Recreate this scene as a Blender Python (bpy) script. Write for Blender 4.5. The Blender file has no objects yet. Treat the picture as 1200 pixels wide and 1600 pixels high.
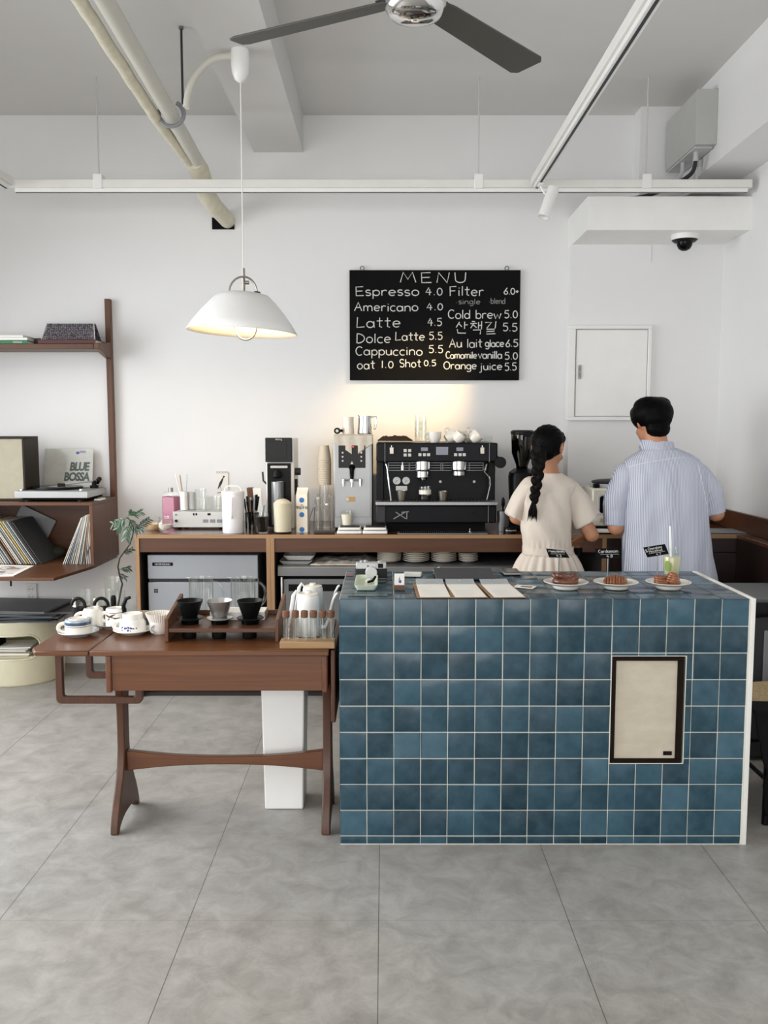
import bpy, math, random
from math import sin, cos, pi, radians as R
from mathutils import Vector as V, Matrix as MX, noise as NZ
random.seed(7)
SC = bpy.context.scene
COL = SC.collection
# ------------------------------------------------------------------ camera
F, TILT, H = 1375.0, math.atan(133/1375), 1.553
cd = bpy.data.cameras.new('camera'); cam = bpy.data.objects.new('camera', cd); COL.objects.link(cam)
cd.sensor_fit = 'VERTICAL'; cd.sensor_height = 36; cd.lens = F/1600*36; cd.clip_start = .05
cam.location = (0, 0, H); cam.rotation_euler = (pi/2 - TILT, 0, 0)
SC.camera = cam
# ------------------------------------------------------------------ view, world, daylight
SC.view_settings.view_transform = 'Standard'; SC.view_settings.look = 'None'
SC.view_settings.gamma = 1; SC.view_settings.exposure = 0.0; SC.view_settings.use_curve_mapping = False
SC.cycles.use_denoising = True
SC.cycles.max_bounces = 10; SC.cycles.transparent_max_bounces = 24; SC.cycles.diffuse_bounces = 6
SC.cycles.caustics_reflective = False; SC.cycles.caustics_refractive = False
SC.cycles.sample_clamp_indirect = 6
w = bpy.data.worlds.new('world'); SC.world = w; w.use_nodes = True
w.node_tree.nodes['Background'].inputs[0].default_value = (.95, .97, 1, 1)
w.node_tree.nodes['Background'].inputs[1].default_value = .6
def area(name, loc, rot, sx, sy, power, col, spread=180):
    l = bpy.data.lights.new(name, 'AREA'); l.shape = 'RECTANGLE'; l.size = sx; l.size_y = sy
    l.energy = power; l.color = col; l.spread = R(spread)
    o = bpy.data.objects.new(name, l); COL.objects.link(o); o.location = loc; o.rotation_euler = rot
    return o
# daylight through the street front behind the camera, and through the window on the left
area('front_daylight', (-.6, -1.75, 1.5), (R(72), 0, 0), 4.6, 2.5, 92, (1, .97, .94), 150)
area('side_daylight', (-3.55, 3.0, 1.7), (R(62), 0, R(-90)), 3.6, 2.3, 138, (.95, .98, 1), 140)
# ------------------------------------------------------------------ pixel to place helpers
def ray(px, py):
    u, v = (px-600)/F, (py-800)/F
    c, s = cos(TILT), sin(TILT)
    y = c - v*s
    return u/y, -(s + v*c)/y
def at(px, py, Y):
    a, b = ray(px, py); return V((a*Y, Y, H+b*Y))
def onz(px, py, z):
    a, b = ray(px, py); Y = (z-H)/b; return V((a*Y, Y, z))
def m(n, Y): return n*Y/F
# ------------------------------------------------------------------ materials
def lin(h):
    if isinstance(h, str):
        h = h.lstrip('#'); c = [int(h[i:i+2], 16)/255 for i in (0, 2, 4)]
    else: c = [x/255 for x in h]
    return tuple((x/12.92 if x <= .04045 else ((x+.055)/1.055)**2.4) for x in c) + (1,)
class NT:
    def __init__(s, name):
        s.m = bpy.data.materials.new(name); s.m.use_nodes = True; s.t = s.m.node_tree
        s.b = s.t.nodes['Principled BSDF']; s.out = s.t.nodes['Material Output']
    def n(s, ty, **kw):
        x = s.t.nodes.new('ShaderNode'+ty)
        for k, v in kw.items():
            if k.startswith('i_'):
                key = k[2:]; x.inputs[int(key) if key.isdigit() else key.replace('_', ' ')].default_value = v
            else: setattr(x, k, v)
        return x
    def l(s, a, b): s.t.links.new(a, b)
    def coords(s, kind='Object', scale=(1, 1, 1), rot=(0, 0, 0)):
        c = s.n('TexCoord'); mp = s.n('Mapping'); mp.inputs['Scale'].default_value = scale; mp.inputs['Rotation'].default_value = rot
        s.l(c.outputs[kind], mp.inputs[0]); return mp.outputs[0]
    def noise(s, co, scale, detail=4, rough=.55, dist=0):
        x = s.n('TexNoise'); x.inputs['Scale'].default_value = scale; x.inputs['Detail'].default_value = detail
        x.inputs['Roughness'].default_value = rough; x.inputs['Distortion'].default_value = dist
        s.l(co, x.inputs['Vector']); return x.outputs[0]
    def ramp(s, fac, stops):
        r = s.n('ValToRGB'); e = r.color_ramp.elements
        while len(e) < len(stops): e.new(.5)
        for i, (p, c) in enumerate(stops): e[i].position = p; e[i].color = c
        s.l(fac, r.inputs[0]); return r.outputs[0]
    def mix(s, fac, a, b, mode='MIX'):
        x = s.n('Mix', data_type='RGBA', blend_type=mode)
        for sock, v in ((x.inputs[0], fac), (x.inputs[6], a), (x.inputs[7], b)):
            if hasattr(v, 'links'): s.l(v, sock)
            else: sock.default_value = v
        return x.outputs[2]
    def math(s, op, a, b=None):
        x = s.n('Math', operation=op)
        for i, v in enumerate((a, b)):
            if v is None: continue
            if hasattr(v, 'links'): s.l(v, x.inputs[i])
            else: x.inputs[i].default_value = v
        return x.outputs[0]
    def bump(s, h, strength=.3, dist=.005):
        x = s.n('Bump'); x.inputs['Strength'].default_value = strength; x.inputs['Distance'].default_value = dist
        s.l(h, x.inputs['Height']); s.l(x.outputs[0], s.b.inputs['Normal'])
    def col(s, c): s.l(c, s.b.inputs['Base Color'])
def mat(name, col, rough=.5, metal=0, var=.06, scale=8, bump=0, bscale=60, coat=0, emit=0, spec=None):
    t = NT(name); c = lin(col)
    if metal: t.b.inputs['Metallic'].default_value = metal
    t.b.inputs['Roughness'].default_value = rough
    if spec is not None: t.b.inputs['Specular IOR Level'].default_value = spec
    if coat: t.b.inputs['Coat Weight'].default_value = coat; t.b.inputs['Coat Roughness'].default_value = .08
    co = t.coords()
    n = t.noise(co, scale)
    a = tuple(max(0, x*(1-var)) for x in c[:3])+(1,); b = tuple(min(1, x*(1+var)) for x in c[:3])+(1,)
    t.col(t.ramp(n, [(.3, a), (.7, b)]))
    if bump: t.bump(t.noise(co, bscale, 3), bump, .004)
    if emit: t.b.inputs['Emission Color'].default_value = c; t.b.inputs['Emission Strength'].default_value = emit
    return t.m
def wood(name, c1, c2, axis='x', rough=.4, coat=.15, scale=1.0):
    t = NT(name); st = {'x': (.6, 20, 20), 'y': (20, .6, 20), 'z': (20, 20, .6)}[axis]
    co = t.coords(scale=tuple(x*scale for x in st))
    n1 = t.noise(co, 2.2, 6, .6, .6); n2 = t.noise(co, 9, 4, .6)
    f = t.math('ADD', t.math('MULTIPLY', n1, .7), t.math('MULTIPLY', n2, .3))
    t.col(t.ramp(f, [(.3, lin(c1)), (.7, lin(c2))]))
    t.b.inputs['Roughness'].default_value = rough
    t.b.inputs['Coat Weight'].default_value = coat; t.b.inputs['Coat Roughness'].default_value = .25
    t.bump(n2, .08, .002)
    return t.m
def glass(name, tint='fdfefd', refl=.6, base=.02, rough=.02):
    t = NT(name); t.t.nodes.remove(t.b)
    tr = t.n('BsdfTransparent'); tr.inputs[0].default_value = lin(tint)
    gl = t.n('BsdfGlossy'); gl.inputs[0].default_value = (1, 1, 1, 1); gl.inputs['Roughness'].default_value = rough
    lw = t.n('LayerWeight'); lw.inputs[0].default_value = .35
    f = t.math('ADD', t.math('MULTIPLY', t.math('POWER', lw.outputs['Facing'], 3), refl), base)
    mx = t.n('MixShader'); t.l(f, mx.inputs[0]); t.l(tr.outputs[0], mx.inputs[1]); t.l(gl.outputs[0], mx.inputs[2])
    t.l(mx.outputs[0], t.out.inputs[0]); return t.m
def plaster(name, col, bump=.05):
    t = NT(name); co = t.coords(); c = lin(col)
    n = t.noise(co, 1.3, 6, .6); n2 = t.noise(co, 90, 3)
    t.col(t.ramp(n, [(.25, tuple(x*.97 for x in c[:3])+(1,)), (.75, tuple(min(1, x*1.02) for x in c[:3])+(1,))]))
    t.b.inputs['Roughness'].default_value = .75; t.b.inputs['Specular IOR Level'].default_value = .25
    t.bump(n2, bump, .003); return t.m

M = {}
M['wall'] = plaster('white_wall_paint', 'e8e8e8')
M['ceil'] = plaster('white_ceiling_paint', 'd6d5d3', .08)
M['white'] = mat('white_enamel', 'eeeeec', .35, var=.02)
M['offwhite'] = mat('offwhite_paint', 'e4e3de', .5, var=.03)
M['cream'] = mat('cream_plastic', 'cec9af', .32, var=.04, coat=.2)
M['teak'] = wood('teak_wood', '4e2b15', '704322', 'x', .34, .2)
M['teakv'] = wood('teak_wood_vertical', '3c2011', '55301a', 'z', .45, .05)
M['teaky'] = wood('teak_wood_depth', '522d1a', '724326', 'y')
M['walnut'] = wood('shelf_walnut', '462814', '613a1e', 'x', .45)
M['walnutv'] = wood('shelf_walnut_vertical', '4c2b16', '683e20', 'z', .45)
M['laminate'] = wood('brown_laminate', '472715', '5a351d', 'x', .4)
M['darklam'] = wood('dark_brown_laminate', '1f1310', '2a1914', 'z', .45, .05)
M['worktop'] = wood('worktop_laminate', '4c2c1e', '623a28', 'x', .22, .4)
M['ply'] = wood('plywood_edge', '8d6c4c', 'a88662', 'x', .6, 0, 4)
M['plyv'] = wood('plywood_edge_vertical', '8d6c4c', 'a88662', 'z', .6, 0, 4)
M['interior'] = mat('cabinet_inside_black', '1d1815', .7)
M['steel'] = mat('brushed_steel', '96989a', .4, .85, .08, 3)
M['steeld'] = mat('dull_steel', '86888a', .45, .8, .06, 3)
M['icegrey'] = mat('satin_grey_steel', '9a9ea4', .4, .45, .04, 2)
M['chrome'] = mat('chrome', 'd8d8d6', .1, 1, .02)
M['bsteel'] = mat('satin_pale_steel', 'b4b3af', .34, .85, .03)
M['nickel'] = mat('brushed_nickel', '9a948a', .3, .9)
M['black'] = mat('black_satin', '0d0e0f', .4, spec=.16)
M['blackm'] = mat('black_matte', '0f0f10', .7, spec=.1)
M['blackg'] = mat('black_gloss', '060607', .16, spec=.16)
M['anth'] = mat('anthracite_metal', '14161a', .42, 0, .05, spec=.14)
M['dgrey'] = mat('dark_grey_plastic', '35363a', .5, spec=.25)
M['grey'] = mat('mid_grey', '85868a', .5)
M['lgrey'] = mat('light_grey', 'c3c4c4', .45)
M['porc'] = mat('white_porcelain', 'eeece6', .18, coat=.4, var=.015)
M['porcw'] = mat('cream_porcelain', 'e6e1d6', .2, coat=.4, var=.02)
M['glass'] = glass('clear_glass')
M['glasst'] = glass('clear_thick_glass', 'fbfcfb', .95, .045)
M['smoke'] = glass('smoky_plastic', '8b8378', .5, .06)
M['cork'] = mat('cork', '6e4b33', .8, var=.2, scale=120)
M['lwood'] = wood('light_wood', '98764f', 'b08f68', 'x', .6, 0)
t = NT('frosted_acrylic'); t.b.inputs['Base Color'].default_value = lin('c4cacb'); t.b.inputs['Roughness'].default_value = .25; t.b.inputs['Alpha'].default_value = .55; M['frosted'] = t.m
M['paper'] = mat('white_paper', 'ebe8e1', .8, var=.02)
M['kraft'] = mat('kraft_board', '8a6a4d', .75, var=.08, scale=30)
M['clear'] = glass('clear_acrylic', 'c9cfcf', .5, .14, .15)
M['chalk'] = mat('chalk', 'd9d9d5', .95, var=.15, scale=140)
M['chalkd'] = mat('faint_chalk', '8f8f8c', .95, var=.2, scale=140)
M['board'] = mat('blackboard', '131314', .8, var=.15, scale=6, spec=.08)
M['skinw'] = mat('skin', 'ad7a5c', .5, var=.05, scale=10)
M['skinm'] = mat('skin_tan', 'bb8465', .5, var=.05, scale=10)
M['hair'] = mat('black_hair', '040404', .5, var=.3, scale=60, bump=.5, bscale=90, spec=.07)
M['hairb'] = mat('dark_brown_hair', '0c0807', .5, var=.5, scale=60, bump=.5, bscale=90, spec=.1)
M['dress'] = mat('oatmeal_linen', 'd2c8bd', .9, var=.015, scale=60, bump=.25, bscale=260)
M['pants'] = mat('navy_trousers', '23262e', .85, bump=.2, bscale=200)
M['shoe'] = mat('white_canvas_shoe', 'd5d3cc', .7)
M['rubber'] = mat('black_rubber', '131313', .6)
# ------------------------------------------------------------------ mesh builder
class MB:
    def __init__(s): s.v = []; s.f = []; s.mi = []; s.cur = 0; s.M = None
    def use(s, i): s.cur = i; return s
    def add(s, vs, fs, M=None):
        b = len(s.v)
        for p in vs:
            p = V(p)
            if M is not None: p = M @ p
            if s.M is not None: p = s.M @ p
            s.v.append(p)
        for f in fs: s.f.append([i+b for i in f]); s.mi.append(s.cur)
        return s
    def box(s, x0, x1, y0, y1, z0, z1, M=None):
        return s.add([(x0,y0,z0),(x1,y0,z0),(x1,y1,z0),(x0,y1,z0),(x0,y0,z1),(x1,y0,z1),(x1,y1,z1),(x0,y1,z1)],
                     [(3,2,1,0),(4,5,6,7),(0,1,5,4),(1,2,6,5),(2,3,7,6),(3,0,4,7)], M)
    def taper(s, x0, x1, y0, y1, z0, X0, X1, Y0, Y1, z1, M=None):
        return s.add([(x0,y0,z0),(x1,y0,z0),(x1,y1,z0),(x0,y1,z0),(X0,Y0,z1),(X1,Y0,z1),(X1,Y1,z1),(X0,Y1,z1)],
                     [(3,2,1,0),(4,5,6,7),(0,1,5,4),(1,2,6,5),(2,3,7,6),(3,0,4,7)], M)
    def lathe(s, prof, n=28, c=(0,0,0), M=None, sx=1, sy=1):
        vs = []; rings = []
        for r, z in prof:
            if abs(r) < 1e-6: rings.append([len(vs)]); vs.append((c[0], c[1], c[2]+z))
            else:
                rings.append(list(range(len(vs), len(vs)+n)))
                for i in range(n):
                    a = 2*pi*i/n; vs.append((c[0]+r*cos(a)*sx, c[1]+r*sin(a)*sy, c[2]+z))
        fs = []
        for A, B in zip(rings, rings[1:]):
            if len(A) == 1 and len(B) == 1: continue
            for i in range(n):
                j = (i+1) % n
                if len(A) == 1: fs.append((A[0], B[j], B[i]))
                elif len(B) == 1: fs.append((A[i], A[j], B[0]))
                else: fs.append((A[i], A[j], B[j], B[i]))
        return s.add(vs, fs, M)
    def cyl(s, r, z0, z1, n=24, c=(0,0,0), M=None, r2=None):
        return s.lathe([(0, z0), (r, z0), (r if r2 is None else r2, z1), (0, z1)], n, c, M)
    def tube(s, pts, r, n=8, closed=False, cap=True, M=None, flat=1.0):
        P = [V(p) for p in pts]; k = len(P)
        rr = r if isinstance(r, (list, tuple)) else [r]*k
        T = []
        for i in range(k):
            if closed: d = P[(i+1) % k]-P[i-1]
            else: d = P[min(i+1, k-1)]-P[max(i-1, 0)]
            T.append(d.normalized() if d.length > 1e-9 else V((0, 0, 1)))
        up = V((0, 0, 1)) if abs(T[0].z) < .9 else V((1, 0, 0))
        N = (up - T[0]*up.dot(T[0])).normalized(); vs = []
        for i in range(k):
            N = (N - T[i]*N.dot(T[i]))
            N = N.normalized() if N.length > 1e-6 else T[i].orthogonal().normalized()
            B = T[i].cross(N)
            for j in range(n):
                a = 2*pi*j/n; vs.append(P[i] + (N*cos(a)*flat + B*sin(a))*rr[i])
        fs = []
        for i in range(k if closed else k-1):
            i2 = (i+1) % k
            for j in range(n):
                j2 = (j+1) % n; fs.append((i*n+j, i*n+j2, i2*n+j2, i2*n+j))
        if cap and not closed:
            fs.append(tuple(range(n))[::-1]); fs.append(tuple((k-1)*n+j for j in range(n)))
        return s.add(vs, fs, M)
    def prism(s, poly, axis, t0, t1, M=None):
        def p(a, b, t): return {'x': (t, a, b), 'y': (a, t, b), 'z': (a, b, t)}[axis]
        n = len(poly); vs = [p(a, b, t0) for a, b in poly]+[p(a, b, t1) for a, b in poly]
        fs = [tuple(range(n))[::-1], tuple(range(n, 2*n))]
        for i in range(n): j = (i+1) % n; fs.append((i, j, n+j, n+i))
        return s.add(vs, fs, M)
    def ell(s, c, r, nu=20, nv=12, M=None):
        r = (r, r, r) if not isinstance(r, (tuple, list)) else r
        vs = [(c[0], c[1], c[2]-r[2])]
        for i in range(1, nv):
            ph = -pi/2+pi*i/nv
            for j in range(nu):
                a = 2*pi*j/nu; vs.append((c[0]+r[0]*cos(ph)*cos(a), c[1]+r[1]*cos(ph)*sin(a), c[2]+r[2]*sin(ph)))
        vs.append((c[0], c[1], c[2]+r[2])); fs = []; L = len(vs)-1
        for j in range(nu):
            j2 = (j+1) % nu; fs.append((0, 1+j2, 1+j)); fs.append((L, L-nu+j, L-nu+j2))
            for i in range(nv-2): a = 1+i*nu; fs.append((a+j, a+j2, a+nu+j2, a+nu+j))
        return s.add(vs, fs, M)
    def surf(s, fn, nu, nv, cu=False, M=None):
        vs = []; fs = []; kk = nu if cu else nu+1
        for j in range(nv+1):
            for i in range(kk): vs.append(fn(i/nu, j/nv))
        for j in range(nv):
            for i in range(nu):
                i2 = (i+1) % kk; fs.append((j*kk+i, j*kk+i2, (j+1)*kk+i2, (j+1)*kk+i))
        return s.add(vs, fs, M)
    def loft(s, levels, n=28, p=2.0, M=None):
        """levels: (z, cx, cy, rx, ry) bottom to top, closed ends"""
        vs = []; fs = []
        for z, cx, cy, rx, ry in levels:
            for j in range(n):
                a = 2*pi*j/n; ca, sa = cos(a), sin(a)
                k = (abs(ca)**p+abs(sa)**p)**(-1/p); vs.append((cx+rx*ca*k, cy+ry*sa*k, z))
        L = len(levels)
        for i in range(L-1):
            for j in range(n): j2 = (j+1) % n; fs.append((i*n+j, i*n+j2, (i+1)*n+j2, (i+1)*n+j))
        fs.append(tuple(range(n))[::-1]); fs.append(tuple((L-1)*n+j for j in range(n)))
        return s.add(vs, fs, M)
    def mesh(s, name):
        me = bpy.data.meshes.new(name); me.from_pydata([tuple(v) for v in s.v], [], s.f)
        me.polygons.foreach_set('material_index', s.mi); me.update(); return me
    def build(s, name, mats, parent=None, bevel=0, solid=0, sub=0, ang=35, fix=True, flat=False):
        me = s.mesh(name)
        for x in (mats if isinstance(mats, (list, tuple)) else [mats]): me.materials.append(M[x] if isinstance(x, str) else x)
        if fix:
            import bmesh
            bm = bmesh.new(); bm.from_mesh(me); bmesh.ops.recalc_face_normals(bm, faces=bm.faces); bm.to_mesh(me); bm.free()
        if not flat: me.shade_smooth(); me.set_sharp_from_angle(angle=R(ang))
        o = bpy.data.objects.new(name, me); COL.objects.link(o)
        if parent is not None: o.parent = parent
        if solid:
            q = o.modifiers.new('solid', 'SOLIDIFY'); q.thickness = solid; q.offset = -1
        if bevel:
            q = o.modifiers.new('bevel', 'BEVEL'); q.width = bevel; q.segments = 2; q.limit_method = 'ANGLE'; q.angle_limit = R(40); q.harden_normals = False
        if sub:
            q = o.modifiers.new('sub', 'SUBSURF'); q.levels = sub; q.render_levels = sub
        return o
def tag(o, label, cat, group=None, kind=None):
    o['label'] = label; o['category'] = cat
    if group: o['group'] = group
    if kind: o['kind'] = kind
    return o
def thing(name, label, cat, loc=(0,0,0), rotz=0, group=None):
    o = bpy.data.objects.new(name, None); COL.objects.link(o); o.empty_display_size = .05
    o.location = loc; o.rotation_euler = (0, 0, rotz); return tag(o, label, cat, group)
def place(o, loc, rotz=0): o.location = loc; o.rotation_euler = (0, 0, rotz); return o
def struct(name, b, mt, label, cat, bevel=0):
    o = b.build(name, mt, None, bevel); return tag(o, label, cat, None, 'structure')
def dup(root, loc, rotz=None, label=None, group=None):
    r = root.copy(); COL.objects.link(r); r.location = loc
    if rotz is not None: r.rotation_euler = (0, 0, rotz)
    if label: r['label'] = label
    if group: r['group'] = group
    for ch in list(root.children):
        c = ch.copy(); COL.objects.link(c); c.parent = r
        for g in list(ch.children):
            d = g.copy(); COL.objects.link(d); d.parent = c
    return r
def arc(cx, cy, rx, ry, a0, a1, n=12):
    return [(cx+rx*cos(R(a0+(a1-a0)*i/n)), cy+ry*sin(R(a0+(a1-a0)*i/n))) for i in range(n+1)]
def rrect(x0, x1, y0, y1, r, n=4):
    return (arc(x1-r, y0+r, r, r, -90, 0, n)+arc(x1-r, y1-r, r, r, 0, 90, n)+arc(x0+r, y1-r, r, r, 90, 180, n)+arc(x0+r, y0+r, r, r, 180, 270, n))
def lettering(txt, size, mt, parent, mtx, name='lettering', off=0, shear=0, ext=.0004, space=1, align='CENTER'):
    cu = bpy.data.curves.new(name, 'FONT'); cu.body = txt; cu.size = size; cu.align_x = align; cu.offset = off; cu.shear = shear
    cu.extrude = ext; cu.space_character = space; cu.resolution_u = 3
    o = bpy.data.objects.new(name, cu); COL.objects.link(o)
    dg = bpy.context.evaluated_depsgraph_get()
    me = bpy.data.meshes.new_from_object(o.evaluated_get(dg)); bpy.data.objects.remove(o); bpy.data.curves.remove(cu)
    me.materials.clear(); me.materials.append(M[mt] if isinstance(mt, str) else mt); me.transform(mtx)
    o = bpy.data.objects.new(name, me); COL.objects.link(o); o.parent = parent; return o
def rebase(root, loc):
    """move a thing's Empty to its base, keeping its parts where they stand"""
    loc = V(loc); root.location = root.location+loc; done = set()
    def walk(o):
        for c in o.children:
            if c.type == 'MESH' and c.data.name not in done: c.data.transform(MX.Translation(-loc)); done.add(c.data.name)
            walk(c)
    walk(root)
FRONT = MX.Rotation(pi/2, 4, 'X')          # text lying in xy turned to face -y
def T(x, y, z): return MX.Translation((x, y, z))
# stroke lettering for chalk
G = {
'M':(.95,"0,0 .18,1 .46,.3 .74,1 .95,0"),'E':(.6,".55,1 0,.97 .02,0 .6,.02;.02,.5 .5,.53"),'N':(.75,"0,0 .1,1 .62,0 .75,1"),'U':(.65,"0,1 .03,.35@.33,.32,.3,.32,180,360 .66,1"),
'A':(.7,"0,0 .35,1 .68,0;.14,.38 .56,.4"),'L':(.55,".04,1 0,0 .55,.06"),'D':(.7,".02,1 0,0;.0,1@.05,.5,.62,.5,90,-90"),'C':(.62,"@.34,.5,.34,.5,45,310"),'F':(.58,".56,1 0,.97 .02,0;.02,.52 .46,.54"),
'O':(.75,"@.37,.5,.37,.5,90,450"),'S':(.5,"@.25,.74,.24,.25,30,270@.25,.25,.25,.25,90,-150"),'H':(.65,"0,1 0,0;.62,1 .63,0;0,.5 .62,.52"),
'a':(.58,"@.26,.3,.26,.3,40,400;.52,.6 .55,0"),'b':(.55,".03,1 .03,0;@.28,.3,.26,.3,160,-160"),'c':(.48,"@.28,.31,.27,.31,50,310"),'d':(.58,"@.26,.3,.26,.3,20,380;.53,1 .53,0"),
'e':(.55,".03,.32 .52,.35@.28,.32,.26,.3,5,315"),'g':(.55,"@.26,.32,.25,.29,20,380;.51,.6 .52,-.1@.28,-.12,.24,.2,0,-150"),'h':(.55,".03,1 .03,0;.03,.35@.28,.36,.24,.25,170,0 .52,0"),
'i':(.14,".06,.6 .07,0;.06,.8 .08,.86"),'j':(.3,".2,.6 .2,-.1@.06,-.12,.14,.18,0,-120;.2,.8 .22,.86"),'k':(.5,".03,1 .03,0;.42,.6 .05,.28 .46,0"),'l':(.14,".07,1 .06,0"),
'm':(.85,".03,.6 .03,0;.03,.36@.22,.38,.18,.23,170,0 .4,0;.4,.36@.6,.38,.2,.23,170,0 .81,0"),'n':(.55,".03,.6 .03,0;.03,.36@.28,.37,.24,.24,170,0 .52,0"),'o':(.56,"@.28,.31,.27,.31,90,450"),
'p':(.55,".03,.6 .03,-.35;@.28,.31,.26,.3,160,-160"),'r':(.42,".03,.6 .03,0;.03,.33@.26,.34,.22,.26,170,50"),'s':(.42,"@.22,.46,.19,.15,35,270@.21,.15,.2,.16,90,-150"),
't':(.42,".2,.95 .2,.08 .38,.02;0,.63 .42,.65"),'u':(.55,".02,.6 .03,.25@.26,.25,.23,.25,180,350 .5,.6;.5,.6 .53,0"),'v':(.5,"0,.6 .24,0 .5,.62"),'w':(.75,"0,.6 .18,0 .38,.5 .56,0 .75,.62"),'z':(.48,"0,.6 .46,.6 0,0 .48,.02"),
'0':(.5,"@.25,.45,.24,.45,90,450"),'1':(.16,".08,.95 .07,0"),'4':(.55,".3,.95 0,.35 .55,.38;.38,.75 .36,0"),'5':(.52,".5,.95 .1,.93 .06,.55@.24,.3,.26,.3,120,-140"),'6':(.5,".42,.95 .08,.4@.25,.25,.22,.25,170,530"),
'2':(.5,"@.24,.68,.22,.25,160,-30 0,0 .5,.02"),'3':(.46,"@.2,.7,.22,.24,140,-90@.2,.24,.25,.24,90,-140"),'7':(.5,"0,.95 .48,.95 .16,0"),'8':(.46,"@.23,.7,.19,.22,90,450;@.23,.24,.23,.24,90,450"),'9':(.48,"@.22,.66,.21,.25,0,360 .4,0"),
'.':(.16,".05,.02 .1,.06"),'+':(.4,"0,.4 .38,.42;.19,.62 .18,.2"),'·':(.25,".06,.3 .1,.34"),' ':(.35,""),'&':(.6,".5,0 .1,.7@.25,.8,.14,.16,200,-30 .05,.25@.25,.18,.2,.2,160,350 .55,.45"),
'산':(.95,".26,1 .0,.5;.2,.85 .44,.55;.66,1.02 .64,.36;.65,.72 .9,.74;.08,.32 .12,-.02 .75,-.04"),'책':(1.0,".12,1.05 .36,1.02;.0,.84 .5,.86;.26,.84 .02,.42;.24,.7 .48,.46;.64,.98 .63,.36;.64,.66 .84,.67;.88,1.06 .86,.32;.2,.24 .8,.26 .76,-.15"),
'길':(.95,"0,.95 .5,.98 .12,.42;.84,1.06 .78,.42;.1,.32 .74,.34 .7,.14 .12,.12 .1,-.12 .8,-.08"),
}
def glyph(ch):
    wd, st = G[ch]; out = []
    for sk in st.split(';'):
        if not sk: continue
        pts = []
        for tok in sk.replace('@', ' @').split():
            if tok[0] == '@':
                q = [float(x) for x in tok[1:].split(',')]; pts += arc(*q, n=10)
            else: pts.append(tuple(float(x) for x in tok.split(',')))
        out.append(pts)
    return wd, out
def strokes(txt, gap=.14):
    x = 0; out = []
    for ch in txt:
        wd, st = glyph(ch)
        jy = random.uniform(-.03, .03)
        out += [[(x+a, b+jy) for a, b in s] for s in st]; x += wd+gap
    return x-gap, out
def chalk(b, txt, x0, x1, base, hgt, fn, r, gap=.14):
    """strokes fitted between x0 and x1; fn maps (x, y up) to a point in space"""
    wd, st = strokes(txt, gap); k = (x1-x0)/wd
    for s in st: b.tube([fn(x0+a*k, base+c*hgt) for a, c in s], r, 5)
# ================================================================== THE ROOM
WY, CZ, RX, LX = 5.7, 3.487, 2.10, -3.5
t = NT('grey_vinyl_floor'); co = t.coords()
n1 = t.noise(co, 1.1, 8, .62, .4); n2 = t.noise(co, 9, 10, .72, .5); n3 = t.noise(t.coords(scale=(1, 3, 1), rot=(0, 0, .7)), 5, 6, .7)
c1 = t.ramp(n1, [(.28, lin('807d78')), (.72, lin('a5a29d'))])
c2 = t.ramp(n2, [(.35, lin('75726d')), (.65, lin('b3b0ab'))])
c = t.mix(.45, c1, c2); c = t.mix(t.math('MULTIPLY', t.ramp(n3, [(.62, (0,0,0,1)), (.78, (1,1,1,1))]), .22), c, lin('73716d'))
sp = t.n('SeparateXYZ'); t.l(co, sp.inputs[0])
def seam(sock, off, wdt):
    a = t.math('FRACT', t.math('DIVIDE', t.math('SUBTRACT', sock, off), .6))
    return t.math('LESS_THAN', t.math('ABSOLUTE', t.math('SUBTRACT', a, .5)), wdt)
sx = seam(sp.outputs[0], -.0167-.3, .0022); sy = seam(sp.outputs[1], 2.645-.3, .0014)
# tone differs a little from slab to slab
fl = t.n('Combine' 'XYZ'); t.l(t.math('FLOOR', t.math('DIVIDE', t.math('ADD', sp.outputs[0], .0167), .6)), fl.inputs[0]); t.l(t.math('FLOOR', t.math('DIVIDE', t.math('SUBTRACT', sp.outputs[1], 2.645), .6)), fl.inputs[1])
wn = t.n('TexWhiteNoise'); t.l(fl.outputs[0], wn.inputs[0])
c = t.mix(t.math('MULTIPLY', wn.outputs[0], .16), c, lin('b5b3af'))
sm = t.math('MULTIPLY', t.math('MAXIMUM', sx, t.math('MULTIPLY', sy, .55)), .75)
t.col(t.mix(sm, c, lin('3a3937')))
t.b.inputs['Specular IOR Level'].default_value = .4
t.l(t.ramp(n2, [(.3, (.3,)*3+(1,)), (.7, (.48,)*3+(1,))]), t.b.inputs['Roughness'])
t.bump(n2, .06, .002)
M['floor'] = t.m
struct('floor', MB().box(LX, RX+.1, -1.9, WY+.1, -.06, 0), 'floor', 'grey concrete-look vinyl tile floor with thin dark seams', 'floor')
struct('ceiling', MB().box(LX-.1, RX+.1, -1.9, WY+.1, CZ, CZ+.1), 'ceil', 'off-white painted concrete ceiling above the cafe', 'ceiling')
struct('wall_back', MB().box(LX-.1, RX+.1, WY, WY+.1, 0, CZ), 'wall', 'white painted back wall behind the coffee counter', 'wall')
struct('wall_right', MB().box(RX, RX+.1, -1.9, WY, 0, CZ), 'wall', 'white painted wall on the right side', 'wall')
b = MB()   # left wall around its window
b.box(LX-.1, LX, -1.9, WY, 0, .55).box(LX-.1, LX, -1.9, WY, 2.95, CZ).box(LX-.1, LX, -1.9, 1.2, .55, 2.95).box(LX-.1, LX, 4.8, WY, .55, 2.95)
struct('wall_left', b, 'wall', 'white wall holding the side window, left of the picture', 'wall')
b = MB(); X = LX-.07
for y in (1.2, 2.98, 4.76): b.box(X, X+.05, y, y+.04, .55, 2.95)
b.box(X, X+.05, 1.2, 4.8, .55, .6).box(X, X+.05, 1.2, 4.8, 2.9, 2.95)
struct('window_1', b, 'white', 'white window frame in the left wall', 'window')
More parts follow.
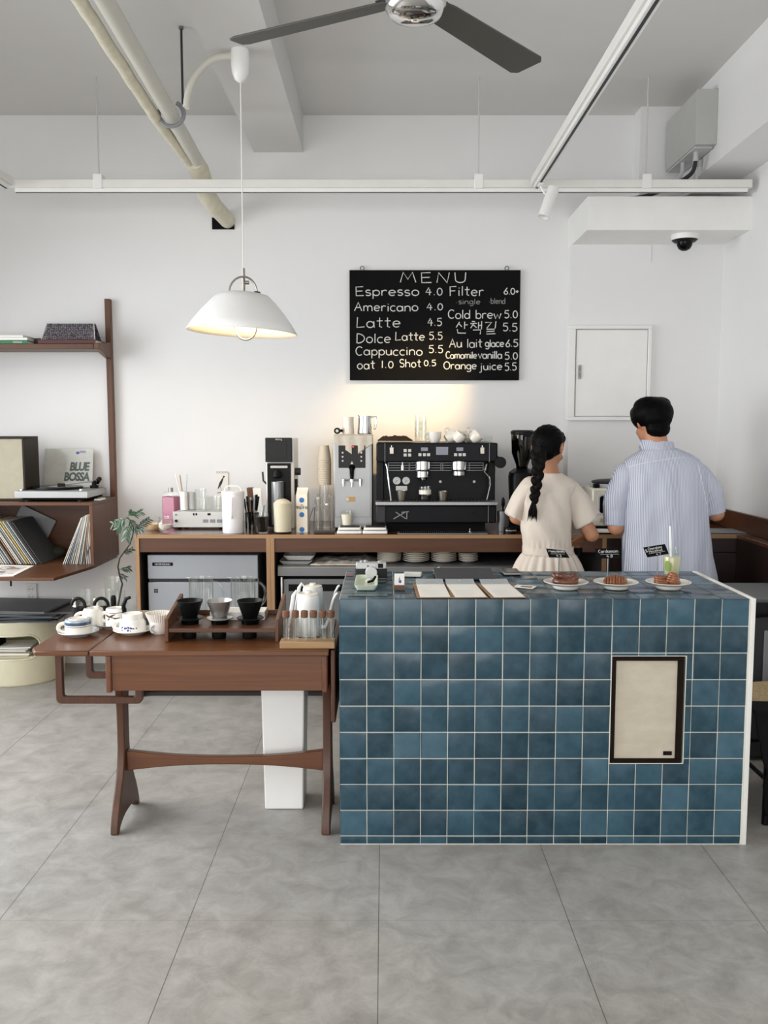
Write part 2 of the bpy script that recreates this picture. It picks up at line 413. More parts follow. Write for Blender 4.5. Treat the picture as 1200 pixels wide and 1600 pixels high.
b = MB().box(LX, -3.0, -1.9, -1.8, 0, CZ).box(1.8, RX, -1.9, -1.8, 0, CZ).box(-3.0, 1.8, -1.9, -1.8, 2.85, CZ).box(-3, 1.8, -1.9, -1.8, 0, .12)
struct('wall_front', b, 'wall', 'white wall around the shop front behind the camera', 'wall')
b = MB()
for x in (-3.0, -1.42, .18, 1.75): b.box(x, x+.05, -1.88, -1.83, .12, 2.85)
struct('window_2', b, 'black', 'dark shop front frame behind the camera', 'window')
struct('trim_1', MB().box(-.813, -.505, -1.8, WY, 3.263, CZ), 'ceil', 'white concrete ceiling beam running towards the back wall above the pendant lamp', 'beam')
struct('trim_2', MB().box(1.824, RX, -1.8, WY, 3.0, CZ), 'wall', 'white concrete beam along the top of the right wall', 'beam')
struct('trim_3', MB().box(1.56, 1.824, 5.55, WY, 2.86, CZ), 'wall', 'white pilaster above the boxed-in soffit, beside the off-white junction box', 'pilaster')
CX = 1.163
struct('trim_4', MB().box(CX, RX, 5.575, WY, 0, 2.675), 'wall', 'white boxed-out wall section holding the square access door', 'wall section')
struct('trim_5', MB().box(CX, RX, 5.17, WY, 2.675, 2.862), 'white', 'white boxed-in soffit with the dome camera under it', 'soffit')
struct('baseboard_back', MB().box(LX, -1.42, WY-.012, WY, 0, .07), 'white', 'low white baseboard along the back wall', 'baseboard')
struct('trim_6', MB().box(1.655, 1.659, 5.5735, 5.575, 2.57, 2.675), 'lgrey', 'short vertical joint line below the soffit', 'joint')
# access door in the boxed-out wall
a0, a1 = at(893, 509, 5.575), at(1013, 657, 5.575)
d = thing('access_door', 'square white access door with small latch in the boxed-out wall', 'access door', (a0.x, 5.575, a1.z))
W_, H_ = a1.x-a0.x, a0.z-a1.z
b = MB(); f = .022
b.box(-.025, W_, -.028, 0, 0, f).box(-.025, W_, -.028, 0, H_-f, H_).box(-.025, f, -.028, 0, f, H_-f).box(W_-f, W_, -.028, 0, f, H_-f)
b.build('frame', 'white', d, .003)
dr = MB().box(f+.008, W_-f-.003, -.02, -.002, f+.006, H_-f-.006).build('door_panel', 'white', d, .002)
b = MB().box(f+.022, f+.04, -.026, -.02, H_*.44, H_*.44+.085); b.use(1).box(f+.026, f+.036, -.03, -.026, H_*.44+.05, H_*.44+.075).box(f+.026, f+.036, -.03, -.026, H_*.44+.012, H_*.44+.035)
b.build('latch', ['steel', 'steeld'], dr)
# off-white junction box on the beam
d = thing('junction_box', 'off-white metal junction box fixed to the right beam near the ceiling', 'junction box', (1.767, 5.0, 3.095))
M['jbox'] = mat('shaded_white_box_paint', 'b4b5b2', .5, var=.03)  # white box paint, greyed so the shade sits in its colour
MB().box(-.058, .056, 0, .52, 0, .29).build('body', 'jbox', d, .003)
MB().box(-.06, .057, -.006, .0, .0, .292).build('cover', 'jbox', d, .003)
MB().box(-.052, .05, .03, .5, -.01, 0).build('gland_plate', 'lgrey', d, .002)
for i, (x, y, r) in enumerate(((-.02, .1, .013), (.015, .2, .018), (-.025, .3, .013))): MB().cyl(r, -.06, -.01, 14, (x, y, 0)).build('gland', 'lgrey', d)
for (pts, mt, lb) in ((((1.782, 5.2, 3.035), (1.79, 5.21, 2.97), (1.76, 5.24, 2.90), (1.66, 5.3, 2.885)), 'lgrey', 'grey flexible conduit curling from the junction box onto the soffit'),
                  (((1.747, 5.1, 3.035), (1.74, 5.15, 2.98), (1.65, 5.22, 2.93), (1.5, 5.25, 2.88), (1.36, 5.27, 2.874)), 'dgrey', 'dark cable arching from the junction box along the soffit top'),
                  (((1.742, 5.3, 3.035), (1.70, 5.3, 2.97), (1.62, 5.29, 2.955), (1.5, 5.32, 2.9), (1.42, 5.33, 2.876)), 'lgrey', 'grey cable looping behind the dark one on the soffit top')):
    P = [V(p) for p in pts]; q = []
    for i in range(len(P)-1):
        for k in range(6):
            s = k/6; p0 = P[max(i-1, 0)]; p3 = P[min(i+2, len(P)-1)]
            q.append(.5*((2*P[i])+(P[i+1]-p0)*s+(2*p0-5*P[i]+4*P[i+1]-p3)*s*s+(-p0+3*P[i]-3*P[i+1]+p3)*s**3))
    q.append(P[-1]); tag(MB().tube([tuple(p) for p in q], .012, 8).build('cable', mt), lb, 'cable', 'cables over the soffit')
# ================================================================== OVERHEAD THINGS
# tracks
def track(name, label, p0, p1, hang=()):
    p0, p1 = V(p0), V(p1); L = (p1-p0).length; rz = math.atan2(p1.y-p0.y, p1.x-p0.x)
    d = thing(name, label, 'lighting track', p0, rz, 'white lighting tracks')
    MB().box(0, L, -.03, .03, 0, .045).build('channel', 'offwhite', d, .003)
    MB().box(.02, L-.02, -.018, .018, -.02, 0).build('rail', 'white', d, .002)
    MB().box(.02, L-.02, -.006, .006, -.0215, -.02).build('slot', 'dgrey', d)
    for h in hang:
        MB().tube([(h, 0, .045), (h, 0, CZ-p0.z)], .004, 6).build('hanger_rod', 'lgrey', d)
        MB().box(h-.025, h+.025, -.034, .034, -.004, .075).build('hanger_clip', 'white', d, .003)
    return d
TZ = 2.885
track('lighting_track', 'white lighting track running left to right in front of the back wall', (-2.09, 5.1, TZ), (2.06, 5.1, TZ), (.47+.02, 2.6+.02, 3.52+.04))
track('lighting_track', 'white lighting track running from above the spotlight towards the camera on the right', (.846, 5.04, TZ+.002), (.846, 1.4, TZ+.002))
track('lighting_track', 'white lighting track whose corner shows at the left edge of the picture', (-2.09, 5.04, TZ+.002), (-2.09, 2.2, TZ+.002))
# track spotlight
d = thing('track_spotlight', 'small white cylindrical spotlight clipped under the track above the soffit corner', 'spotlight', (.93, 4.92, TZ-.02))
MB().box(-.012, .012, -.03, .03, -.012, .0, T(-.082, 0, 0)).build('track_adapter', 'white', d, .002)
MB().tube([(-.082, 0, -.012), (-.06, 0, -.05), (-.02, 0, -.055)], .006, 8).build('arm', 'white', d)
q = (at(845, 318, 4.9)-at(862, 270, 4.92)); q = V((q.x, -.02, q.z)).normalized()
rm = V((0, 0, 1)).rotation_difference(q).to_matrix().to_4x4()
b = MB(); b.lathe([(0, -.02), (.03, -.02), (.032, -.015), (.032, .15), (.027, .15), (.027, .12), (0, .12)], 24, M=T(-.015, 0, -.04) @ rm)
b.build('lamp_head', 'white', d)
# dome camera
p = onz(1078, 362, 2.675)
d = thing('dome_camera', 'white dome security camera with black eye under the soffit', 'security camera', (p.x, 5.3, 2.675))
MB().lathe([(0, 0), (.078, 0), (.08, -.012), (.074, -.03), (0, -.03)], 30).build('housing', 'white', d)
MB().lathe([(.074, -.03), (.06, -.042), (.05, -.044), (0, -.044)], 30).build('collar', 'black', d)
MB().lathe([(.046, -.04), (.044, -.06), (.033, -.08), (.016, -.09), (0, -.092)], 26).build('dome', 'blackg', d)
# ceiling fan
hub = at(649, 3, 3.1); HZ = hub.z
d = thing('ceiling_fan', 'dark three-blade ceiling fan with polished steel hub at the top of the picture', 'fan', (hub.x, 3.1, HZ))
MB().cyl(.013, .1, CZ-HZ-.03, 14).build('downrod', 'chrome', d)
MB().lathe([(0, CZ-HZ), (.06, CZ-HZ), (.055, CZ-HZ-.05), (.02, CZ-HZ-.06), (0, CZ-HZ-.06)]).build('ceiling_cup', 'chrome', d)
MB().lathe([(0, .11), (.05, .11), (.09, .08), (.1, .05), (.1, .0), (.094, -.012)], 36).build('motor_housing', 'dgrey', d)
MB().lathe([(.1, .012), (.104, 0), (.103, -.02), (.085, -.045), (.055, -.056), (.015, -.06), (.012, -.064), (0, -.065)], 40).build('hub_cap', 'chrome', d)
M['blade'] = mat('dark_grey_fan_blade', '4a4842', .55, var=.03)
for ang in (50, 153, 277):
    Mx = MX.Rotation(R(ang), 4, 'Z') @ MX.Rotation(R(-13), 4, 'X')
    b = MB(); b.prism([(.09, -.045), (.16, -.055), (.72, -.066), (.745, -.05), (.73, .05), (.70, .066), (.16, .048), (.09, .04)], 'z', -.004, .004, T(0, 0, .012) @ Mx)
    bl = b.build('blade', 'blade', d, .002)
    MB().prism([(.05, -.03), (.13, -.045), (.15, 0), (.13, .04), (.05, .03)], 'z', .004, .012, T(0, 0, .012) @ Mx).build('blade_bracket', 'dgrey', bl, .001)
# insulated pipes running from the front to a hole in the back wall
def pipe(name, label, pts, r, mt, wob=.0):
    P = [V(p) for p in pts]; q = []
    for i in range(len(P)-1):
        n = max(2, int((P[i+1]-P[i]).length/.05))
        for k in range(n):
            p = P[i].lerp(P[i+1], k/n); q.append(p+V((random.uniform(-wob, wob), 0, random.uniform(-wob, wob))))
    q.append(P[-1]); 
    return tag(MB().tube(q, r, 16).build(name, mt), label, 'pipe', 'pair of insulated pipes')
M['wrap'] = mat('cream_pipe_wrap', 'd6d1bc', .7, var=.08, scale=20, bump=.5, bscale=50)
M['wrap2'] = mat('grey_pipe_sleeve', 'cbc9c0', .55, var=.03)
pipe('insulated_pipe', 'thicker pale grey pipe, right one of the pair sloping to the back wall', [(-1.02, 2.2, 3.18), (-1.035, 3.47, 3.125), (-1.045, 4.5, 3.075), (-1.05, 5.2, 3.035)], .037, 'wrap2')
pipe('insulated_pipe', 'thinner cream wrapped pipe, left one of the pair sloping to the back wall', [(-1.108, 2.2, 3.165), (-1.118, 3.47, 3.108), (-1.12, 4.5, 3.06), (-1.09, 5.18, 3.025)], .027, 'wrap', .0015)
b = MB(); b.tube([(-1.065, 5.1, 3.04), (-1.062, 5.22, 3.025), (-1.06, 5.3, 2.98), (-1.05, 5.36, 2.92), (-1.03, 5.46, 2.885), (-1.0, 5.6, 2.86), (-.985, 5.7, 2.845)], [.05, .056, .058, .055, .052, .05, .048], 16)
tag(b.build('pipe_sleeve', 'wrap'), 'cream wrapped sleeve where both pipes bend into the back wall', 'pipe sleeve')
q0, q1 = at(331, 340, 5.69), at(366, 358, 5.69); b = MB().box(q0.x, q1.x, 5.69, 5.7, q1.z, q0.z); tag(b.build('wall_plate', 'blackm'), 'black hole plate around the pipe entry on the back wall', 'plate')
d = thing('pipe_hanger', 'grey threaded rod and ring clamp holding the insulated pipes', 'pipe hanger', (-.985, 4.48, CZ))
MB().cyl(.012, -.012, 0, 10).build('anchor', 'steeld', d)
MB().tube([(0, 0, -.01), (0, 0, -.36)], .006, 8).build('rod', 'dgrey', d)
b = MB(); b.tube([(-.058+.062*cos(R(a)), 0, -.408+.058*sin(R(a))) for a in range(-200, 75, 12)], .006, 6, flat=1.8); b.build('clamp', 'grey', d)
# pendant lamp
PY = 4.195; px_ = at(375, 78, PY).x; pz = 3.263
d = thing('pendant_lamp', 'white metal dome pendant lamp glowing warm inside, hanging on a thin cord', 'pendant lamp', (px_, PY, pz))
b = MB(); b.lathe([(0, 0), (.04, 0), (.042, -.012), (.042, -.06), (.038, -.1), (.026, -.13), (.01, -.142), (0, -.143)], 26); b.build('canopy', 'white', d)
zc = at(383, 421, PY).z-pz; zt = at(383, 459, PY).z-pz; zr = at(383, 520, PY).z-pz
MB().tube([(0, 0, -.14), (0, 0, zc)], .003, 6).build('cord', 'offwhite', d)
MB().tube([(0, 0, zc+.005), (0, 0, zt-.01)], .008, 10).build('stem', 'nickel', d)
b = MB(); b.cyl(.009, 0, .018, 10, M=T(.008, 0, zc-.06) @ MX.Rotation(pi/2, 4, 'Y')); b.build('thumb_screw', 'nickel', d)
TL = T(0, 0, zt) @ MX.Rotation(R(3), 4, 'Y')
hR = zt-zr
prof = [(.002, .0), (.09, -.002), (.115, -.008), (.14, -.03), (.19, -.085), (.232, -.14), (.257, -hR)]
b = MB(); b.lathe(prof, 56, M=TL); sh = b.build('shade', 'white', d, solid=.003)
b = MB(); b.tube([TL @ V((x, -.02, z)) for x, z in arc(.0, 0, .065, .075, 0, 180, 16)], .0045, 8); b.build('handle', 'nickel', d)
b = MB(); b.lathe([(0, .012), (.014, .01), (.02, 0), (.0, 0)], 16, M=TL @ T(.065, -.02, 0)); b.build('handle_knob', 'dgrey', d)
b = MB(); b.tube([TL @ V((x+.01, -.03, z)) for x, z in [(.06, -.03)]+arc(.01, -hR+.02, .05, .055, 0, -180, 16)+[(-.04, -.03)]], .004, 8); b.build('guard_loop', 'nickel', d)
M['bulb'] = mat('lit_bulb', 'ffd98c', .4, emit=6)
b = MB(); b.lathe([(0, -.13), (.02, -.125), (.034, -.1), (.032, -.075), (.018, -.045), (.016, -.01), (0, -.01)], 20, M=TL); b.build('bulb', 'bulb', d)
l = bpy.data.lights.new('pendant_light', 'POINT'); l.energy = 8; l.color = (1, .64, .24); l.shadow_soft_size = .035
o = bpy.data.objects.new('pendant_light', l); COL.objects.link(o); o.parent = d; o.location = TL @ V((0, 0, -.145))
# conduit from pipe to canopy
b = MB(); b.tube([(px_-.035, PY, 3.235)]+[(px_-.06-.19*sin(R(a)), PY, 3.235-.235*(1-cos(R(a)))) for a in range(0, 92, 8)]+[(px_-.252, PY, 2.99+.03)], .016, 12)
tag(b.build('conduit', 'wrap2'), 'curved white conduit arching from the pipes to the lamp canopy', 'conduit')
# menu board
BY = 5.675
a0, a1 = at(546, 422, BY), at(811, 594, BY)
d = thing('menu_board', 'black chalkboard menu hanging on the back wall above the espresso machine', 'menu board', (0, 0, 0))
MB().box(a0.x, a1.x, BY, WY, a1.z, a0.z).build('board', 'board', d, .002)
for px in (566, 792):
    p = at(px, 419, BY+.01); MB().tube([(p.x+.012*cos(R(a)), p.y, p.z+.012*sin(R(a))) for a in range(-60, 241, 20)], .003, 6).build('hook', 'steeld', d)
def bp(x, y):
    return tuple(at(500+x/3.4286, 400-y/3.4286, BY-.0005))
lines = [('MENU',430,780,142,54,.34),('Espresso',193,530,212,48,.14),('4.0',567,655,210,42,.2),('Americano',185,525,295,46,.14),('4.0',573,657,290,38,.2),('Latte',198,430,383,55,.16),('4.5',578,652,373,42,.16),
 ('Dolce',198,378,466,50,.14),('Latte',405,560,453,45,.14),('5.5',585,655,448,42,.16),('Cappuccino',193,548,532,46,.14),('5.5',583,658,518,42,.16),('oat',200,293,605,46,.16),('1.0',330,392,600,40,.2),('Shot',428,540,596,42,.16),('0.5',558,620,590,33,.14),
 ('Filter',697,877,213,50,.16),('6.0+',985,1065,205,36,.1),('Cold brew',688,970,335,46,.12),('5.0',988,1058,333,42,.14),('산책길',730,950,410,58,.16),('5.5',980,1056,402,44,.14),('Au lait',693,868,490,46,.12),('glace',885,985,486,38,.08),('6.5',995,1060,486,40,.12),
 ('Camomile',675,840,549,36,.08),('vanilla',848,975,549,40,.1),('5.0',990,1058,553,40,.14),('Orange',663,838,606,40,.12),('juice',855,975,610,40,.14),('5.5',990,1052,613,42,.12)]
for txt, x0, x1, base, hg, gap in lines:
    b = MB(); chalk(b, txt, x0, x1, -base, hg, bp, .0035, gap); b.build('chalk_writing', 'chalk', d)
for txt, x0, x1, base, hg in (('·single',728,858,258,28), ('·blend',905,992,256,30)):
    b = MB(); chalk(b, txt, x0, x1, -base, hg, bp, .0025); b.build('chalk_writing', 'chalkd', d)
rebase(d, ((a0.x+a1.x)/2, WY, a1.z))
# warm light of the track spotlight on the wall over the machine
l = bpy.data.lights.new('spot_beam', 'SPOT'); l.energy = 125; l.color = (1, .68, .30); l.spot_size = R(40); l.spot_blend = 1; l.shadow_soft_size = .03
o = bpy.data.objects.new('spot_beam', l); COL.objects.link(o); o.location = (.78, 4.88, 2.66)
o.rotation_euler = (V((.12, 5.7, 1.62))-o.location).to_track_quat('-Z', 'Y').to_euler()
# ================================================================== TILED FRONT COUNTER
KX0, KX1, KY0, KY1, KZ = -.163, 1.347, 3.15, 3.765, .933
TP = .0995
t = NT('blue_glazed_tile'); geo = t.n('NewGeometry'); co = t.coords()
n = t.noise(co, 6, 5, .6, .5); n2 = t.noise(co, 22, 4, .6)
base = t.ramp(geo.outputs['Random Per Island'], [(0, lin('0d2530')), (.3, lin('16323f')), (.6, lin('203f4d')), (.85, lin('315363')), (1, lin('4b6d7d'))])
cl = t.mix(.34, base, t.ramp(n, [(.3, lin('152f3a')), (.72, lin('375a6a'))]))
t.col(t.mix(.12, cl, t.ramp(n2, [(.35, lin('1f3a48')), (.7, lin('6d8fa0'))])))
t.b.inputs['Roughness'].default_value = .22; t.b.inputs['Specular IOR Level'].default_value = .42
t.bump(t.noise(co, 14, 3), .12, .004)
M['tile'] = t.m
M['grout'] = mat('pale_grout', 'e2e1d6', .8, var=.04)
cnt = thing('tiled_counter', 'blue glazed tile service counter with pale grout in the foreground', 'counter', (0, 0, 0))
sp0, sp1 = at(955, 1025, KY0), at(1067, 1193, KY0)
hx0, hx1, hz0, hz1 = KX0+10*TP+.003, sp1.x, sp1.z, KZ-.004-2*TP-.0128
b = MB()     # body with an opening for the cloth panel
y0 = KY0+.004
b.box(KX0, hx0, y0, KY1, 0, KZ-.004).box(hx1, KX1-.0, y0, KY1, 0, KZ-.004).box(hx0, hx1, y0, KY1, 0, hz0).box(hx0, hx1, y0, KY1, hz1, KZ-.004).box(hx0, hx1, KY0+.05, KY1, hz0, hz1)
b.build('body', 'grout', cnt)
g = .0029
def tile_q(b, fn, u0, u1, v0, v1):
    """one bevelled, slightly out-of-true tile; fn(u, v, h) maps to space"""
    e = .0025; t0, t1 = random.uniform(-.0006, .0006), random.uniform(-.0006, .0006)
    j = [random.uniform(-.0006, .0006) for _ in range(4)]
    o = [(u0+j[0], v0), (u1+j[1], v0), (u1+j[2], v1), (u0+j[3], v1)]; i = [(u0+e, v0+e), (u1-e, v0+e), (u1-e, v1-e), (u0+e, v1-e)]
    hs = [t0+t1, -t0+t1, -t0-t1, t0-t1]
    vs = [fn(a, c, 0) for a, c in o]+[fn(a, c, .0022+.0008) for a, c in o]+[fn(a, c, .0045+hs[k]) for k, (a, c) in enumerate(i)]
    fs = [(8, 9, 10, 11)]
    for k in range(4): q = (k+1) % 4; fs += [(k, q, 4+q, 4+k), (4+k, 4+q, 8+q, 8+k)]
    b.add(vs, fs)
b = MB(); fn = lambda u, v, h: (u, y0-h*.5, v)
for i in range(16):
    u0, u1 = KX0+i*TP+g/2, min(KX0+(i+1)*TP-g/2, KX1-.012)
    if u1-u0 < .03: continue
    for k in range(10):
        v1 = KZ-.004-k*TP-g/2*(1 if k else 0); v0 = max(KZ-.004-(k+1)*TP+g/2, .004)
        if v1 < .01: continue
        # cut round the opening
        segs = [(u0, u1, v0, v1)]
        H0, H1, Z0, Z1 = hx0-.003, hx1+.003, hz0-.003, hz1+.003
        if u1 > H0 and u0 < H1 and v1 > Z0 and v0 < Z1:
            segs = []
            m0, m1 = max(v0, Z0), min(v1, Z1)
            if u0 < H0: segs.append((u0, min(u1, H0), m0, m1))
            if u1 > H1: segs.append((max(u0, H1), u1, m0, m1))
            if v1 > Z1: segs.append((u0, u1, max(v0, Z1), v1))
            if v0 < Z0: segs.append((u0, u1, v0, min(v1, Z0)))
        for s in segs:
            if s[1]-s[0] > .0052 and s[3]-s[2] > .0052: tile_q(b, fn, *s)
b.build('front_tiles', 'tile', cnt, ang=20)
b = MB(); fn = lambda u, v, h: (u, v, KZ-.004+h*.55)
for i in range(16):
    u0, u1 = KX0+i*TP+g/2, min(KX0+(i+1)*TP-g/2, KX1-.012)
    if u1-u0 < .03: continue
    for k in range(7):
        v0, v1 = KY0+k*TP+g/2, min(KY0+(k+1)*TP-g/2, KY1-.003)
        if v1-v0 > .006: tile_q(b, fn, u0, u1, v0, v1)
b.build('top_tiles', 'tile', cnt, ang=20)
b = MB(); fn = lambda u, v, h: (KX0+.001-h*.5, u, v)
for i in range(7):
    u0, u1 = KY0+i*TP+g/2, min(KY0+(i+1)*TP-g/2, KY1-.003)
    for k in range(10):
        v1 = KZ-.004-k*TP-g/2; v0 = max(KZ-.004-(k+1)*TP+g/2, .004)
        if v1 > .01 and u1-u0 > .006: tile_q(b, fn, u0, u1, v0, v1)
b.build('side_tiles', 'tile', cnt, ang=20)
MB().box(KX1-.012, KX1+.004, KY0-.002, KY1, 0, KZ).build('edge_strip', 'offwhite', cnt, .002)
rebase(cnt, ((KX0+KX1)/2, (KY0+KY1)/2, 0))
# cloth-fronted speaker set into the counter
d = thing('speaker', 'cream cloth-fronted speaker with dark wood frame set into the tiled counter', 'speaker', (hx0, KY0, hz0))
W_, H_ = hx1-hx0-.006, hz1-hz0-.001
M['dframe'] = wood('dark_frame_wood', '120a06', '1c110a', 'z', .6, 0); M['dframe'].node_tree.nodes['Principled BSDF'].inputs['Specular IOR Level'].default_value = .12
t = NT('cream_speaker_cloth'); co = t.coords()
wv = t.n('TexWave', wave_type='BANDS', bands_direction='X'); wv.inputs['Scale'].default_value = 160; t.l(co, wv.inputs[0])
wv2 = t.n('TexWave', wave_type='BANDS', bands_direction='Z'); wv2.inputs['Scale'].default_value = 160; t.l(co, wv2.inputs[0])
hh = t.math('ADD', wv.outputs[0], wv2.outputs[0]); n = t.noise(t.coords(scale=(1, 1, 2.2)), 9, 6, .65)
t.col(t.ramp(n, [(.3, lin('bdb4a2')), (.7, lin('cdc4b3'))])); t.b.inputs['Roughness'].default_value = .9; t.bump(hh, .35, .001)
M['spkcloth'] = t.m
b = MB(); f = .016; yy = .003
b.box(0, W_, yy, .045, 0, f).box(0, W_, yy, .045, H_-f, H_).box(0, f, yy, .045, f, H_-f).box(W_-f*1.35, W_, yy, .045, f, H_-f)
b.build('frame', 'dframe', d, .0015)
sg = MB().box(f, W_-f*1.35, .012, .045, f, H_-f).build('cloth_grille', 'spkcloth', d)
MB().box(W_*.755, W_*.875, .008, .012, f+.012, f+.027).build('badge', 'dframe', d, .001)
# ================================================================== DROP-LEAF TABLE
TZt = .725; TY0, TY1 = 3.2, 3.75
tb = thing('drop_leaf_table', 'reddish teak drop-leaf table left of the tiled counter', 'table', (0, 0, 0))
def slab(x0, x1, r):
    b = MB(); b.box(x0, x1, TY0, TY1, TZt-.02, TZt); return b
slab(-1.094, -.205, 0).build('table_top', 'teak', tb, .004)
b = MB(); b.prism([(-1.098, TY0), (-1.098, TY1), (-1.30, TY1-.01), (-1.325, TY1-.06), (-1.325, TY0+.05), (-1.30, TY0)][::-1], 'z', TZt-.02, TZt); b.build('left_leaf', 'teak', tb, .006)
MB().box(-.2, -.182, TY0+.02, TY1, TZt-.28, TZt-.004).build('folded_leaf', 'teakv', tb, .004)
az = at(300, 1080, 3.22).z
MB().box(-1.02, -.232, 3.225, 3.24, az, TZt-.02).build('apron', 'teak', tb, .001)
MB().box(-1.02, -.232, 3.66, 3.675, az, TZt-.02).build('apron', 'teak', tb, .001)
for x in (-1.042, -.232):
    b = MB(); b.box(x, x+.022, 3.215, 3.685, az-.006, TZt-.02); b.build('end_rail', 'teaky', tb, .006)
def trestle(x, th):
    yc = 3.375
    half = [(az+.01, .085), (.60, .07), (.54, .048), (.46, .035), (.38, .033), (.30, .034), (.24, .045), (.19, .064), (.15, .088), (.11, .112), (.07, .132), (.03, .147), (0, .152)]
    inn = [(0, .128), (.018, .112), (.032, .08), (.04, .04), (.042, 0)]
    r = [(yc+d_, z) for z, d_ in half]+[(yc+d_, z) for z, d_ in inn]; l = [(yc-d_, z) for z, d_ in inn[::-1]][1:]+[(yc-d_, z) for z, d_ in half[::-1]]
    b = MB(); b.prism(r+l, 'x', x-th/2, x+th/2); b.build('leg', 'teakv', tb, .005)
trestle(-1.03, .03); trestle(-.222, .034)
zs = at(350, 1183, 3.4).z
b = MB(); L0, L1 = -1.016, -.238; top = []; bot = []
for i in range(21):
    s = i/20; x = L0+(L1-L0)*s; k = abs(2*s-1)**2.2; hgt = .0155+.026*k
    top.append((x, zs+hgt)); bot.append((x, zs-hgt*1.0))
b.prism(top+bot[::-1], 'y', 3.36, 3.39); b.build('stretcher', 'teak', tb, .004)
for yy, (xa, xb) in ((3.3, (-1.262, -.93)), (3.64, (-1.262, -.93))):
    z0 = at(150, 1100, 3.3).z; o_ = rrect(xa, xb, z0, TZt-.02, .02); i_ = rrect(xa+.027, xb-.027, z0+.027, TZt-.02-.027, .01)
    b = MB(); n = len(o_); vs = [(x, yy, z) for x, z in o_]+[(x, yy, z) for x, z in i_]+[(x, yy+.024, z) for x, z in o_]+[(x, yy+.024, z) for x, z in i_]
    fs = []
    for i in range(n): j = (i+1) % n; fs += [(i, j, n+j, n+i), (2*n+i, 3*n+i, 3*n+j, 2*n+j), (i, 2*n+i, 2*n+j, j), (n+i, n+j, 3*n+j, 3*n+i)]
    b.add(vs, fs); b.build('leaf_support', 'teakv', tb, .003)
rebase(tb, (-.65, 3.45, 0))
# bin under the table
p = at(444, 1265, 3.455)
d = thing('waste_bin', 'tall tapered white bin standing under the teak table', 'bin', (p.x, 3.455+.08, 0))
w0, w1, hb = .078, .088, .56
b = MB(); b.taper(-w0, w0, -.08, .08, 0, -w1, w1, -.09, .09, hb); b.build('body', 'white', d, .006)
b = MB(); b.box(-w1-.004, w1+.004, -.094, .094, hb, hb+.02); b.build('lid', 'white', d, .005)
# ================================================================== BACK COUNTER
BY0, BZ = 4.95, .944
bx0 = at(210, 838, BY0).x
b = MB(); b.use(0).box(bx0, RX-.002, BY0+.012, WY-.002, BZ-.02, BZ); b.use(1).box(bx0, RX-.002, BY0, BY0+.012, BZ-.02, BZ)
wt = b.build('worktop', ['worktop', 'ply'], None); tag(wt, 'long brown worktop with pale plywood edge along the back wall', 'worktop')
zt_ = BZ-.02; za = at(300, 863, BY0).z
def cab(name, label, x0, x1, z0=.02, am='laminate', em='plyv'):
    c = thing(name, label, 'cabinet', (0, 0, 0), 0, 'counter cabinets under the brown worktop')
    for xx in (x0, x1-.022):
        b = MB(); b.use(0).box(xx, xx+.022, BY0+.01, WY-.02, 0, zt_); b.use(1).box(xx, xx+.022, BY0, BY0+.01, 0, zt_); b.build('side_panel', [am, em], c)
    MB().box(x0+.022, x1-.022, WY-.035, WY-.02, .0, zt_).build('back_panel', 'interior', c)
    MB().box(x0+.022, x1-.022, BY0+.008, BY0+.026, za, zt_).build('apron', am, c)
    MB().box(x0+.022, x1-.022, BY0+.03, WY-.035, 0, z0).build('bottom_panel', 'interior', c)
    for xx in (x0+.022, x1-.024):
        MB().box(xx, xx+.002, BY0+.03, WY-.035, z0, zt_-.002).build('lining', 'interior', c)
    rebase(c, ((x0+x1)/2, BY0, 0))
    return c
x1 = at(422, 850, BY0).x
cab('counter_cabinet', 'open brown cabinet bay holding the grey ice machine', bx0+.002, x1)
x2 = at(948, 850, BY0).x
cab('counter_cabinet', 'wide open brown cabinet bay holding the steel fridge and plates', x1+.001, x2)
c = cab('counter_cabinet', 'closed dark brown cabinet at the right end behind the man in the striped shirt', x2+.001, RX-.004, .02, 'darklam', 'darklam')
for a, e in ((x2+.026, x2+.42), (x2+.425, RX-.03)):
    ox_ = c.location; MB().box(a-ox_.x, e-ox_.x, .004, .022, .06, za-.004).build('door', 'darklam', c, .002)
c = thing('counter_cabinet', 'narrow dark brown return cabinet along the right wall', 'cabinet', (2.045, 4.68, 0), 0, 'counter cabinets under the brown worktop')
MB().box(-.045, .052, -.27, .268, .03, BZ-.021).build('body', 'darklam', c, .002)
MB().box(-.048, .052, -.273, .268, BZ-.02, BZ).build('top', 'worktop', c, .002)
MB().box(-.03, .05, -.26, .26, 0, .03).build('plinth', 'blackm', c)
b = MB(); b.box(RX-.022, RX-.002, 4.4, WY-.13, BZ+.001, BZ+.11); tag(b.build('backsplash', 'laminate', None, .002), 'low brown backsplash board along the right wall', 'backsplash')
b = MB(); b.box(1.55, RX-.024, 5.55, 5.573, BZ+.001, BZ+.11); tag(b.build('backsplash', 'laminate', None, .002), 'low brown backsplash board along the boxed-out wall behind the man', 'backsplash')
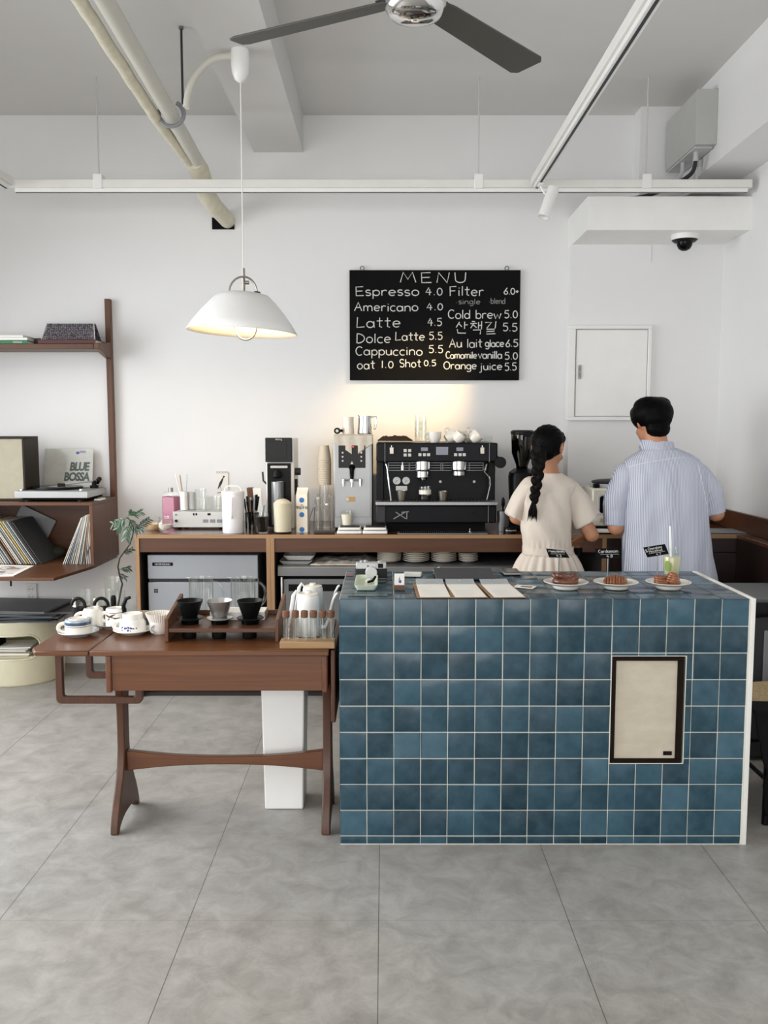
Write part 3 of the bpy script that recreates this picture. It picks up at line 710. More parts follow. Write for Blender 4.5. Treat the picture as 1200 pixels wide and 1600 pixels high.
# ice machine
a0, a1 = at(230, 867, 5.0), at(406, 1088, 5.0)
d = thing('ice_machine', 'satin grey ice machine with a dark maker plate, in the left cabinet bay', 'ice machine', (a0.x, 5.0, .022))
W_ = a1.x-a0.x; Ht = a0.z-.022
zsplit = at(300, 908, 5.0).z-.022
MB().box(0, W_, .03, .5, .055, Ht).build('body', 'icegrey', d, .004)
b = MB(); b.box(0, W_, 0, .03, zsplit+.012, Ht); up = b.build('upper_door', 'icegrey', d, .004)
b = MB(); b.box(0, W_, 0, .03, .003, zsplit-.006); lo = b.build('lower_panel', 'icegrey', d, .004)
MB().box(.01, W_-.01, .012, .03, zsplit-.008, zsplit+.014).build('door_gap', 'dgrey', d)
pa, pb = at(238, 879, 5.0), at(270, 884, 5.0)
MB().box(pa.x-a0.x, pb.x-a0.x, -.003, 0, pb.z-.022, pa.z-.022).build('maker_plate', 'blackm', up)
lettering('HOSHIZAKI', .017, 'lgrey', up, T((pa.x+pb.x)/2-a0.x, -.0032, pb.z-.022+.004) @ FRONT)
b = MB(); q0 = at(241, 926, 5.0); q0 = (q0.x-a0.x, q0.z-.022)
for i, (x, z) in enumerate(((0, .012), (.012, .012), (0, 0), (.012, 0))): b.box(q0[0]+x, q0[0]+x+.009, -.002, 0, q0[1]+z, q0[1]+z+.009)
b.build('symbol_sticker', 'blackm', lo)
MB().box(W_*.78, W_*.9, -.002, 0, .008, .05).build('vent', 'dgrey', lo)
for x in (.05, W_-.05):
    for y in (.06, .44): MB().cyl(.02, 0, .055, 12, (x, y, 0)).build('foot', 'blackm', d)
# under-counter fridge
fz = at(500, 884, 4.985).z; fx0, fx1 = at(437, 900, 5.0).x, at(836, 900, 5.0).x
d = thing('counter_fridge', 'stainless steel under-counter fridge with plates stacked on top', 'fridge', (fx0, 4.985, .022))
fh = fz-.022; fw = fx1-fx0
b = MB(); b.prism([(0, fh-.06), (0, fh-.008), (.008, fh), (.55, fh), (.55, fh-.06)], 'x', -.01, fw); b.build('top', 'steeld', d, .002)
MB().box(.015, fw-.015, .05, .55, .06, fh-.06).build('body', 'steeld', d, .003)
nd = 2; 
for i in range(nd):
    xa, xb = .02+i*(fw-.04)/2, .02+(i+1)*(fw-.04)/2-.006
    dr = MB().box(xa, xb, .015, .05, .09, fh-.08).build('door', 'steeld', d, .004)
    MB().box(xa+.03, xb-.03, .012, .016, fh-.15, fh-.11).build('handle', 'black', dr, .002)
MB().box(.02, fw-.02, .035, .05, fh-.08, fh-.062).build('gasket_gap', 'blackm', d)
b = MB(); b.box(.006, .018, .0, .012, .06, fh-.065); b.build('corner_post', 'chrome', d, .003)
for x in (.06, fw-.06):
    for y in (.1, .48): MB().cyl(.02, 0, .06, 12, (x, y, 0)).build('foot', 'blackm', d)
FT = fz
# towel on the fridge
def cloth(name, label, mt, x0, x1, y0, y1, z, amp, seed, cat='cloth', th=.004, nu=40, nv=24, base=.004):
    def fn(u, v):
        x = x0+(x1-x0)*u; y = y0+(y1-y0)*v
        e = min(u, 1-u, v, 1-v); k = min(1, e*6)
        hgt = base+amp*k*(.5+.5*NZ.noise(V((x*16, y*16, seed))))+amp*.5*k*abs(NZ.noise(V((x*40, y*30, seed+3))))
        return (x+.01*NZ.noise(V((y*20, seed, 0))), y+.01*NZ.noise(V((x*20, seed, 9))), z+hgt)
    b = MB(); b.surf(fn, nu, nv); o = b.build(name, mt, None, solid=th*.8, fix=False, ang=80); return tag(o, label, cat)
M['towel'] = mat('offwhite_towel', 'c9c3b8', .95, var=.06, scale=40, bump=.4, bscale=200)
M['browncloth'] = mat('dark_brown_cloth', '3a2618', .95, var=.2, scale=30, bump=.4, bscale=160)
M['blackcloth'] = mat('black_cloth', '201f1f', .95, var=.2, scale=30, bump=.3, bscale=160)
a0, a1 = at(486, 880, 5.05).x, at(590, 880, 5.05).x
cloth('towel', 'crumpled off-white towel spread on the fridge between trays and plates', 'towel', a0, a1, 4.995, 5.3, FT, .022, 4)
M['film'] = glass('clear_plastic_film', '8d8d8a', .5, .12)
cloth('plastic_bag', 'dark clear plastic bag lying on the towel beside the trays', 'blackcloth', at(512, 880, 5.2).x, at(575, 880, 5.2).x, 5.2, 5.34, FT+.03, .05, 12, 'plastic bag', .001)
def tray(name, label, x0, x1, y0, y1, z, mt, rim=.02, hgt=.022):
    b = MB(); i = rim
    o_ = [rrect(x0+i, x1-i, y0+i, y1-i, .01), rrect(x0, x1, y0, y1, .015), rrect(x0+.004, x1-.004, y0+.004, y1-.004, .014), rrect(x0+i+.003, x1-i-.003, y0+i+.003, y1-i-.003, .01)]
    zz = [0, hgt, hgt, .004]; vs = []; fs = []; n = len(o_[0])
    for r, q in zip(o_, zz): vs += [(x, y, z+q) for x, y in r]
    for k in range(3):
        for a in range(n): c_ = (a+1) % n; fs.append((k*n+a, k*n+c_, (k+1)*n+c_, (k+1)*n+a))
    fs.append(tuple(range(n))[::-1]); fs.append(tuple(3*n+a for a in range(n)))
    b.add(vs, fs); return tag(b.build(name, mt, None), label, 'tray')
x0, x1_ = at(436, 884, 5.0).x, at(490, 884, 5.0).x
tray('serving_tray', 'lower grey tray of the two stacked on the fridge', x0, x1_-.01, 5.0, 5.2, FT+.001, 'lgrey')
tray('serving_tray', 'upper off-white tray of the two stacked on the fridge', x0+.02, x1_+.006, 5.01, 5.21, FT+.025, 'offwhite', .025, .028)
# stacks of plates
def plate_mesh(r):
    return MB().lathe([(0, .002), (r*.55, .002), (r*.58, 0), (r*.62, .002), (r*.97, .011), (r, .014), (r*.985, .0155), (r*.66, .0075), (r*.6, .006), (0, .0055)], 40)
n_pl = {}
names = ('leftmost', 'second', 'third', 'rightmost')
for si, (px, cnt_, wpx, sp_) in enumerate(((608, 8, 39, .0092), (650, 6, 43, .0112), (693, 7, 41, .0105), (731, 5, 32, .0100))):
    p = at(px, 884, 5.12); r = m(wpx, 5.1)/2
    proto = None
    for k in range(cnt_):
        lab = 'white plate, %s in the %s plate stack on the fridge' % (('bottom one', '2nd from the bottom', '3rd from the bottom', '4th from the bottom', '5th from the bottom', '6th from the bottom', '7th from the bottom', '8th from the bottom')[k] if k < cnt_-1 else 'topmost', names[si])
        loc = (p.x+random.uniform(-.002, .002), 5.12, FT+.004+k*sp_)
        if proto is None: proto = plate_mesh(r).build('plate', 'porcw', None); place(proto, loc); tag(proto, lab, 'plate', 'plates stacked on the fridge')
        else: dup(proto, loc, 0, lab)
# grey bin and chair at the right edge
d = thing('waste_cabinet', 'dark grey metal bin cabinet between the tiled counter and the right wall', 'bin', (1.85, 4.18, 0))
MB().box(-.23, .235, -.2, .2, .02, .75).build('body', 'dgrey', d, .004)
MB().box(-.235, .24, -.205, .205, .75, .77).build('lid', mat('grey_bin_lid', '5c5f5f', .5), d, .004)
MB().box(-.1, -.0, -.206, -.2, .2, .62).build('front_flap', 'grey', d, .003)
M['rush'] = mat('woven_rush', 'b29b74', .85, var=.25, scale=90, bump=.8, bscale=120)
d = thing('chair', 'black chair with a woven rush seat, at the right edge beside the tiled counter', 'chair', (1.71, 3.52, 0), 0)
def seatf(u, v):
    a = 2*pi*u; k = (abs(cos(a))**3.4+abs(sin(a))**3.4)**(-1/3.4)
    prof = [(0, .455), (.6, .45), (.9, .458), (1, .445), (1, .425), (.8, .415), (0, .415)]
    q = v*(len(prof)-1); i = min(int(q), len(prof)-2); s = q-i
    r = prof[i][0]*(1-s)+prof[i+1][0]*s; z = prof[i][1]*(1-s)+prof[i+1][1]*s
    return (r*.235*cos(a)*k, r*.22*sin(a)*k, z)
b = MB(); b.surf(seatf, 40, 24, True); b.build('seat', 'rush', d)
for x, y, xx, yy in ((-.2, -.18, -.215, -.2), (.2, -.18, .215, -.2), (-.2, .18, -.215, .21), (.2, .18, .215, .21)):
    b = MB(); b.tube([(x, y, .44), (x*1.01, y*1.01, .3), (xx, yy, 0)], [.02, .018, .013], 12); b.build('leg', 'black', d)
for y in (-.185, .185):
    b = MB(); b.tube([(-.2, y, .2), (.2, y, .2)], .009, 8); b.build('stretcher', 'black', d)
for x in (-.205, .205):
    b = MB(); b.tube([(x, -.185, .17), (x, .19, .17)], .009, 8); b.build('stretcher', 'black', d)
    b = MB(); b.tube([(x, .18, .42), (x*1.0, .2, .6), (x*.98, .23, .8)], [.017, .016, .012], 10); b.build('back_post', 'black', d)
b = MB(); b.tube([(-.205, .225, .74), (-.1, .25, .755), (0, .255, .76), (.1, .25, .755), (.205, .225, .74)], .012, 10, flat=2.6); b.build('back_rail', 'black', d)
# dark jacket hanging over the chair side
def jk(u, v):
    x = -.285+.42*u; z = .43-.36*v
    y = -.262-.02*sin(v*3)-.018*NZ.noise(V((u*5, v*3, 2)))-.008*sin(u*22+v*2)*v
    if v < .12: y += (.12-v)*.9; z = .472-.02*(v/.12)
    return (x+.02*NZ.noise(V((v*5, u, 7)))+.06*v*(.5-u), y, z+.02*v*sin(u*7))
b = MB(); b.surf(jk, 36, 30); o = b.build('hanging_jacket', 'blackm', None, solid=.01, fix=False, ang=80); o.location = (1.71, 3.52, 0)
tag(o, 'black jacket hanging down over the front edge of the rush chair', 'jacket')
# ================================================================== WALL UNIT, RECORDS, LEFT CORNER
ux = -1.73; uy = 5.2
zb, zt2 = at(150, 888, uy).z, at(147, 785, uy).z
wu = thing('wall_unit', 'walnut wall-hung shelf and record cabinet with open flap at the left', 'wall unit', (0, 0, 0))
xl = -2.72
b = MB(); b.box(-1.765, -1.731, 5.655, WY-.001, zb+.01, at(165, 467, 5.66).z); b.build('wall_post', 'walnutv', wu, .002)
b = MB(); b.box(xl, xl+.034, 5.655, WY-.001, zb+.01, at(165, 467, 5.66).z); b.build('wall_post', 'walnutv', wu, .002)
th = .02
MB().box(xl, ux, uy, 5.654, zt2-th, zt2).build('cabinet_top', 'walnut', wu, .002)
b = MB(); b.prism([(uy, zb), (5.654, zb+.0), (5.654, zt2-th), (uy, zt2-th)], 'x', ux-th, ux); b.build('side_panel', 'walnutv', wu, .002)
MB().box(xl, xl+th, uy, 5.654, zb, zt2-th).build('side_panel', 'walnutv', wu, .002)
MB().box(xl+th, ux-th, uy, 5.654, zb, zb+th).build('cabinet_bottom', 'walnut', wu, .002)
MB().box(xl+th, ux-th, 5.634, 5.654, zb+th, zt2-th).build('back_panel', 'walnut', wu)
fy = onz(118, 905, zb+.012).y
b = MB(); b.prism([(xl, uy-.002), (ux-.0, uy-.002), (ux-.0, uy-.05), (ux-.075, fy), (xl, fy)], 'z', zb+.002, zb+th); fl = b.build('flap', 'walnut', wu, .002)
b = MB(); b.tube([(ux-.035, uy+.03, zb+.13), (ux-.03, uy-.1, zb+.035)], .004, 6); b.build('flap_stay', 'steeld', wu)
b = MB(); p = at(17, 910, fy+.02); b.tube([(p.x, fy+.02, zb+.002), (p.x, fy+.02, zb-.03)], .005, 6); b.build('flap_catch', 'blackm', fl)
sz = at(60, 537, 5.42).z
MB().box(xl, ux+.0-.035, 5.42, 5.654, sz-.032, sz).build('upper_shelf', 'walnut', wu, .003)
b = MB(); b.prism([(5.42, sz-.03), (5.655, sz-.075), (5.655, sz+.03), (5.42, sz+.004)], 'x', ux-.034, ux-.002); b.build('bracket', 'walnutv', wu, .003)
rebase(wu, ((xl+ux)/2, WY, zb))
# records
spine = ['c9c6bd', 'b9b8b4', '8d8f92', 'd5d2c9', '5b6670', 'a58c74', '3b3d42', 'e0ddd6', 'b5a79a', '74808a', 'c7b46a', '9c9fa3', 'd9d6cf', '6c5a52', 'aab4b8']
for c_ in spine: M['sp'+c_] = mat('record_sleeve_'+c_, c_, .6, var=.12, scale=14)
def records(n, xb0, xb1, ang0, ang1, label, grp, seq):
    for i in range(n):
        s = i/(n-1); xb = xb0+(xb1-xb0)*s; an = R(ang0+(ang1-ang0)*s); wd = .0042
        b = MB(); Mx = T(xb, uy+.015+random.uniform(0, .012), zb+th+.001) @ MX.Rotation(an, 4, 'Y')
        mt_ = 'sp3b3d42' if (n > 20 and i > n-3) else None  # right end of the left row: cabinet shade put into dark sleeve colour
        o = MB().box(0, wd, 0, .31, 0, .305-(.012 if i % 5 == 3 else 0)).build('record_sleeve', mt_ or ('sp'+seq[(i*7+3) % len(seq)] if i % 4 != 1 else 'spd5d2c9'), None, .0006)
        o.matrix_world = Mx; tag(o, label(i, n), 'record', grp)
def ordn(k): return '%d%s' % (k, {1: 'st', 2: 'nd', 3: 'rd'}.get(k if k < 20 else k % 10, 'th'))
dx = lambda px: at(px, 880, uy+.02).x
records(16, dx(97)+.004, dx(147)-.012, 23, 1.5, lambda i, n: 'record sleeve, %s in the right-hand row, counted from the cabinet side panel' % (ordn(n-i)), 'records in the right-hand row', spine)
records(22, dx(-18), dx(64), -31, -33, lambda i, n: 'record sleeve, %s in the left-hand slanting row, counted from its right end' % ordn(n-i), 'records in the left-hand row', spine)
# grey cover tilted at the back, pale leaflet on the flap
p = at(45, 822, 5.55)
o = MB().box(-.12, .12, 0, .01, -.1, .1).build('record_sleeve', 'grey', None, .001); o.matrix_world = T(p.x, 5.6, p.z-.01) @ MX.Rotation(R(26), 4, 'Y') @ MX.Rotation(R(-6), 4, 'X')
tag(o, 'tilted grey record sleeve with small print at the back of the cabinet', 'record')
b = MB(); 
for i in range(3): b.box(-.06, .06-.02*i, -.0012, 0, -.07+.012*i, -.066+.012*i)
b.box(-.05, -.0, -.0012, 0, -.028, .008)
b.build('print', 'dgrey', o)
t = NT('printed_record_cover'); co = t.coords(); n = t.noise(co, 16, 3, .6); 
t.col(t.ramp(n, [(.3, lin('3d4f86')), (.45, lin('d8d4ca')), (.55, lin('d8d4ca')), (.62, lin('7a5b70')), (.75, lin('c99a6e'))])); t.b.inputs['Roughness'].default_value = .5; M['cover'] = t.m
b = MB(); zf = zb+th+.0005
pq = [onz(-25, 902, zf), onz(21, 900.5, zf), onz(53, 884.5, zf), onz(0, 883, zf)]
b.use(0).prism([(q.x, q.y) for q in pq], 'z', zf, zf+.003)
c0 = sum((q for q in pq), V())/4
b.use(1).prism([(c0.x+(q.x-c0.x)*.72, c0.y+(q.y-c0.y)*.72) for q in pq], 'z', zf+.003, zf+.0034)
tag(b.build('record_sleeve', ['paper', 'cover'], None), 'white record sleeve with colourful print lying on the open cabinet flap', 'record')
b = MB(); p = at(88, 872, 5.5)
b.ell((p.x, 5.52, zb+th+.034), (.05, .05, .034)); tag(b.build('bag', mat('olive_cloth', '2c3020', .9, bump=.3), None), 'small olive green pouch in the shadow of the record cabinet', 'pouch')
# turntable
yt = 5.24; a0, a1 = at(22, 768, yt), at(137, 779, yt)
d = thing('turntable', 'silver turntable with a black platter on the record cabinet', 'turntable', (a0.x, yt, zt2))
W_ = a1.x-a0.x; D_ = .36; z0 = .022; z1 = a0.z-zt2
M['silver'] = mat('silver_plastic', 'b4b6b6', .35, .35, .03)
MB().box(0, W_, 0, D_, z0, z1).build('plinth', 'silver', d, .003)
MB().box(.01, W_-.01, .012, D_-.01, z1, z1+.003).build('deck_plate', 'grey', d, .001)
MB().box(.04, W_-.02, .02, D_-.02, .008, z0).build('base', 'blackm', d, .003)
for x in (.06, W_-.06):
    for y in (.05, D_-.05): MB().cyl(.02, 0, .01, 14, (x, y, 0)).build('foot', 'rubber', d)
pc = (W_*.43, D_*.53)
MB().lathe([(0, z1+.003), (.148, z1+.003), (.152, z1+.008), (.15, z1+.016), (0, z1+.016)], 56, (pc[0], pc[1], 0)).build('platter', 'black', d)
b = MB(); b.use(0).lathe([(.05, z1+.0165), (.148, z1+.0165), (.148, z1+.0185), (.05, z1+.0185)], 56, (pc[0], pc[1], 0)); b.use(1).lathe([(0, z1+.0188), (.05, z1+.0186)], 40, (pc[0], pc[1], 0)).cyl(.003, z1+.018, z1+.026, 8, (pc[0], pc[1], 0))
b.build('mat', ['blackg', 'lgrey'], d)
ta = (W_*.9, D_*.72)
b = MB(); b.cyl(.026, z1+.003, z1+.02, 20, (ta[0], ta[1], 0)).cyl(.014, z1+.02, z1+.05, 16, (ta[0], ta[1], 0)); b.build('tonearm_base', 'black', d)
b = MB(); b.tube([(ta[0]+.02, ta[1]+.05, z1+.046), (ta[0], ta[1], z1+.046), (ta[0]-.06, ta[1]-.12, z1+.044), (W_*.56, D_*.28, z1+.034)], .005, 8); b.build('tonearm', 'silver', d)
b = MB(); b.cyl(.015, -.02, .03, 16, M=T(ta[0]+.012, ta[1]+.04, z1+.046) @ MX.Rotation(R(-70), 4, 'X')); b.build('counterweight', 'black', d)
b = MB(); b.box(-.022, .022, -.011, .011, -.012, .008, T(W_*.56, D_*.28, z1+.034) @ MX.Rotation(R(15), 4, 'Z')); b.build('headshell', 'black', d, .002)
for x in (.03, W_-.05): MB().cyl(.012, z1+.003, z1+.012, 14, (x, .035, 0)).build('knob', 'chrome', d)
# sleeve behind turntable
p0, p1 = at(64, 686, 5.6), at(143, 757, 5.6); W_ = p1.x-p0.x
d = thing('record_sleeve', 'grey BLUE BOSSA record sleeve leaning on the wall behind the turntable', 'record', ((p0.x+p1.x)/2, 5.6, zt2+.002))
Mx = MX.Rotation(R(-11), 4, 'X')
t = NT('pale_green_grey_sleeve'); co = t.coords(); n = t.noise(co, 9, 4); t.col(t.ramp(n, [(.3, lin('b9bbb3')), (.7, lin('cdcec6'))])); t.b.inputs['Roughness'].default_value = .3; t.b.inputs['Coat Weight'].default_value = .5; t.bump(t.noise(co, 11, 3, .6, 1), .15, .01); M['sleeve'] = t.m
MB().box(-W_/2, W_/2, 0, .004, 0, W_, Mx).build('sleeve', 'sleeve', d, .001)
M['grntxt'] = mat('grey_green_print', '5a655f', .6)
S_ = W_
lettering('BLUE', S_*.235, 'grntxt', d, Mx @ T(S_*.42, -.0006, S_*.545) @ MX.Diagonal((.8, 1, 1, 1)) @ FRONT, off=.0032, shear=.14, space=.9, align='RIGHT')
lettering('BOSSA', S_*.235, 'grntxt', d, Mx @ T(S_*.43, -.0006, S_*.335) @ MX.Diagonal((.8, 1, 1, 1)) @ FRONT, off=.0032, shear=.14, space=.9, align='RIGHT')
M['violet'] = mat('violet_print', '6a66a8', .6)
b = MB(); b.ell((S_*.18, 0, S_*.91), (.012, .0012, .009), M=Mx).box(S_*.22, S_*.35, -.0012, 0, S_*.905, S_*.92, Mx).box(S_*.22, S_*.34, -.0012, 0, S_*.935, S_*.95, Mx); b.build('emblem', 'violet', d)
# loudspeaker
p0 = at(37, 682, 5.3); 
d = thing('bookshelf_speaker', 'dark wood bookshelf speaker with beige cloth front, left of the turntable', 'speaker', (p0.x, 5.3, zt2))
hs = p0.z-zt2
b = MB(); t_ = .014; w_ = .27
b.box(-w_, 0, 0, .22, 0, t_).box(-w_, 0, 0, .22, hs-t_, hs).box(-w_, -w_+t_, 0, .22, t_, hs-t_).box(-t_, 0, 0, .22, t_, hs-t_).box(-w_+t_, -t_, .2, .22, t_, hs-t_)
b.build('cabinet', mat('dark_speaker_wood', '2c241d', .5, spec=.2), d, .002)
MB().box(-w_+t_, -t_, .008, .2, t_, hs-t_).build('grille', mat('beige_grille_cloth', 'aba592', .9, var=.05, scale=20, bump=.3, bscale=300), d)
MB().box(-.035, -.016, .004, .008, t_+.004, t_+.016).build('badge', 'blackm', d)
# remote
p = onz(158, 774, zt2+.005)
d = thing('remote_control', 'small white and black remote beside the turntable', 'remote', (at(156, 776, 5.36).x, 5.36, zt2))
b = MB(); b.box(-.022, .022, -.05, .05, 0, .012); b.build('body', 'offwhite', d, .005)
b = MB(); b.lathe([(0, .0135), (.014, .013), (.016, .012), (0, .012)], 20, (0, -.025, 0)); b.build('button_ring', 'black', d)
# things on the upper shelf
def book(name, label, x0, x1, y0, y1, z0, z1, mt, cat='book', rz=0):
    d = thing(name, label, cat, ((x0+x1)/2, (y0+y1)/2, z0), rz); w_, q = (x1-x0)/2, (y1-y0)/2; h_ = z1-z0
    b = MB(); b.box(-w_, w_, -q, q, 0, .003).box(-w_, w_, -q, q, h_-.003, h_).box(-w_, w_, -q, -q+.003, .003, h_-.003); b.build('cover', mt, d, .001)
    MB().box(-w_+.004, w_-.004, -q+.003, q-.004, .003, h_-.003).build('pages', 'paper', d)
    return d
M['greenb'] = mat('green_cover', '2f7a4e', .5); M['burg'] = mat('burgundy_cover', '4a1c1c', .5); M['darkb'] = mat('dark_brown_cover', '352a26', .5)
yb = 5.44; X = lambda px: at(px, 540, yb).x
zs_ = sz+.0005
green = book('book', 'green book at the bottom of the small pile on the upper shelf', X(-40), X(43), yb, yb+.18, zs_, zs_+.022, 'greenb')
lettering('MANNS', .016, 'paper', green, T((X(43)-X(-40))*.5-.06, -.0905, .005) @ FRONT)
book('book', 'white book on top of the green book on the upper shelf', X(-40), X(43), yb, yb+.18, zs_+.023, zs_+.038, 'white')
book('book', 'thin white book topmost of the small pile on the upper shelf', X(-40), X(36), yb+.004, yb+.17, zs_+.039, zs_+.054, 'paper')
book('book', 'dark brown book standing behind the white books on the upper shelf', X(36)+.004, X(58), yb+.11, yb+.19, zs_, zs_+.045, 'darkb')
book('book', 'burgundy flat box under the grey mesh organizer on the upper shelf', X(60), X(150), yb-.008, yb+.165, zs_, zs_+.026, 'burg', 'book')
M['mesh'] = None
t = NT('grey_wire_mesh'); co = t.coords(); 
vo = t.n('TexVoronoi'); vo.inputs['Scale'].default_value = 120; t.l(co, vo.inputs['Vector'])
t.col(t.ramp(vo.outputs['Distance'], [(.35, lin('9a9298')), (.6, lin('4d474c'))])); t.b.inputs['Roughness'].default_value = .5; t.b.inputs['Metallic'].default_value = .4; M['mesh'] = t.m
zt3 = zs_+.0265; xm0, xm1 = X(63), X(147); hm = .105
d = thing('mesh_organizer', 'grey wire mesh organizer standing on the burgundy box', 'organizer', ((xm0+xm1)/2, yb+.02, zt3))
w_ = (xm1-xm0)/2
b = MB(); sl = .02
b.taper(-w_, w_, 0, .004, 0, -w_+sl, w_-sl, .05, .054, hm); b.taper(-w_, w_, .13, .134, 0, -w_+sl, w_-sl, .08, .084, hm)
b.build('mesh_face', 'mesh', d)
b = MB(); Lx = 2*w_-2*sl
for r in range(9):
    for k in range(22):
        s = (r+.6)/9.5; xx = -w_+sl+.012+k*(Lx-.024)/21; b.box(xx-.004, xx+.003, .05*s-.0025, .05*s+.001, s*hm-.004, s*hm+.0015)
b.build('punched_pattern', 'dgrey', d)
b = MB(); b.tube([(-w_, 0, 0), (-w_+sl, .05, hm), (-w_+sl, .084, hm), (-w_, .134, 0)], .003, 6).tube([(w_, 0, 0), (w_-sl, .05, hm), (w_-sl, .084, hm), (w_, .134, 0)], .003, 6).tube([(-w_+sl, .052, hm), (w_-sl, .052, hm)], .003, 6)
b.build('wire_frame', 'lgrey', d)
# wall outlet
p = at(50, 926, WY)
d = thing('wall_outlet', 'white double wall socket under the record cabinet', 'socket', (p.x, WY, p.z))
MB().box(-.036, .036, -.012, 0, -.062, .062).build('plate', 'offwhite', d, .004)
for z in (-.024, .026):
    b = MB(); b.lathe([(.021, .0005), (.019, .0), (.017, -.004), (0, -.004)], 22, M=T(0, -.0125, z) @ MX.Rotation(pi/2, 4, 'X')); s_ = b.build('socket', 'lgrey', d)
    b = MB(); b.cyl(.0026, 0, .003, 8, (-.008, 0, 0), T(0, -.0125, z) @ MX.Rotation(pi/2, 4, 'X')).cyl(.0026, 0, .003, 8, (.008, 0, 0), T(0, -.0125, z) @ MX.Rotation(pi/2, 4, 'X')); b.build('pin_hole', 'blackm', s_)
# cream round storage drum with an oval opening
dc = (-2.27, 5.4); dr_, dh = .255, at(60, 972, 5.2).z
d = thing('storage_drum', 'cream plastic storage drum with a rounded opening and magazines inside', 'storage unit', (dc[0], dc[1], 0))
b = MB(); NU, NVz = 144, 40
def inside(a, z):   # rounded opening centred to the front; a in metres along the wall
    za_, zb_ = dh*.42, dh*.80; rr_ = (zb_-za_)/2; c_ = (za_+zb_)/2; L_ = .17
    q = max(0, abs(a)-L_); return q*q+(z-c_)**2 < rr_*rr_
ac = -pi/2-.12
vs = []; fs = []
for j in range(NVz+1):
    for i in range(NU): a = 2*pi*i/NU; vs.append((dr_*cos(a), dr_*sin(a), dh*j/NVz))
for j in range(NVz):
    for i in range(NU):
        a = 2*pi*(i+.5)/NU; da = (a-ac+pi) % (2*pi)-pi
        if not inside(da*dr_, dh*(j+.5)/NVz): fs.append((j*NU+i, j*NU+(i+1) % NU, (j+1)*NU+(i+1) % NU, (j+1)*NU+i))
b.add(vs, fs); sh = b.build('shell', 'cream', d, solid=.006, fix=False)
za_, zb_ = dh*.42, dh*.80; rr_ = (zb_-za_)/2; path = [(a, z) for a, z in arc(.17, (za_+zb_)/2, rr_, rr_, -90, 90, 12)]+[(a, z) for a, z in arc(-.17, (za_+zb_)/2, rr_, rr_, 90, 270, 12)]
q = []
for i in range(len(path)):
    p0, p1 = path[i], path[(i+1) % len(path)]
    for k in range(4):
        s = k/4; a = ac+(p0[0]*(1-s)+p1[0]*s)/dr_; q.append(((dr_-.001)*cos(a), (dr_-.001)*sin(a), p0[1]*(1-s)+p1[1]*s))
b = MB(); b.tube(q, .006, 8, True); b.build('opening_rim', 'cream', d)
MB().lathe([(0, dh-.006), (dr_-.001, dh-.006), (dr_+.002, dh-.002), (dr_, dh+.004), (0, dh+.004)], 64).build('top', 'cream', d)
MB().lathe([(0, za_-.02), (dr_-.01, za_-.02), (dr_-.01, za_-.012), (0, za_-.012)], 64).build('inner_shelf', 'cream', d)
MB().lathe([(0, 0), (dr_-.008, 0), (dr_-.008, .008), (0, .008)], 64).build('base', 'cream', d)
zz = za_-.011
cols = ['d8d6cf', 'c9b98a', 'e6e3db', '8f8a86', 'd9d4c4', 'b9bdc2', 'efece4']
for i in range(7):
    hgt = random.uniform(.006, .011); w_ = random.uniform(.12, .15)
    o = MB().box(-w_, w_, -.10, .10, 0, hgt).build('magazine', mat('magazine_'+cols[i], cols[i], .6), None, .001)
    place(o, (dc[0]-.02+random.uniform(-.012, .012), dc[1]-.06+random.uniform(-.01, .01), zz), random.uniform(-.12, .12)); zz += hgt+.0008
    tag(o, 'magazine, %s from the bottom of the pile inside the cream drum' % ordn(i+1), 'magazine', 'magazines inside the drum')
o = MB().box(-.06, .04, -.05, .05, 0, .03).build('box', 'blackm', None, .002); place(o, (dc[0]-.12, dc[1]-.08, zz)); tag(o, 'small black box lying on the magazines inside the cream drum', 'box')
zz = dh+.0045; fc = ['3c3e42', '2f3134', '4c4e52', '55585c', '35373b', '63666a']
spec = [(.30, .22, .05, '4a4c50', .01), (.29, .21, -.12, '1f3040', .006), (.31, .22, .1, '44464a', .012), (.30, .2, -.06, '707377', .005), (.27, .19, .22, '5c5e62', .012), (.26, .2, .02, '84868a', .005), (.27, .2, -.1, '66686b', .012)]
ln = ['bottom folder', 'navy folder second from the bottom', 'third folder from the bottom, thick and black', 'thin grey folder in the middle', 'thick dark folder with its corner jutting right', 'thin pale grey folder second from the top', 'topmost charcoal folder']
for i, (w_, q, rz, c_, hgt) in enumerate(spec):
    o = MB().box(-w_, w_, -q, q, 0, hgt).build('folder', mat('folder_'+c_, c_, .5, var=.1, scale=5), None, .0015)
    place(o, (dc[0]+.0+(.09 if i == 4 else .015*math.sin(i*2.1)), dc[1]-.02, zz), rz); zz += hgt+.0008
    tag(o, ln[i]+' of the pile on the cream drum', 'folder', 'folders on the drum')
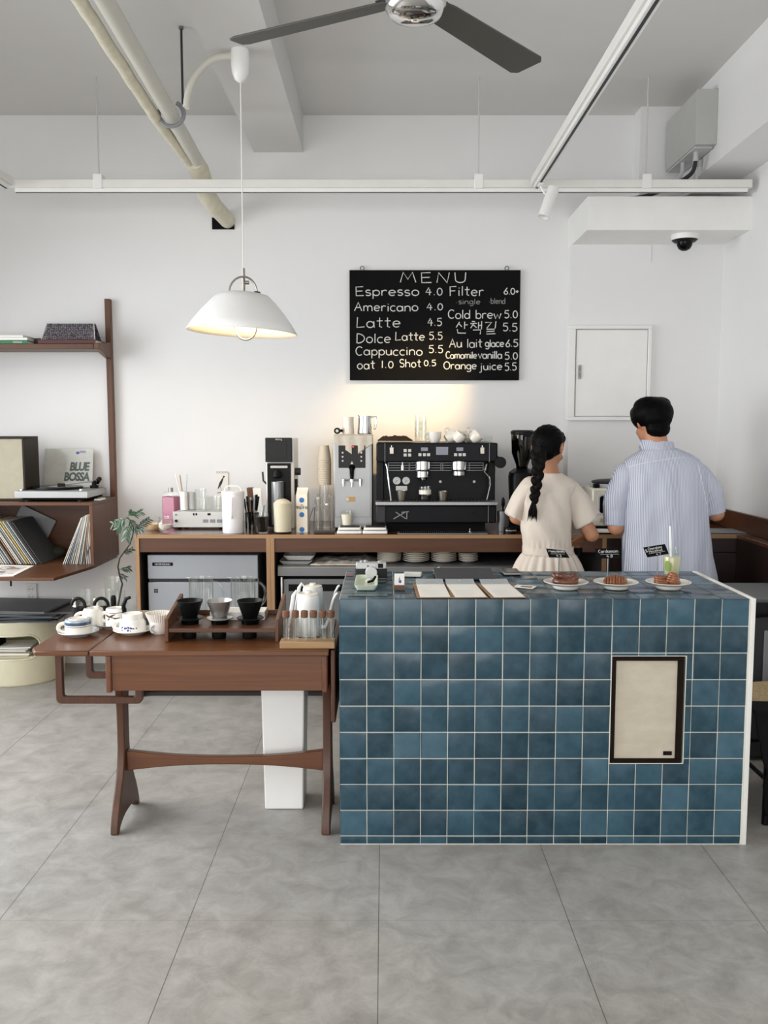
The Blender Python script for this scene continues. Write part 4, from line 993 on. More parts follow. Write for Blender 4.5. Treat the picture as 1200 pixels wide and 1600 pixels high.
# ================================================================== THINGS ON THE TEAK TABLE
Z = TZt+.0005
M['blue'] = mat('glaze_blue', '3c5270', .2, coat=.4); M['dblue'] = mat('cobalt_print', '39428c', .25, coat=.3); M['brownp'] = mat('brown_print', '5a4630', .3)
M['bluegrey'] = mat('blue_grey_glaze', '9aa7b3', .2, coat=.4); M['mugblue'] = mat('slate_blue_glaze', '4b586e', .25, coat=.3); M['mugtop'] = mat('brown_stoneware', '8a7d70', .4)
def handle_pts(x, z, w_, h_, ang=180, n=14):
    # D-shaped handle on the -x side at radius x, centre height z
    return [(-(x-.006)-w_*max(0, sin(pi*i/n))**.7, 0, z+h_/2*cos(pi*i/n)) for i in range(n+1)]
def saucer(name, label, loc, r, mts=('porc', 'porc'), grp=None):
    b = MB(); b.use(0).lathe([(0, .004), (r*.5, .004), (r*.54, 0), (r*.6, .003), (r*.82, .011)], 44).use(1).lathe([(r*.82, .011), (r, .019), (r*.985, .021), (r*.8, .0135)], 44).use(0).lathe([(r*.8, .0135), (r*.55, .008), (0, .0075)], 44)
    o = b.build(name, list(mts), None, fix=True); place(o, loc); return tag(o, label, 'saucer', grp)
def flipped(name, label, loc, prof, mts, hz, hw, hh, rz=0, cat='cup', deco=None):
    """cup standing on its rim; prof lists (material, [(r, z)...])"""
    d = thing(name, label, cat, loc, rz)
    b = MB()
    for i, pr in prof: b.use(i).lathe(pr, 40)
    bd = b.build('bowl', mts, d); d.scale = (1.1, 1.1, 1.1)
    r0 = hz[1]; b = MB(); b.tube(handle_pts(r0, hz[0], hw, hh), .0055, 10, flat=1.3); b.build('handle', mts[0], d)
    return d
# striped cup and saucer
p = onz(123, 993, TZt); s_ = saucer('saucer', 'blue-rimmed saucer under the striped cup at the left end of the table', (p.x, p.y, Z), .079, ('porcw', 'bluegrey'))
c0 = (p.x, p.y, Z+.0085)
flipped('teacup', 'low cream cup with blue bands upside down on the blue-rimmed saucer', c0,
  [(0, [(.046, 0), (.0475, 0), (.0475, .030)]), (2, [(.0475, .030), (.0475, .032)]), (0, [(.0475, .032), (.0475, .036)]), (1, [(.0475, .036), (.0475, .047)]), (3, [(.0475, .047), (.0465, .051), (.043, .054), (.034, .0545)]), (0, [(.034, .0545), (.033, .057), (.03, .057), (.028, .054), (0, .054)])],
  ['porcw', 'blue', 'brownp', 'bluegrey'], (.022, .0475), .028, .034, R(12))
# flowered cup
p = onz(208, 990, TZt); saucer('saucer', 'white saucer under the blue-flowered cup at the front of the table', (p.x, p.y, Z), .078, ('porc', 'porc'))
d = flipped('teacup', 'white cup with blue flower print upside down on the white saucer', (p.x, p.y, Z+.0085),
  [(0, [(.046, 0), (.0475, 0), (.048, .02), (.046, .036), (.041, .044), (.037, .047), (.036, .066), (.034, .068), (.031, .068), (.029, .065), (0, .065)])], ['porc'], (.024, .047), .028, .034, R(5))
b = MB()
for k in range(26):
    a = R(-108+random.gauss(0, 14)); z = .02+random.gauss(0, .004); r_ = .0478; b.ell((r_*cos(a), r_*sin(a), z), random.uniform(.0018, .0034), 8, 5)
b.build('flower_print', 'dblue', d)
# bird cup on grey-rimmed saucer, behind
p = onz(172, 981, TZt); saucer('saucer', 'grey-rimmed saucer under the cup with dark leaf drawing', (p.x+.016, p.y, Z), .07, ('porc', 'grey'))
d = flipped('teacup', 'tall white cup with dark leaf drawing upside down behind the flowered cup', (p.x+.024, p.y, Z+.0085),
  [(0, [(.036, 0), (.0375, 0), (.0365, .052), (.0355, .0535)]), (1, [(.0355, .0535), (.035, .0555)]), (0, [(.035, .0555), (.034, .066), (.031, .069), (.027, .069), (.025, .066), (0, .066)])], ['porc', 'blackm'], (.034, .0365), .024, .032, R(2))
b = MB()
for (a0, z0, a1, z1, r_) in ((-150, .048, -95, .038, .004), (-95, .038, -60, .032, .0035), (-130, .04, -90, .042, .004), (-108, .044, -75, .05, .003), (-112, .036, -125, .026, .003), (-85, .034, -50, .036, .003)):
    pts = []
    for i in range(9): s = i/8; a = R(a0+(a1-a0)*s); pts.append((.0362*cos(a), .0362*sin(a), z0+(z1-z0)*s))
    b.tube(pts, [.001+r_*.7*sin(pi*max(.05, min(.95, i/8))) for i in range(9)], 6)
b.build('leaf_drawing', 'brownp', d)
# plain mug
p = onz(145, 980, TZt); flipped('mug', 'plain cream mug upside down at the back left of the table', (p.x+.004, p.y, Z),
  [(0, [(.043, 0), (.045, 0), (.042, .04), (.038, .064), (.033, .072), (.029, .074), (.027, .072), (0, .072)])], ['porcw'], (.034, .042), .03, .042, R(6))
# blue mug
p = onz(221, 984, TZt); flipped('mug', 'slate blue mug with brown base upside down behind the flowered cup', (p.x, p.y+.03, Z),
  [(0, [(.036, 0), (.038, 0), (.038, .03)]), (0, [(.038, .03), (.037, .044)]), (1, [(.037, .044), (.034, .056), (.028, .062), (0, .062)])], ['mugblue', 'mugtop'], (.034, .037), .022, .03, R(8))
# white cup holding paper filters
p = onz(248, 991, TZt)
d = thing('teacup', 'small white cup with grey handle holding the fluted paper filters', 'cup', (p.x, p.y+.02, Z), R(0))
MB().lathe([(0, .004), (.024, .004), (.026, 0), (.028, .004), (.036, .02), (.038, .045), (.0365, .046), (.034, .02), (.026, .008), (0, .008)], 36).build('bowl', 'porc', d)
b = MB(); b.tube([(x, -.037-.0, z) for x, z in arc(-.012, .022, .011, .013, 90, 270, 10)], .004, 8); b.build('handle', 'lgrey', d)
def flute(u, v):
    a = 2*pi*u; rr = (.026+.022*v)*(1+.055*(v)*(1 if int(u*72) % 2 else -1)); return (rr*cos(a), rr*sin(a), .012+.062*v)
b = MB(); b.surf(flute, 72, 6, True); o = b.build('paper_filters', 'paper', None, solid=.001, fix=False, flat=True); place(o, (p.x, p.y+.02, Z))
d.scale = o.scale = (1.12, 1.12, 1.12)   # filter cup bigger
tag(o, 'stack of white fluted paper coffee filters standing in the small white cup', 'coffee filters')
# carafes with black handles along the back of the table
def carafe(name, label, loc, r, h_, rz, label_paper=True):
    d = thing(name, label, 'carafe', loc, rz, 'glass carafes with black handles')
    b = MB(); b.lathe([(0, .003), (r*.9, .003), (r, .012), (r, h_-.004), (r+.001, h_), (r-.0015, h_-.002), (r-.003, .014), (0, .006)], 32); b.build('glass_body', 'glass', d)
    b = MB(); b.lathe([(r+.0005, h_*.0), (r+.002, h_*.0), (r+.002, h_*.5), (r+.0005, h_*.5)], 32); b.build('base_sleeve', 'black', d)
    b = MB(); b.tube([(0, -r-.002, h_*.3), (0, -r-.004, h_*.75)]+[(0, -r-.004-.0, h_*.75)], .001, 4)
    b = MB(); b.tube([(.004+.028*cos(R(a)), -r-.006, h_*.62+.03*sin(R(a))) for a in range(180, -1, -15)]+[(.032, -r-.006, h_*.2)], .007, 8); b.build('handle', 'black', d)
    if label_paper:
        b = MB(); b.surf(lambda u, v: ((r+.0008)*cos(R(-150+45*u)), (r+.0008)*sin(R(-150+45*u)), h_*(.55+.25*v)), 8, 2); b.build('paper_tag', 'paper', d, fix=False)
    return d
for (px, r, h_, rz, lp, lb) in ((131, .036, .145, -.1, True, 'small glass carafe with white tag, leftmost of those at the back of the table'), (163, .036, .145, .1, True, 'glass carafe with white tag half hidden behind the leaf-drawing cup'),
                             ):
    p = at(px, 960, 3.66); carafe('carafe', lb, (p.x, 3.64, Z), r, h_, rz, lp)
for px, yy, hh, lb in ((186, 3.69, .135, 'glass carafe with upright black handle beside the plant vase'), (204, 3.60, .13, 'glass carafe with black handle close to the left cabinet panel')):
    d = thing('carafe', lb, 'carafe', (at(px, 950, yy).x, yy, Z), 0, 'glass carafes with black handles')
    b = MB(); b.lathe([(0, .003), (.026, .003), (.029, .012), (.027, hh), (.0255, hh-.001), (.027, .014), (0, .006)], 30); b.build('glass_body', 'glass', d)
    b = MB(); b.lathe([(.0275, .0), (.0305, .0), (.0305, hh*.42), (.029, hh*.42)], 30); b.build('base_sleeve', 'black', d)
    b = MB()
    if px == 186: b.tube([(-.012, -.033, .02), (-.012, -.036, hh*.8), (-.012, -.034, hh*.9)], [.011, .0115, .008], 10)
    else: b.tube([(-.02, -.03, .03), (-.02, -.032, hh*.75), (-.008, -.032, hh*.95), (.01, -.032, hh)], [.009, .009, .008, .006], 10)
    b.build('handle', 'black', d)
# vase with a leafy branch
vy = 3.725; p = at(176, 950, vy)
d = thing('glass_vase', 'clear glass vase holding the green leafy branch at the back of the table', 'vase', (p.x, vy, Z))
b = MB(); b.lathe([(0, .004), (.028, .004), (.031, .01), (.03, .15), (.034, .185), (.0325, .185), (.0285, .15), (.029, .012), (0, .01)], 30); b.build('glass_body', 'glass', d)
d = thing('plant', 'green leafy branch with a twisting stem standing in the glass vase', 'plant', (p.x, vy, Z))
def lp(px, py, dy=0): q = at(px, py, vy+dy); return V((q.x-p.x, dy, q.z-Z))
st = [V((.012, 0, .012)), lp(191, 912), lp(187, 900), lp(184, 885), lp(187, 872), lp(194, 862), lp(203, 850), lp(207, 838), lp(209, 826), lp(205, 816), lp(198, 808)]
M['stem'] = mat('dark_stem', '33291d', .7, var=.3, scale=60); M['leaf'] = mat('deep_green_leaf', '33553a', .4, var=.3, scale=30, coat=.2); M['leaf2'] = mat('dark_green_leaf', '243a2a', .45, var=.3, scale=30)
b = MB(); b.tube([tuple(x) for x in st], [.0042, .004, .004, .0038, .0036, .0032, .003, .0027, .0024, .002, .0015], 8); b.build('stem', 'stem', d)
def leaflet(b, base, dirv, L_, w_, nrm):
    dirv = dirv.normalized(); side = dirv.cross(nrm).normalized(); n = 5; vs = []; fs = []
    for i in range(n+1):
        s = i/n; wd = w_*sin(pi*(s*.9+.06))**.8*(1-.25*s); c = base+dirv*L_*s-V((0, 0, 1))*L_*.25*s*s
        vs += [c-side*wd, c+nrm*wd*.25, c+side*wd]
    for i in range(n): a = i*3; fs += [(a, a+1, a+4, a+3), (a+1, a+2, a+5, a+4)]
    b.add(vs, fs)
sprays = [((198, 808), (184, 826), 6, .036, 'leaf'), ((203, 812), (196, 840), 6, .036, 'leaf'), ((200, 808), (214, 826), 5, .034, 'leaf'), ((200, 806), (206, 800), 5, .032, 'leaf'), ((208, 830), (232, 812), 7, .033, 'leaf2'), ((207, 834), (222, 828), 5, .026, 'leaf2'),
          ((190, 866), (206, 858), 6, .026, 'leaf2'), ((186, 890), (202, 888), 6, .026, 'leaf2'), ((184, 896), (196, 902), 4, .022, 'leaf2'), ((204, 806), (220, 800), 5, .03, 'leaf'), ((199, 810), (178, 818), 5, .033, 'leaf')]
for (a, e, n, L_, mt) in sprays:
    A, E = lp(*a), lp(*e, random.uniform(-.05, .05)); b = MB(); b.tube([tuple(A), tuple(A.lerp(E, .5)+V((0, 0, .004))), tuple(E)], [.0013, .0011, .0008], 5)
    for i in range(n):
        s = .25+.75*i/(n-1); c = A.lerp(E, s); dr = (E-A).normalized()
        for sg in (-1, 1):
            ax = V((random.uniform(-.3, .3), -1, random.uniform(.1, .7))).normalized(); dv = dr*.8+dr.cross(ax)*sg*.9+V((0, random.uniform(-.3, .3), 0)); leaflet(b, c, dv, L_*random.uniform(.65, .95), L_*.12, ax)
    b.build('leaf_spray', mt, d, fix=False)
# pour-over stand
sx0, sx1, sy0, sy1 = onz(258, 1003, TZt).x, onz(436, 1003, TZt).x, 3.335, 3.60
d = thing('pour_over_stand', 'walnut pour-over stand with slanted ends carrying three coffee drippers', 'dripper stand', (0, 0, 0))
zs1 = at(346, 982.5, sy0).z
for x in (sx0, sx1-.014):
    b = MB(); b.prism([(sy0, Z), (sy0, zs1+.036), (sy1, zs1+.088), (sy1, Z)], 'x', x, x+.014); b.build('end_panel', 'walnutv', d, .002)
b = MB(); holes = []
MB().box(sx0+.014, sx1-.014, sy0+.003, sy1, zs1-.016, zs1).build('shelf', 'walnut', d, .002)
MB().box(sx0+.014, sx1-.014, sy1-.012, sy1, zs1, zs1+.02).build('back_rail', 'walnut', d, .002)
rebase(d, ((sx0+sx1)/2, (sy0+sy1)/2, Z))
sd = 3.43
def dripper(px, label, mts, topw):
    p = at(px, 966, sd); r = m(topw, sd)/2; hb = at(px, 938, sd).z-zs1
    d = thing('coffee_dripper', label, 'coffee dripper', (p.x, sd, zs1+.0005), 0, 'drippers on the walnut stand')
    b = MB(); b.lathe([(r*.5, .026), (r*.58, .03), (r*.98, hb-.003), (r, hb), (r*.95, hb), (r*.54, .034), (0, .032)], 40); b.build('cone', mts[0], d)
    b = MB(); b.lathe([(0, .020), (r*1.0, .0205), (r*1.02, .0225), (r*.99, .0245), (r*.55, .0265), (0, .0265)], 40); b.build('flange', mts[1], d)
    b = MB(); b.lathe([(0, .0), (r*.64, .0), (r*.66, .002), (r*.68, .0205), (0, .0205)], 30); b.build('collar', mts[2], d)
    return p
for px, mts, lb in ((297, ('black', 'black', 'blackg'), 'black coffee dripper, left one on the walnut stand'), (343.5, ('bsteel', 'bsteel', 'blackg'), 'polished steel coffee dripper in the middle of the walnut stand'), (391, ('black', 'black', 'blackg'), 'black coffee dripper, right one on the walnut stand')):
    p = dripper(px, lb, mts, 42 if mts[0] == 'black' else 41)
    o = MB().lathe([(0, 0), (.026, 0), (.028, .004), (.028, zs1-.018-Z), (.0, zs1-.018-Z)], 24).build('drip_cup', 'black', None); place(o, (p.x, sd-.02, Z)); tag(o, 'black drip cup under the %s dripper of the stand' % {297: 'left black', 343.5: 'steel', 391: 'right black'}[px], 'cup', 'drip cups under the stand')
# glass servers and white tray behind
def server(px0, px1, label, yy=3.68):
    a, e = at(px0, 902, yy), at(px1, 902, yy); r = (e.x-a.x)/2; h_ = at(px0, 903, yy).z-Z
    d = thing('glass_server', label, 'coffee server', ((a.x+e.x)/2, yy, Z), 0, 'glass servers behind the stand')
    b = MB(); b.lathe([(0, .003), (r*.9, .003), (r, .012), (r*.99, h_-.01), (r*1.0, h_), (r*.97, h_), (r*.955, h_-.01), (r*.96, .014), (0, .008)], 44); b.build('glass_body', 'glasst', d)
    b = MB(); b.tube([(r*.97, 0, h_-.018), (r+.022, 0, h_-.022), (r+.038, 0, h_-.04), (r+.043, 0, h_-.07), (r+.036, 0, h_-.1), (r+.018, 0, h_-.118), (r*.98, 0, h_-.115)], .0065, 12); b.build('handle', 'glasst', d)
    b = MB(); b.tube([(-r*.9, -.006, h_), (-r-.012, 0, h_+.002), (-r*.9, .006, h_)], .0022, 8); b.build('spout_lip', 'glasst', d)
server(295, 333, 'left glass coffee server with thick glass handle behind the black dripper'); server(360, 399, 'right glass coffee server with thick glass handle behind the right dripper')
MB_ = MB(); MB_.box(-.105, .115, -.05, .05, 0, .006).box(-.105, .115, .044, .05, .006, .034).box(-.105, .115, -.05, -.044, .006, .034).box(-.105, -.099, -.044, .044, .006, .034).box(.109, .115, -.044, .044, .006, .034)
o = MB_.build('white_tray', 'porc', None, .002); place(o, (at(372, 955, 3.53).x, 3.53, zs1+.001)); tag(o, 'white rectangular tray lying on the walnut stand behind the drippers', 'tray')
# test-tube rack
ty = 3.232; a, e = onz(437, 1014, TZt), onz(523, 1014, TZt)
d = thing('tube_rack', 'light wooden block rack holding six corked glass tubes', 'rack', ((a.x+e.x)/2, ty+.03, Z))
wr = (e.x-a.x)/2; hr = at(480, 1003, ty).z-Z
b = MB(); b.box(-wr, wr, -.03, .03, 0, hr); b.build('block', 'lwood', d, .002)
zc0 = at(480, 954, ty+.03).z
for i, px in enumerate((447, 461.5, 475.5, 489.5, 504, 517)):
    x = at(px, 975, ty+.025).x; h_ = zc0-Z-hr
    t_ = thing('glass_tube', 'corked glass tube, %s from the left in the wooden rack' % ('1st', '2nd', '3rd', '4th', '5th', '6th')[i], 'test tube', (x, ty+.028, Z+hr), 0, 'corked tubes in the rack')
    b = MB(); b.lathe([(0, .0005), (.009, .001), (.0125, .008), (.0128, h_-.012), (.0115, h_-.012), (.011, .01), (0, .004)], 22); b.build('glass_body', 'glasst', t_)
    b = MB(); b.lathe([(0, h_-.026), (.0112, h_-.026), (.0135, h_-.024), (.0138, h_-.002), (.0125, h_), (0, h_)], 20); b.build('cork_cap', 'cork', t_)
# kettles
def kettle(px, yy, label, ztop, r0, gooseneck=True):
    p = at(px, 950, yy); h_ = at(px, ztop, yy).z-Z
    d = thing('kettle', label, 'kettle', (p.x, yy, Z), 0, 'white kettles behind the tubes')
    b = MB(); b.lathe([(0, 0), (r0*1.12, 0), (r0*1.14, .006), (r0*.95, h_-.012), (r0*.9, h_-.004), (0, h_-.004)], 40); b.build('body', 'white', d)
    b = MB(); b.lathe([(r0*.9, h_-.004), (r0*.86, h_+.003), (r0*.3, h_+.006), (0, h_+.006)], 36).lathe([(r0*.32, h_+.006), (r0*.3, h_+.013), (0, h_+.014)], 24); b.build('lid', 'porcw', d)
    b = MB(); b.tube([(-r0*.8, 0, h_-.002), (-r0*1.05, 0, h_+.012), (-r0*1.3, 0, h_-.006), (-r0*1.5, 0, h_*.6), (-r0*1.75, 0, h_*.22)], [.006, .007, .009, .010, .008], 10, flat=.8); b.build('handle', 'white', d)
    if gooseneck:
        b = MB(); b.tube([(r0*1.05, 0, .03), (r0*1.45, 0, .032), (r0*1.75, 0, .06), (r0*1.9, 0, .1), (r0*2.15, 0, h_*.86), (r0*2.4, 0, h_*.99), (r0*2.55, 0, h_*1.02)], [.009, .008, .0065, .006, .0055, .0048, .0045], 10); b.build('spout', 'white', d)
    return d
kettle(482, 3.46, 'white gooseneck kettle in front, directly behind the corked tubes', 928, .046)
kettle(489, 3.63, 'second white kettle standing behind the front one', 916, .044)
# white cable down the counter side
# ================================================================== THINGS ON THE BACK WORKTOP
Z = BZ+.0006
def X(px, py, Y): return at(px, py, Y).x
def ZZ(py, Y): return at(600, py, Y).z-Z
# glass creamer and dish at the left end
y = 5.06; p = at(258, 832, y)
d = thing('glass_jar', 'small clear glass pot at the left end of the brown worktop', 'glass pot', (p.x, y, Z))
b = MB(); b.lathe([(0, .004), (.02, .004), (.022, 0), (.026, .01), (.042, .03), (.045, .05), (.036, .07), (.03, .076), (.033, .094), (.031, .094), (.028, .076), (.042, .05), (.02, .01), (0, .01)], 32); b.build('glass_body', 'glasst', d)
b = MB(); b.tube([(.03, 0, .075), (.05, 0, .08), (.056, 0, .055), (.043, 0, .035)], .004, 8); b.build('handle', 'glasst', d); b = MB(); b.tube([(-.03, 0, .085), (-.05, 0, .092), (-.058, 0, .086)], .006, 8); b.build('spout', 'glasst', d)
b = MB(); b.lathe([(0, .012), (.02, .014), (.036, .032), (.038, .046), (0, .046)], 24); b.build('sugar', 'porcw', d)
o = MB().lathe([(0, .002), (.028, 0), (.05, .018), (.058, .036), (.0565, .037), (.047, .02), (.026, .006), (0, .006)], 34).build('wooden_bowl', mat('beige_bowl', 'd8bd95', .5), None); q = at(240, 827, 5.2); place(o, (q.x, 5.2, Z)); tag(o, 'small beige bowl at the far left end of the brown worktop', 'bowl')
# amplifier
y = 5.22; x0, x1 = X(271, 810, y), X(352, 810, y); h_ = ZZ(800, y); h0 = .012
d = thing('amplifier', 'flat silver amplifier with small dark buttons on the worktop', 'amplifier', (x0, y, Z)); W_ = x1-x0
M['amp'] = mat('brushed_silver', 'c2c3c0', .35, .4, .04)
bo = MB().box(0, W_, .004, .24, h0, h_).build('case', 'lgrey', d, .002)
fp = MB().box(-.002, W_+.002, -.002, .004, h0, h_+.002).build('front_panel', 'amp', d, .001)
b = MB()
for fx, fz, s in ((.035, .42, .0085), (.035, .82, .004)): b.cyl(s, 0, .006, 14, M=T(W_*fx+.006, -.002, h0+(h_-h0)*fz) @ MX.Rotation(pi/2, 4, 'X'))
for fx in (.38, .43, .66, .69): b.box(W_*fx, W_*fx+.009, -.004, -.002, h0+(h_-h0)*.78, h0+(h_-h0)*.92)
b.build('button', 'black', fp)
b = MB()
for k in range(3): b.box(W_*(.57+.135*k), W_*(.57+.135*k)+.032, -.0035, -.002, h0+(h_-h0)*.3, h0+(h_-h0)*.52)
b.build('switch', 'grey', fp)
for x in (.03, W_-.03):
    for yy in (.03, .21): MB().cyl(.012, 0, h0, 12, (x, yy, 0)).build('foot', 'blackm', d)
AT = Z+h_+.0025
# pink bottle
y = 5.33; x0, x1 = X(253, 790, y), X(272, 790, y)
d = thing('soap_bottle', 'square bottle of pink liquid with a cork-brown neck beside the amplifier', 'bottle', ((x0+x1)/2+.012, y+.03, Z), R(-18))
M['pink'] = mat('pink_liquid', 'a05a72', .2, coat=.3)
zt_ = ZZ(776, y)
b = MB(); b.box(-.043, .043, -.035, .035, .0, zt_); b.build('liquid', 'pink', d, .006)
b = MB(); b.prism([(-.044, zt_), (.044, zt_), (.03, zt_+.02), (.016, zt_+.028), (-.016, zt_+.028), (-.03, zt_+.02)], 'y', -.036, .036); b.build('glass_shoulder', 'glasst', d, .004)
b = MB(); b.cyl(.014, zt_+.028, zt_+.052, 16); b.build('neck', 'nickel', d)
# canister on the amplifier with straws
y = 5.33
def canister(px, label, w_, ztop, mt, yy=y, base=AT):
    p = at(px, 790, yy); r = m(w_, yy)/2; h_ = at(px, ztop, yy).z-base
    o = MB().lathe([(0, 0), (r, 0), (r, h_), (r-.002, h_), (r-.0025, .004), (0, .004)], 30).build('canister', mt, None); place(o, (p.x, yy, base)); return tag(o, label, 'canister'), h_
_, ch = canister(288, 'slim white straw canister on the left of the amplifier', 11, 768, 'white')
_, _ = canister(300, 'wider matte grey canister on the amplifier beside the straw canister', 13, 769, 'lgrey', 5.36)
for i, (pa, pb) in enumerate((((274, 740), (283, 775)), ((281, 742), (286, 775)), ((292, 741), (289, 775)))):
    A, E = at(*pb, y), at(*pa, y); pc0 = V((at(288, 780, y).x+(-.006, 0, .006)[i]*1, y, AT+.012)); dv = (E-pc0)
    b = MB(); b.tube([tuple(pc0), tuple(E)], .0035, 8); o = b.build('straw', ('white', 'lwood', 'clear')[i], None); tag(o, ('white straw leaning left out of the slim canister', 'pale wooden stirrer in the slim canister', 'clear straw leaning right out of the slim canister')[i], 'straw')
# glasses on the amplifier
def tumbler(name, label, px, yy, base, wpx, hpx, mt='glasst', stack=0, liquid=None, lmat=None, taperk=.82, cat='glass', grp=None):
    p = at(px, 800, yy); r = m(wpx, yy)/2; h_ = m(hpx, yy)
    d = thing(name, label, cat, (p.x, yy, base), 0, grp)
    b = MB(); b.lathe([(0, .0), (r*taperk, 0), (r*taperk+.001, .003), (r, h_), (r-.0022, h_), (r*taperk-.002, .008), (0, .007)], 30); b.build('glass_body', mt, d)
    if liquid:
        l_ = h_*liquid; rr = taperk+(1-taperk)*liquid; b = MB(); b.lathe([(0, .0085), (r*taperk-.0028, .009), (r*rr-.0032, l_), (0, l_)], 26); b.build('liquid', lmat, d)
    return d
tumbler('drinking_glass', 'lower clear glass of the short stack on the amplifier', 314, 5.3, AT, 19, 18, grp='glasses on the amplifier')
p = at(314, 780, 5.3); tumbler('drinking_glass', 'upper clear glass of the short stack on the amplifier', 314, 5.3, AT+m(18.5, 5.3), 18, 15, grp='glasses on the amplifier')
tumbler('drinking_glass', 'clear glass pot right of the short glass stack on the amplifier', 336, 5.3, AT, 24, 22, taperk=.75, grp='glasses on the amplifier')
tumbler('drinking_glass', 'small clear glass at the back of the amplifier', 327, 5.4, AT, 13, 20, grp='glasses on the amplifier')
# calendar leaf with bird on the wall
p0, p1 = at(337, 738, WY-.008), at(356, 790, WY-.008)
d = thing('wall_calendar', 'spiral-bound white wall leaf with a bird drawing above the amplifier', 'calendar', (p0.x, WY-.008, p1.z)); w_ = (p1.x-p0.x)*1.05; hh = p0.z-p1.z
MB().box(0, w_, 0, .006, 0, hh).build('page', 'paper', d)
b = MB()
for k in range(8): b.tube([(w_*(.08+.12*k), .003-.007*cos(R(a)), hh+.007*sin(R(a))) for a in range(0, 360, 45)], .0012, 5, True)
b.build('spiral', 'lgrey', d)
b = MB(); b.tube([(w_*.15, -.001, hh*.5), (w_*.4, -.001, hh*.68), (w_*.62, -.001, hh*.85)], [.002, .009, .003], 8, flat=1).ell((w_*.66, -.001, hh*.87), (.007, .0015, .006), 10, 6).tube([(w_*.35, -.0005, hh*.6), (w_*.45, -.0005, hh*.42)], .0012, 4).tube([(w_*.1, -.0005, hh*.38), (w_*.85, -.0005, hh*.42)], .0022, 5)
bd = b.build('bird_drawing', 'dgrey', d); bd.scale = (1, .25, 1)
# white pitcher
y = 5.06; p = at(365, 833, y); r = m(35, y)/2; h_ = ZZ(768, y)
t = NT('frosted_plastic'); t.b.inputs['Base Color'].default_value = lin('e9eaf0'); t.b.inputs['Roughness'].default_value = .3; t.b.inputs['Subsurface Weight'].default_value = .3; t.b.inputs['Coat Weight'].default_value = .3; M['frost'] = t.m
d = thing('pitcher', 'frosted white plastic water pitcher with lid on the worktop', 'pitcher', (p.x, y, Z))
b = MB(); b.lathe([(0, 0), (r*.94, 0), (r*.97, .004), (r, h_-.012), (0, h_-.012)], 36); b.build('body', 'frost', d)
b = MB(); b.lathe([(0, h_-.012), (r*1.03, h_-.012), (r*1.04, h_), (r*.98, h_+.004), (0, h_+.004)], 36); b.build('lid', 'white', d)
b = MB(); b.tube([(-r*.75, 0, h_), (-r*.68, 0, h_+.022), (-r*.4, 0, h_+.032), (r*.4, 0, h_+.032), (r*.68, 0, h_+.022), (r*.75, 0, h_)], .004, 8); b.build('lid_loop', 'white', d)
b = MB(); b.tube([(.004, -r-.001, h_-.03), (.004, -r-.012, h_-.045), (.003, -r-.014, h_*.45), (.002, -r-.001, h_*.38)], .007, 10); b.build('handle', 'frost', d)
# cutlery holder
y = 5.22; p = at(394, 825, y)
d = thing('cutlery_jar', 'glass jar full of black-handled tools between the pitcher and the grinder', 'jar', (p.x, y, Z))
b = MB(); b.lathe([(0, 0), (.04, 0), (.042, .1), (.04, .1), (.038, .004), (0, .004)], 26); b.build('glass_body', 'smoke', d)
for i in range(9):
    a = i*2.4; rr = .014+.016*((i*37) % 10)/10; L_ = .17+.045*((i*53) % 7)/7; x, yy = rr*cos(a), rr*sin(a)*.8
    o = MB(); o.tube([(x*.7, yy*.7, .008), (x*1.25, yy*1.25, L_*.55)], .0025, 6); 
    top = MB(); 
    u_ = o.use(1).tube([(x*1.25, yy*1.25, L_*.55), (x*1.7, yy*1.7, L_)], [.004, .0075], 8).build('utensil', ['steel', 'black' if i % 3 else 'steeld'], None)
    place(u_, (p.x, y, Z)); tag(u_, ('black-handled spoon, %s of the bunch in the smoky jar' if i % 3 else 'steel spoon, %s of the bunch in the smoky jar') % ordn(i+1), 'utensil', 'utensils in the jar')
# paper bag / filters in wood holder behind
d = thing('filter_holder', 'dark wooden holder with white paper filters beside the tall grinder', 'filter holder', (X(403, 800, 5.34), 5.34, Z))
b = MB(); b.box(-.045, .035, -.02, .05, 0, .012); b.build('base', 'walnut', d, .002)
b = MB(); b.taper(-.045, -.02, -.015, .05, .012, -.065, -.03, -.015, .05, ZZ(762, 5.34)); b.build('wood_side', 'walnutv', d, .002)
b = MB(); b.taper(-.012, .035, -.015, .05, .012, -.03, .02, -.012, .05, ZZ(760, 5.34)-.01); b.build('paper_filters', 'paper', d, .002)
# iced coffee
M['coffee'] = mat('black_coffee', '160b06', .2, spec=.15)
d = tumbler('drinking_glass', 'glass of black coffee with a clear stirrer in front of the grinder', 408, 5.03, Z, 24, 31, 'glass', liquid=.85, lmat='coffee', taperk=.85)
b = MB(); b.tube([(.0, 0, .09), (.012, .0, .16)], .006, 8).tube([(.008, .006, .09), (.02, .006, .165)], .004, 8); b.build('stirrer', 'clear', d)
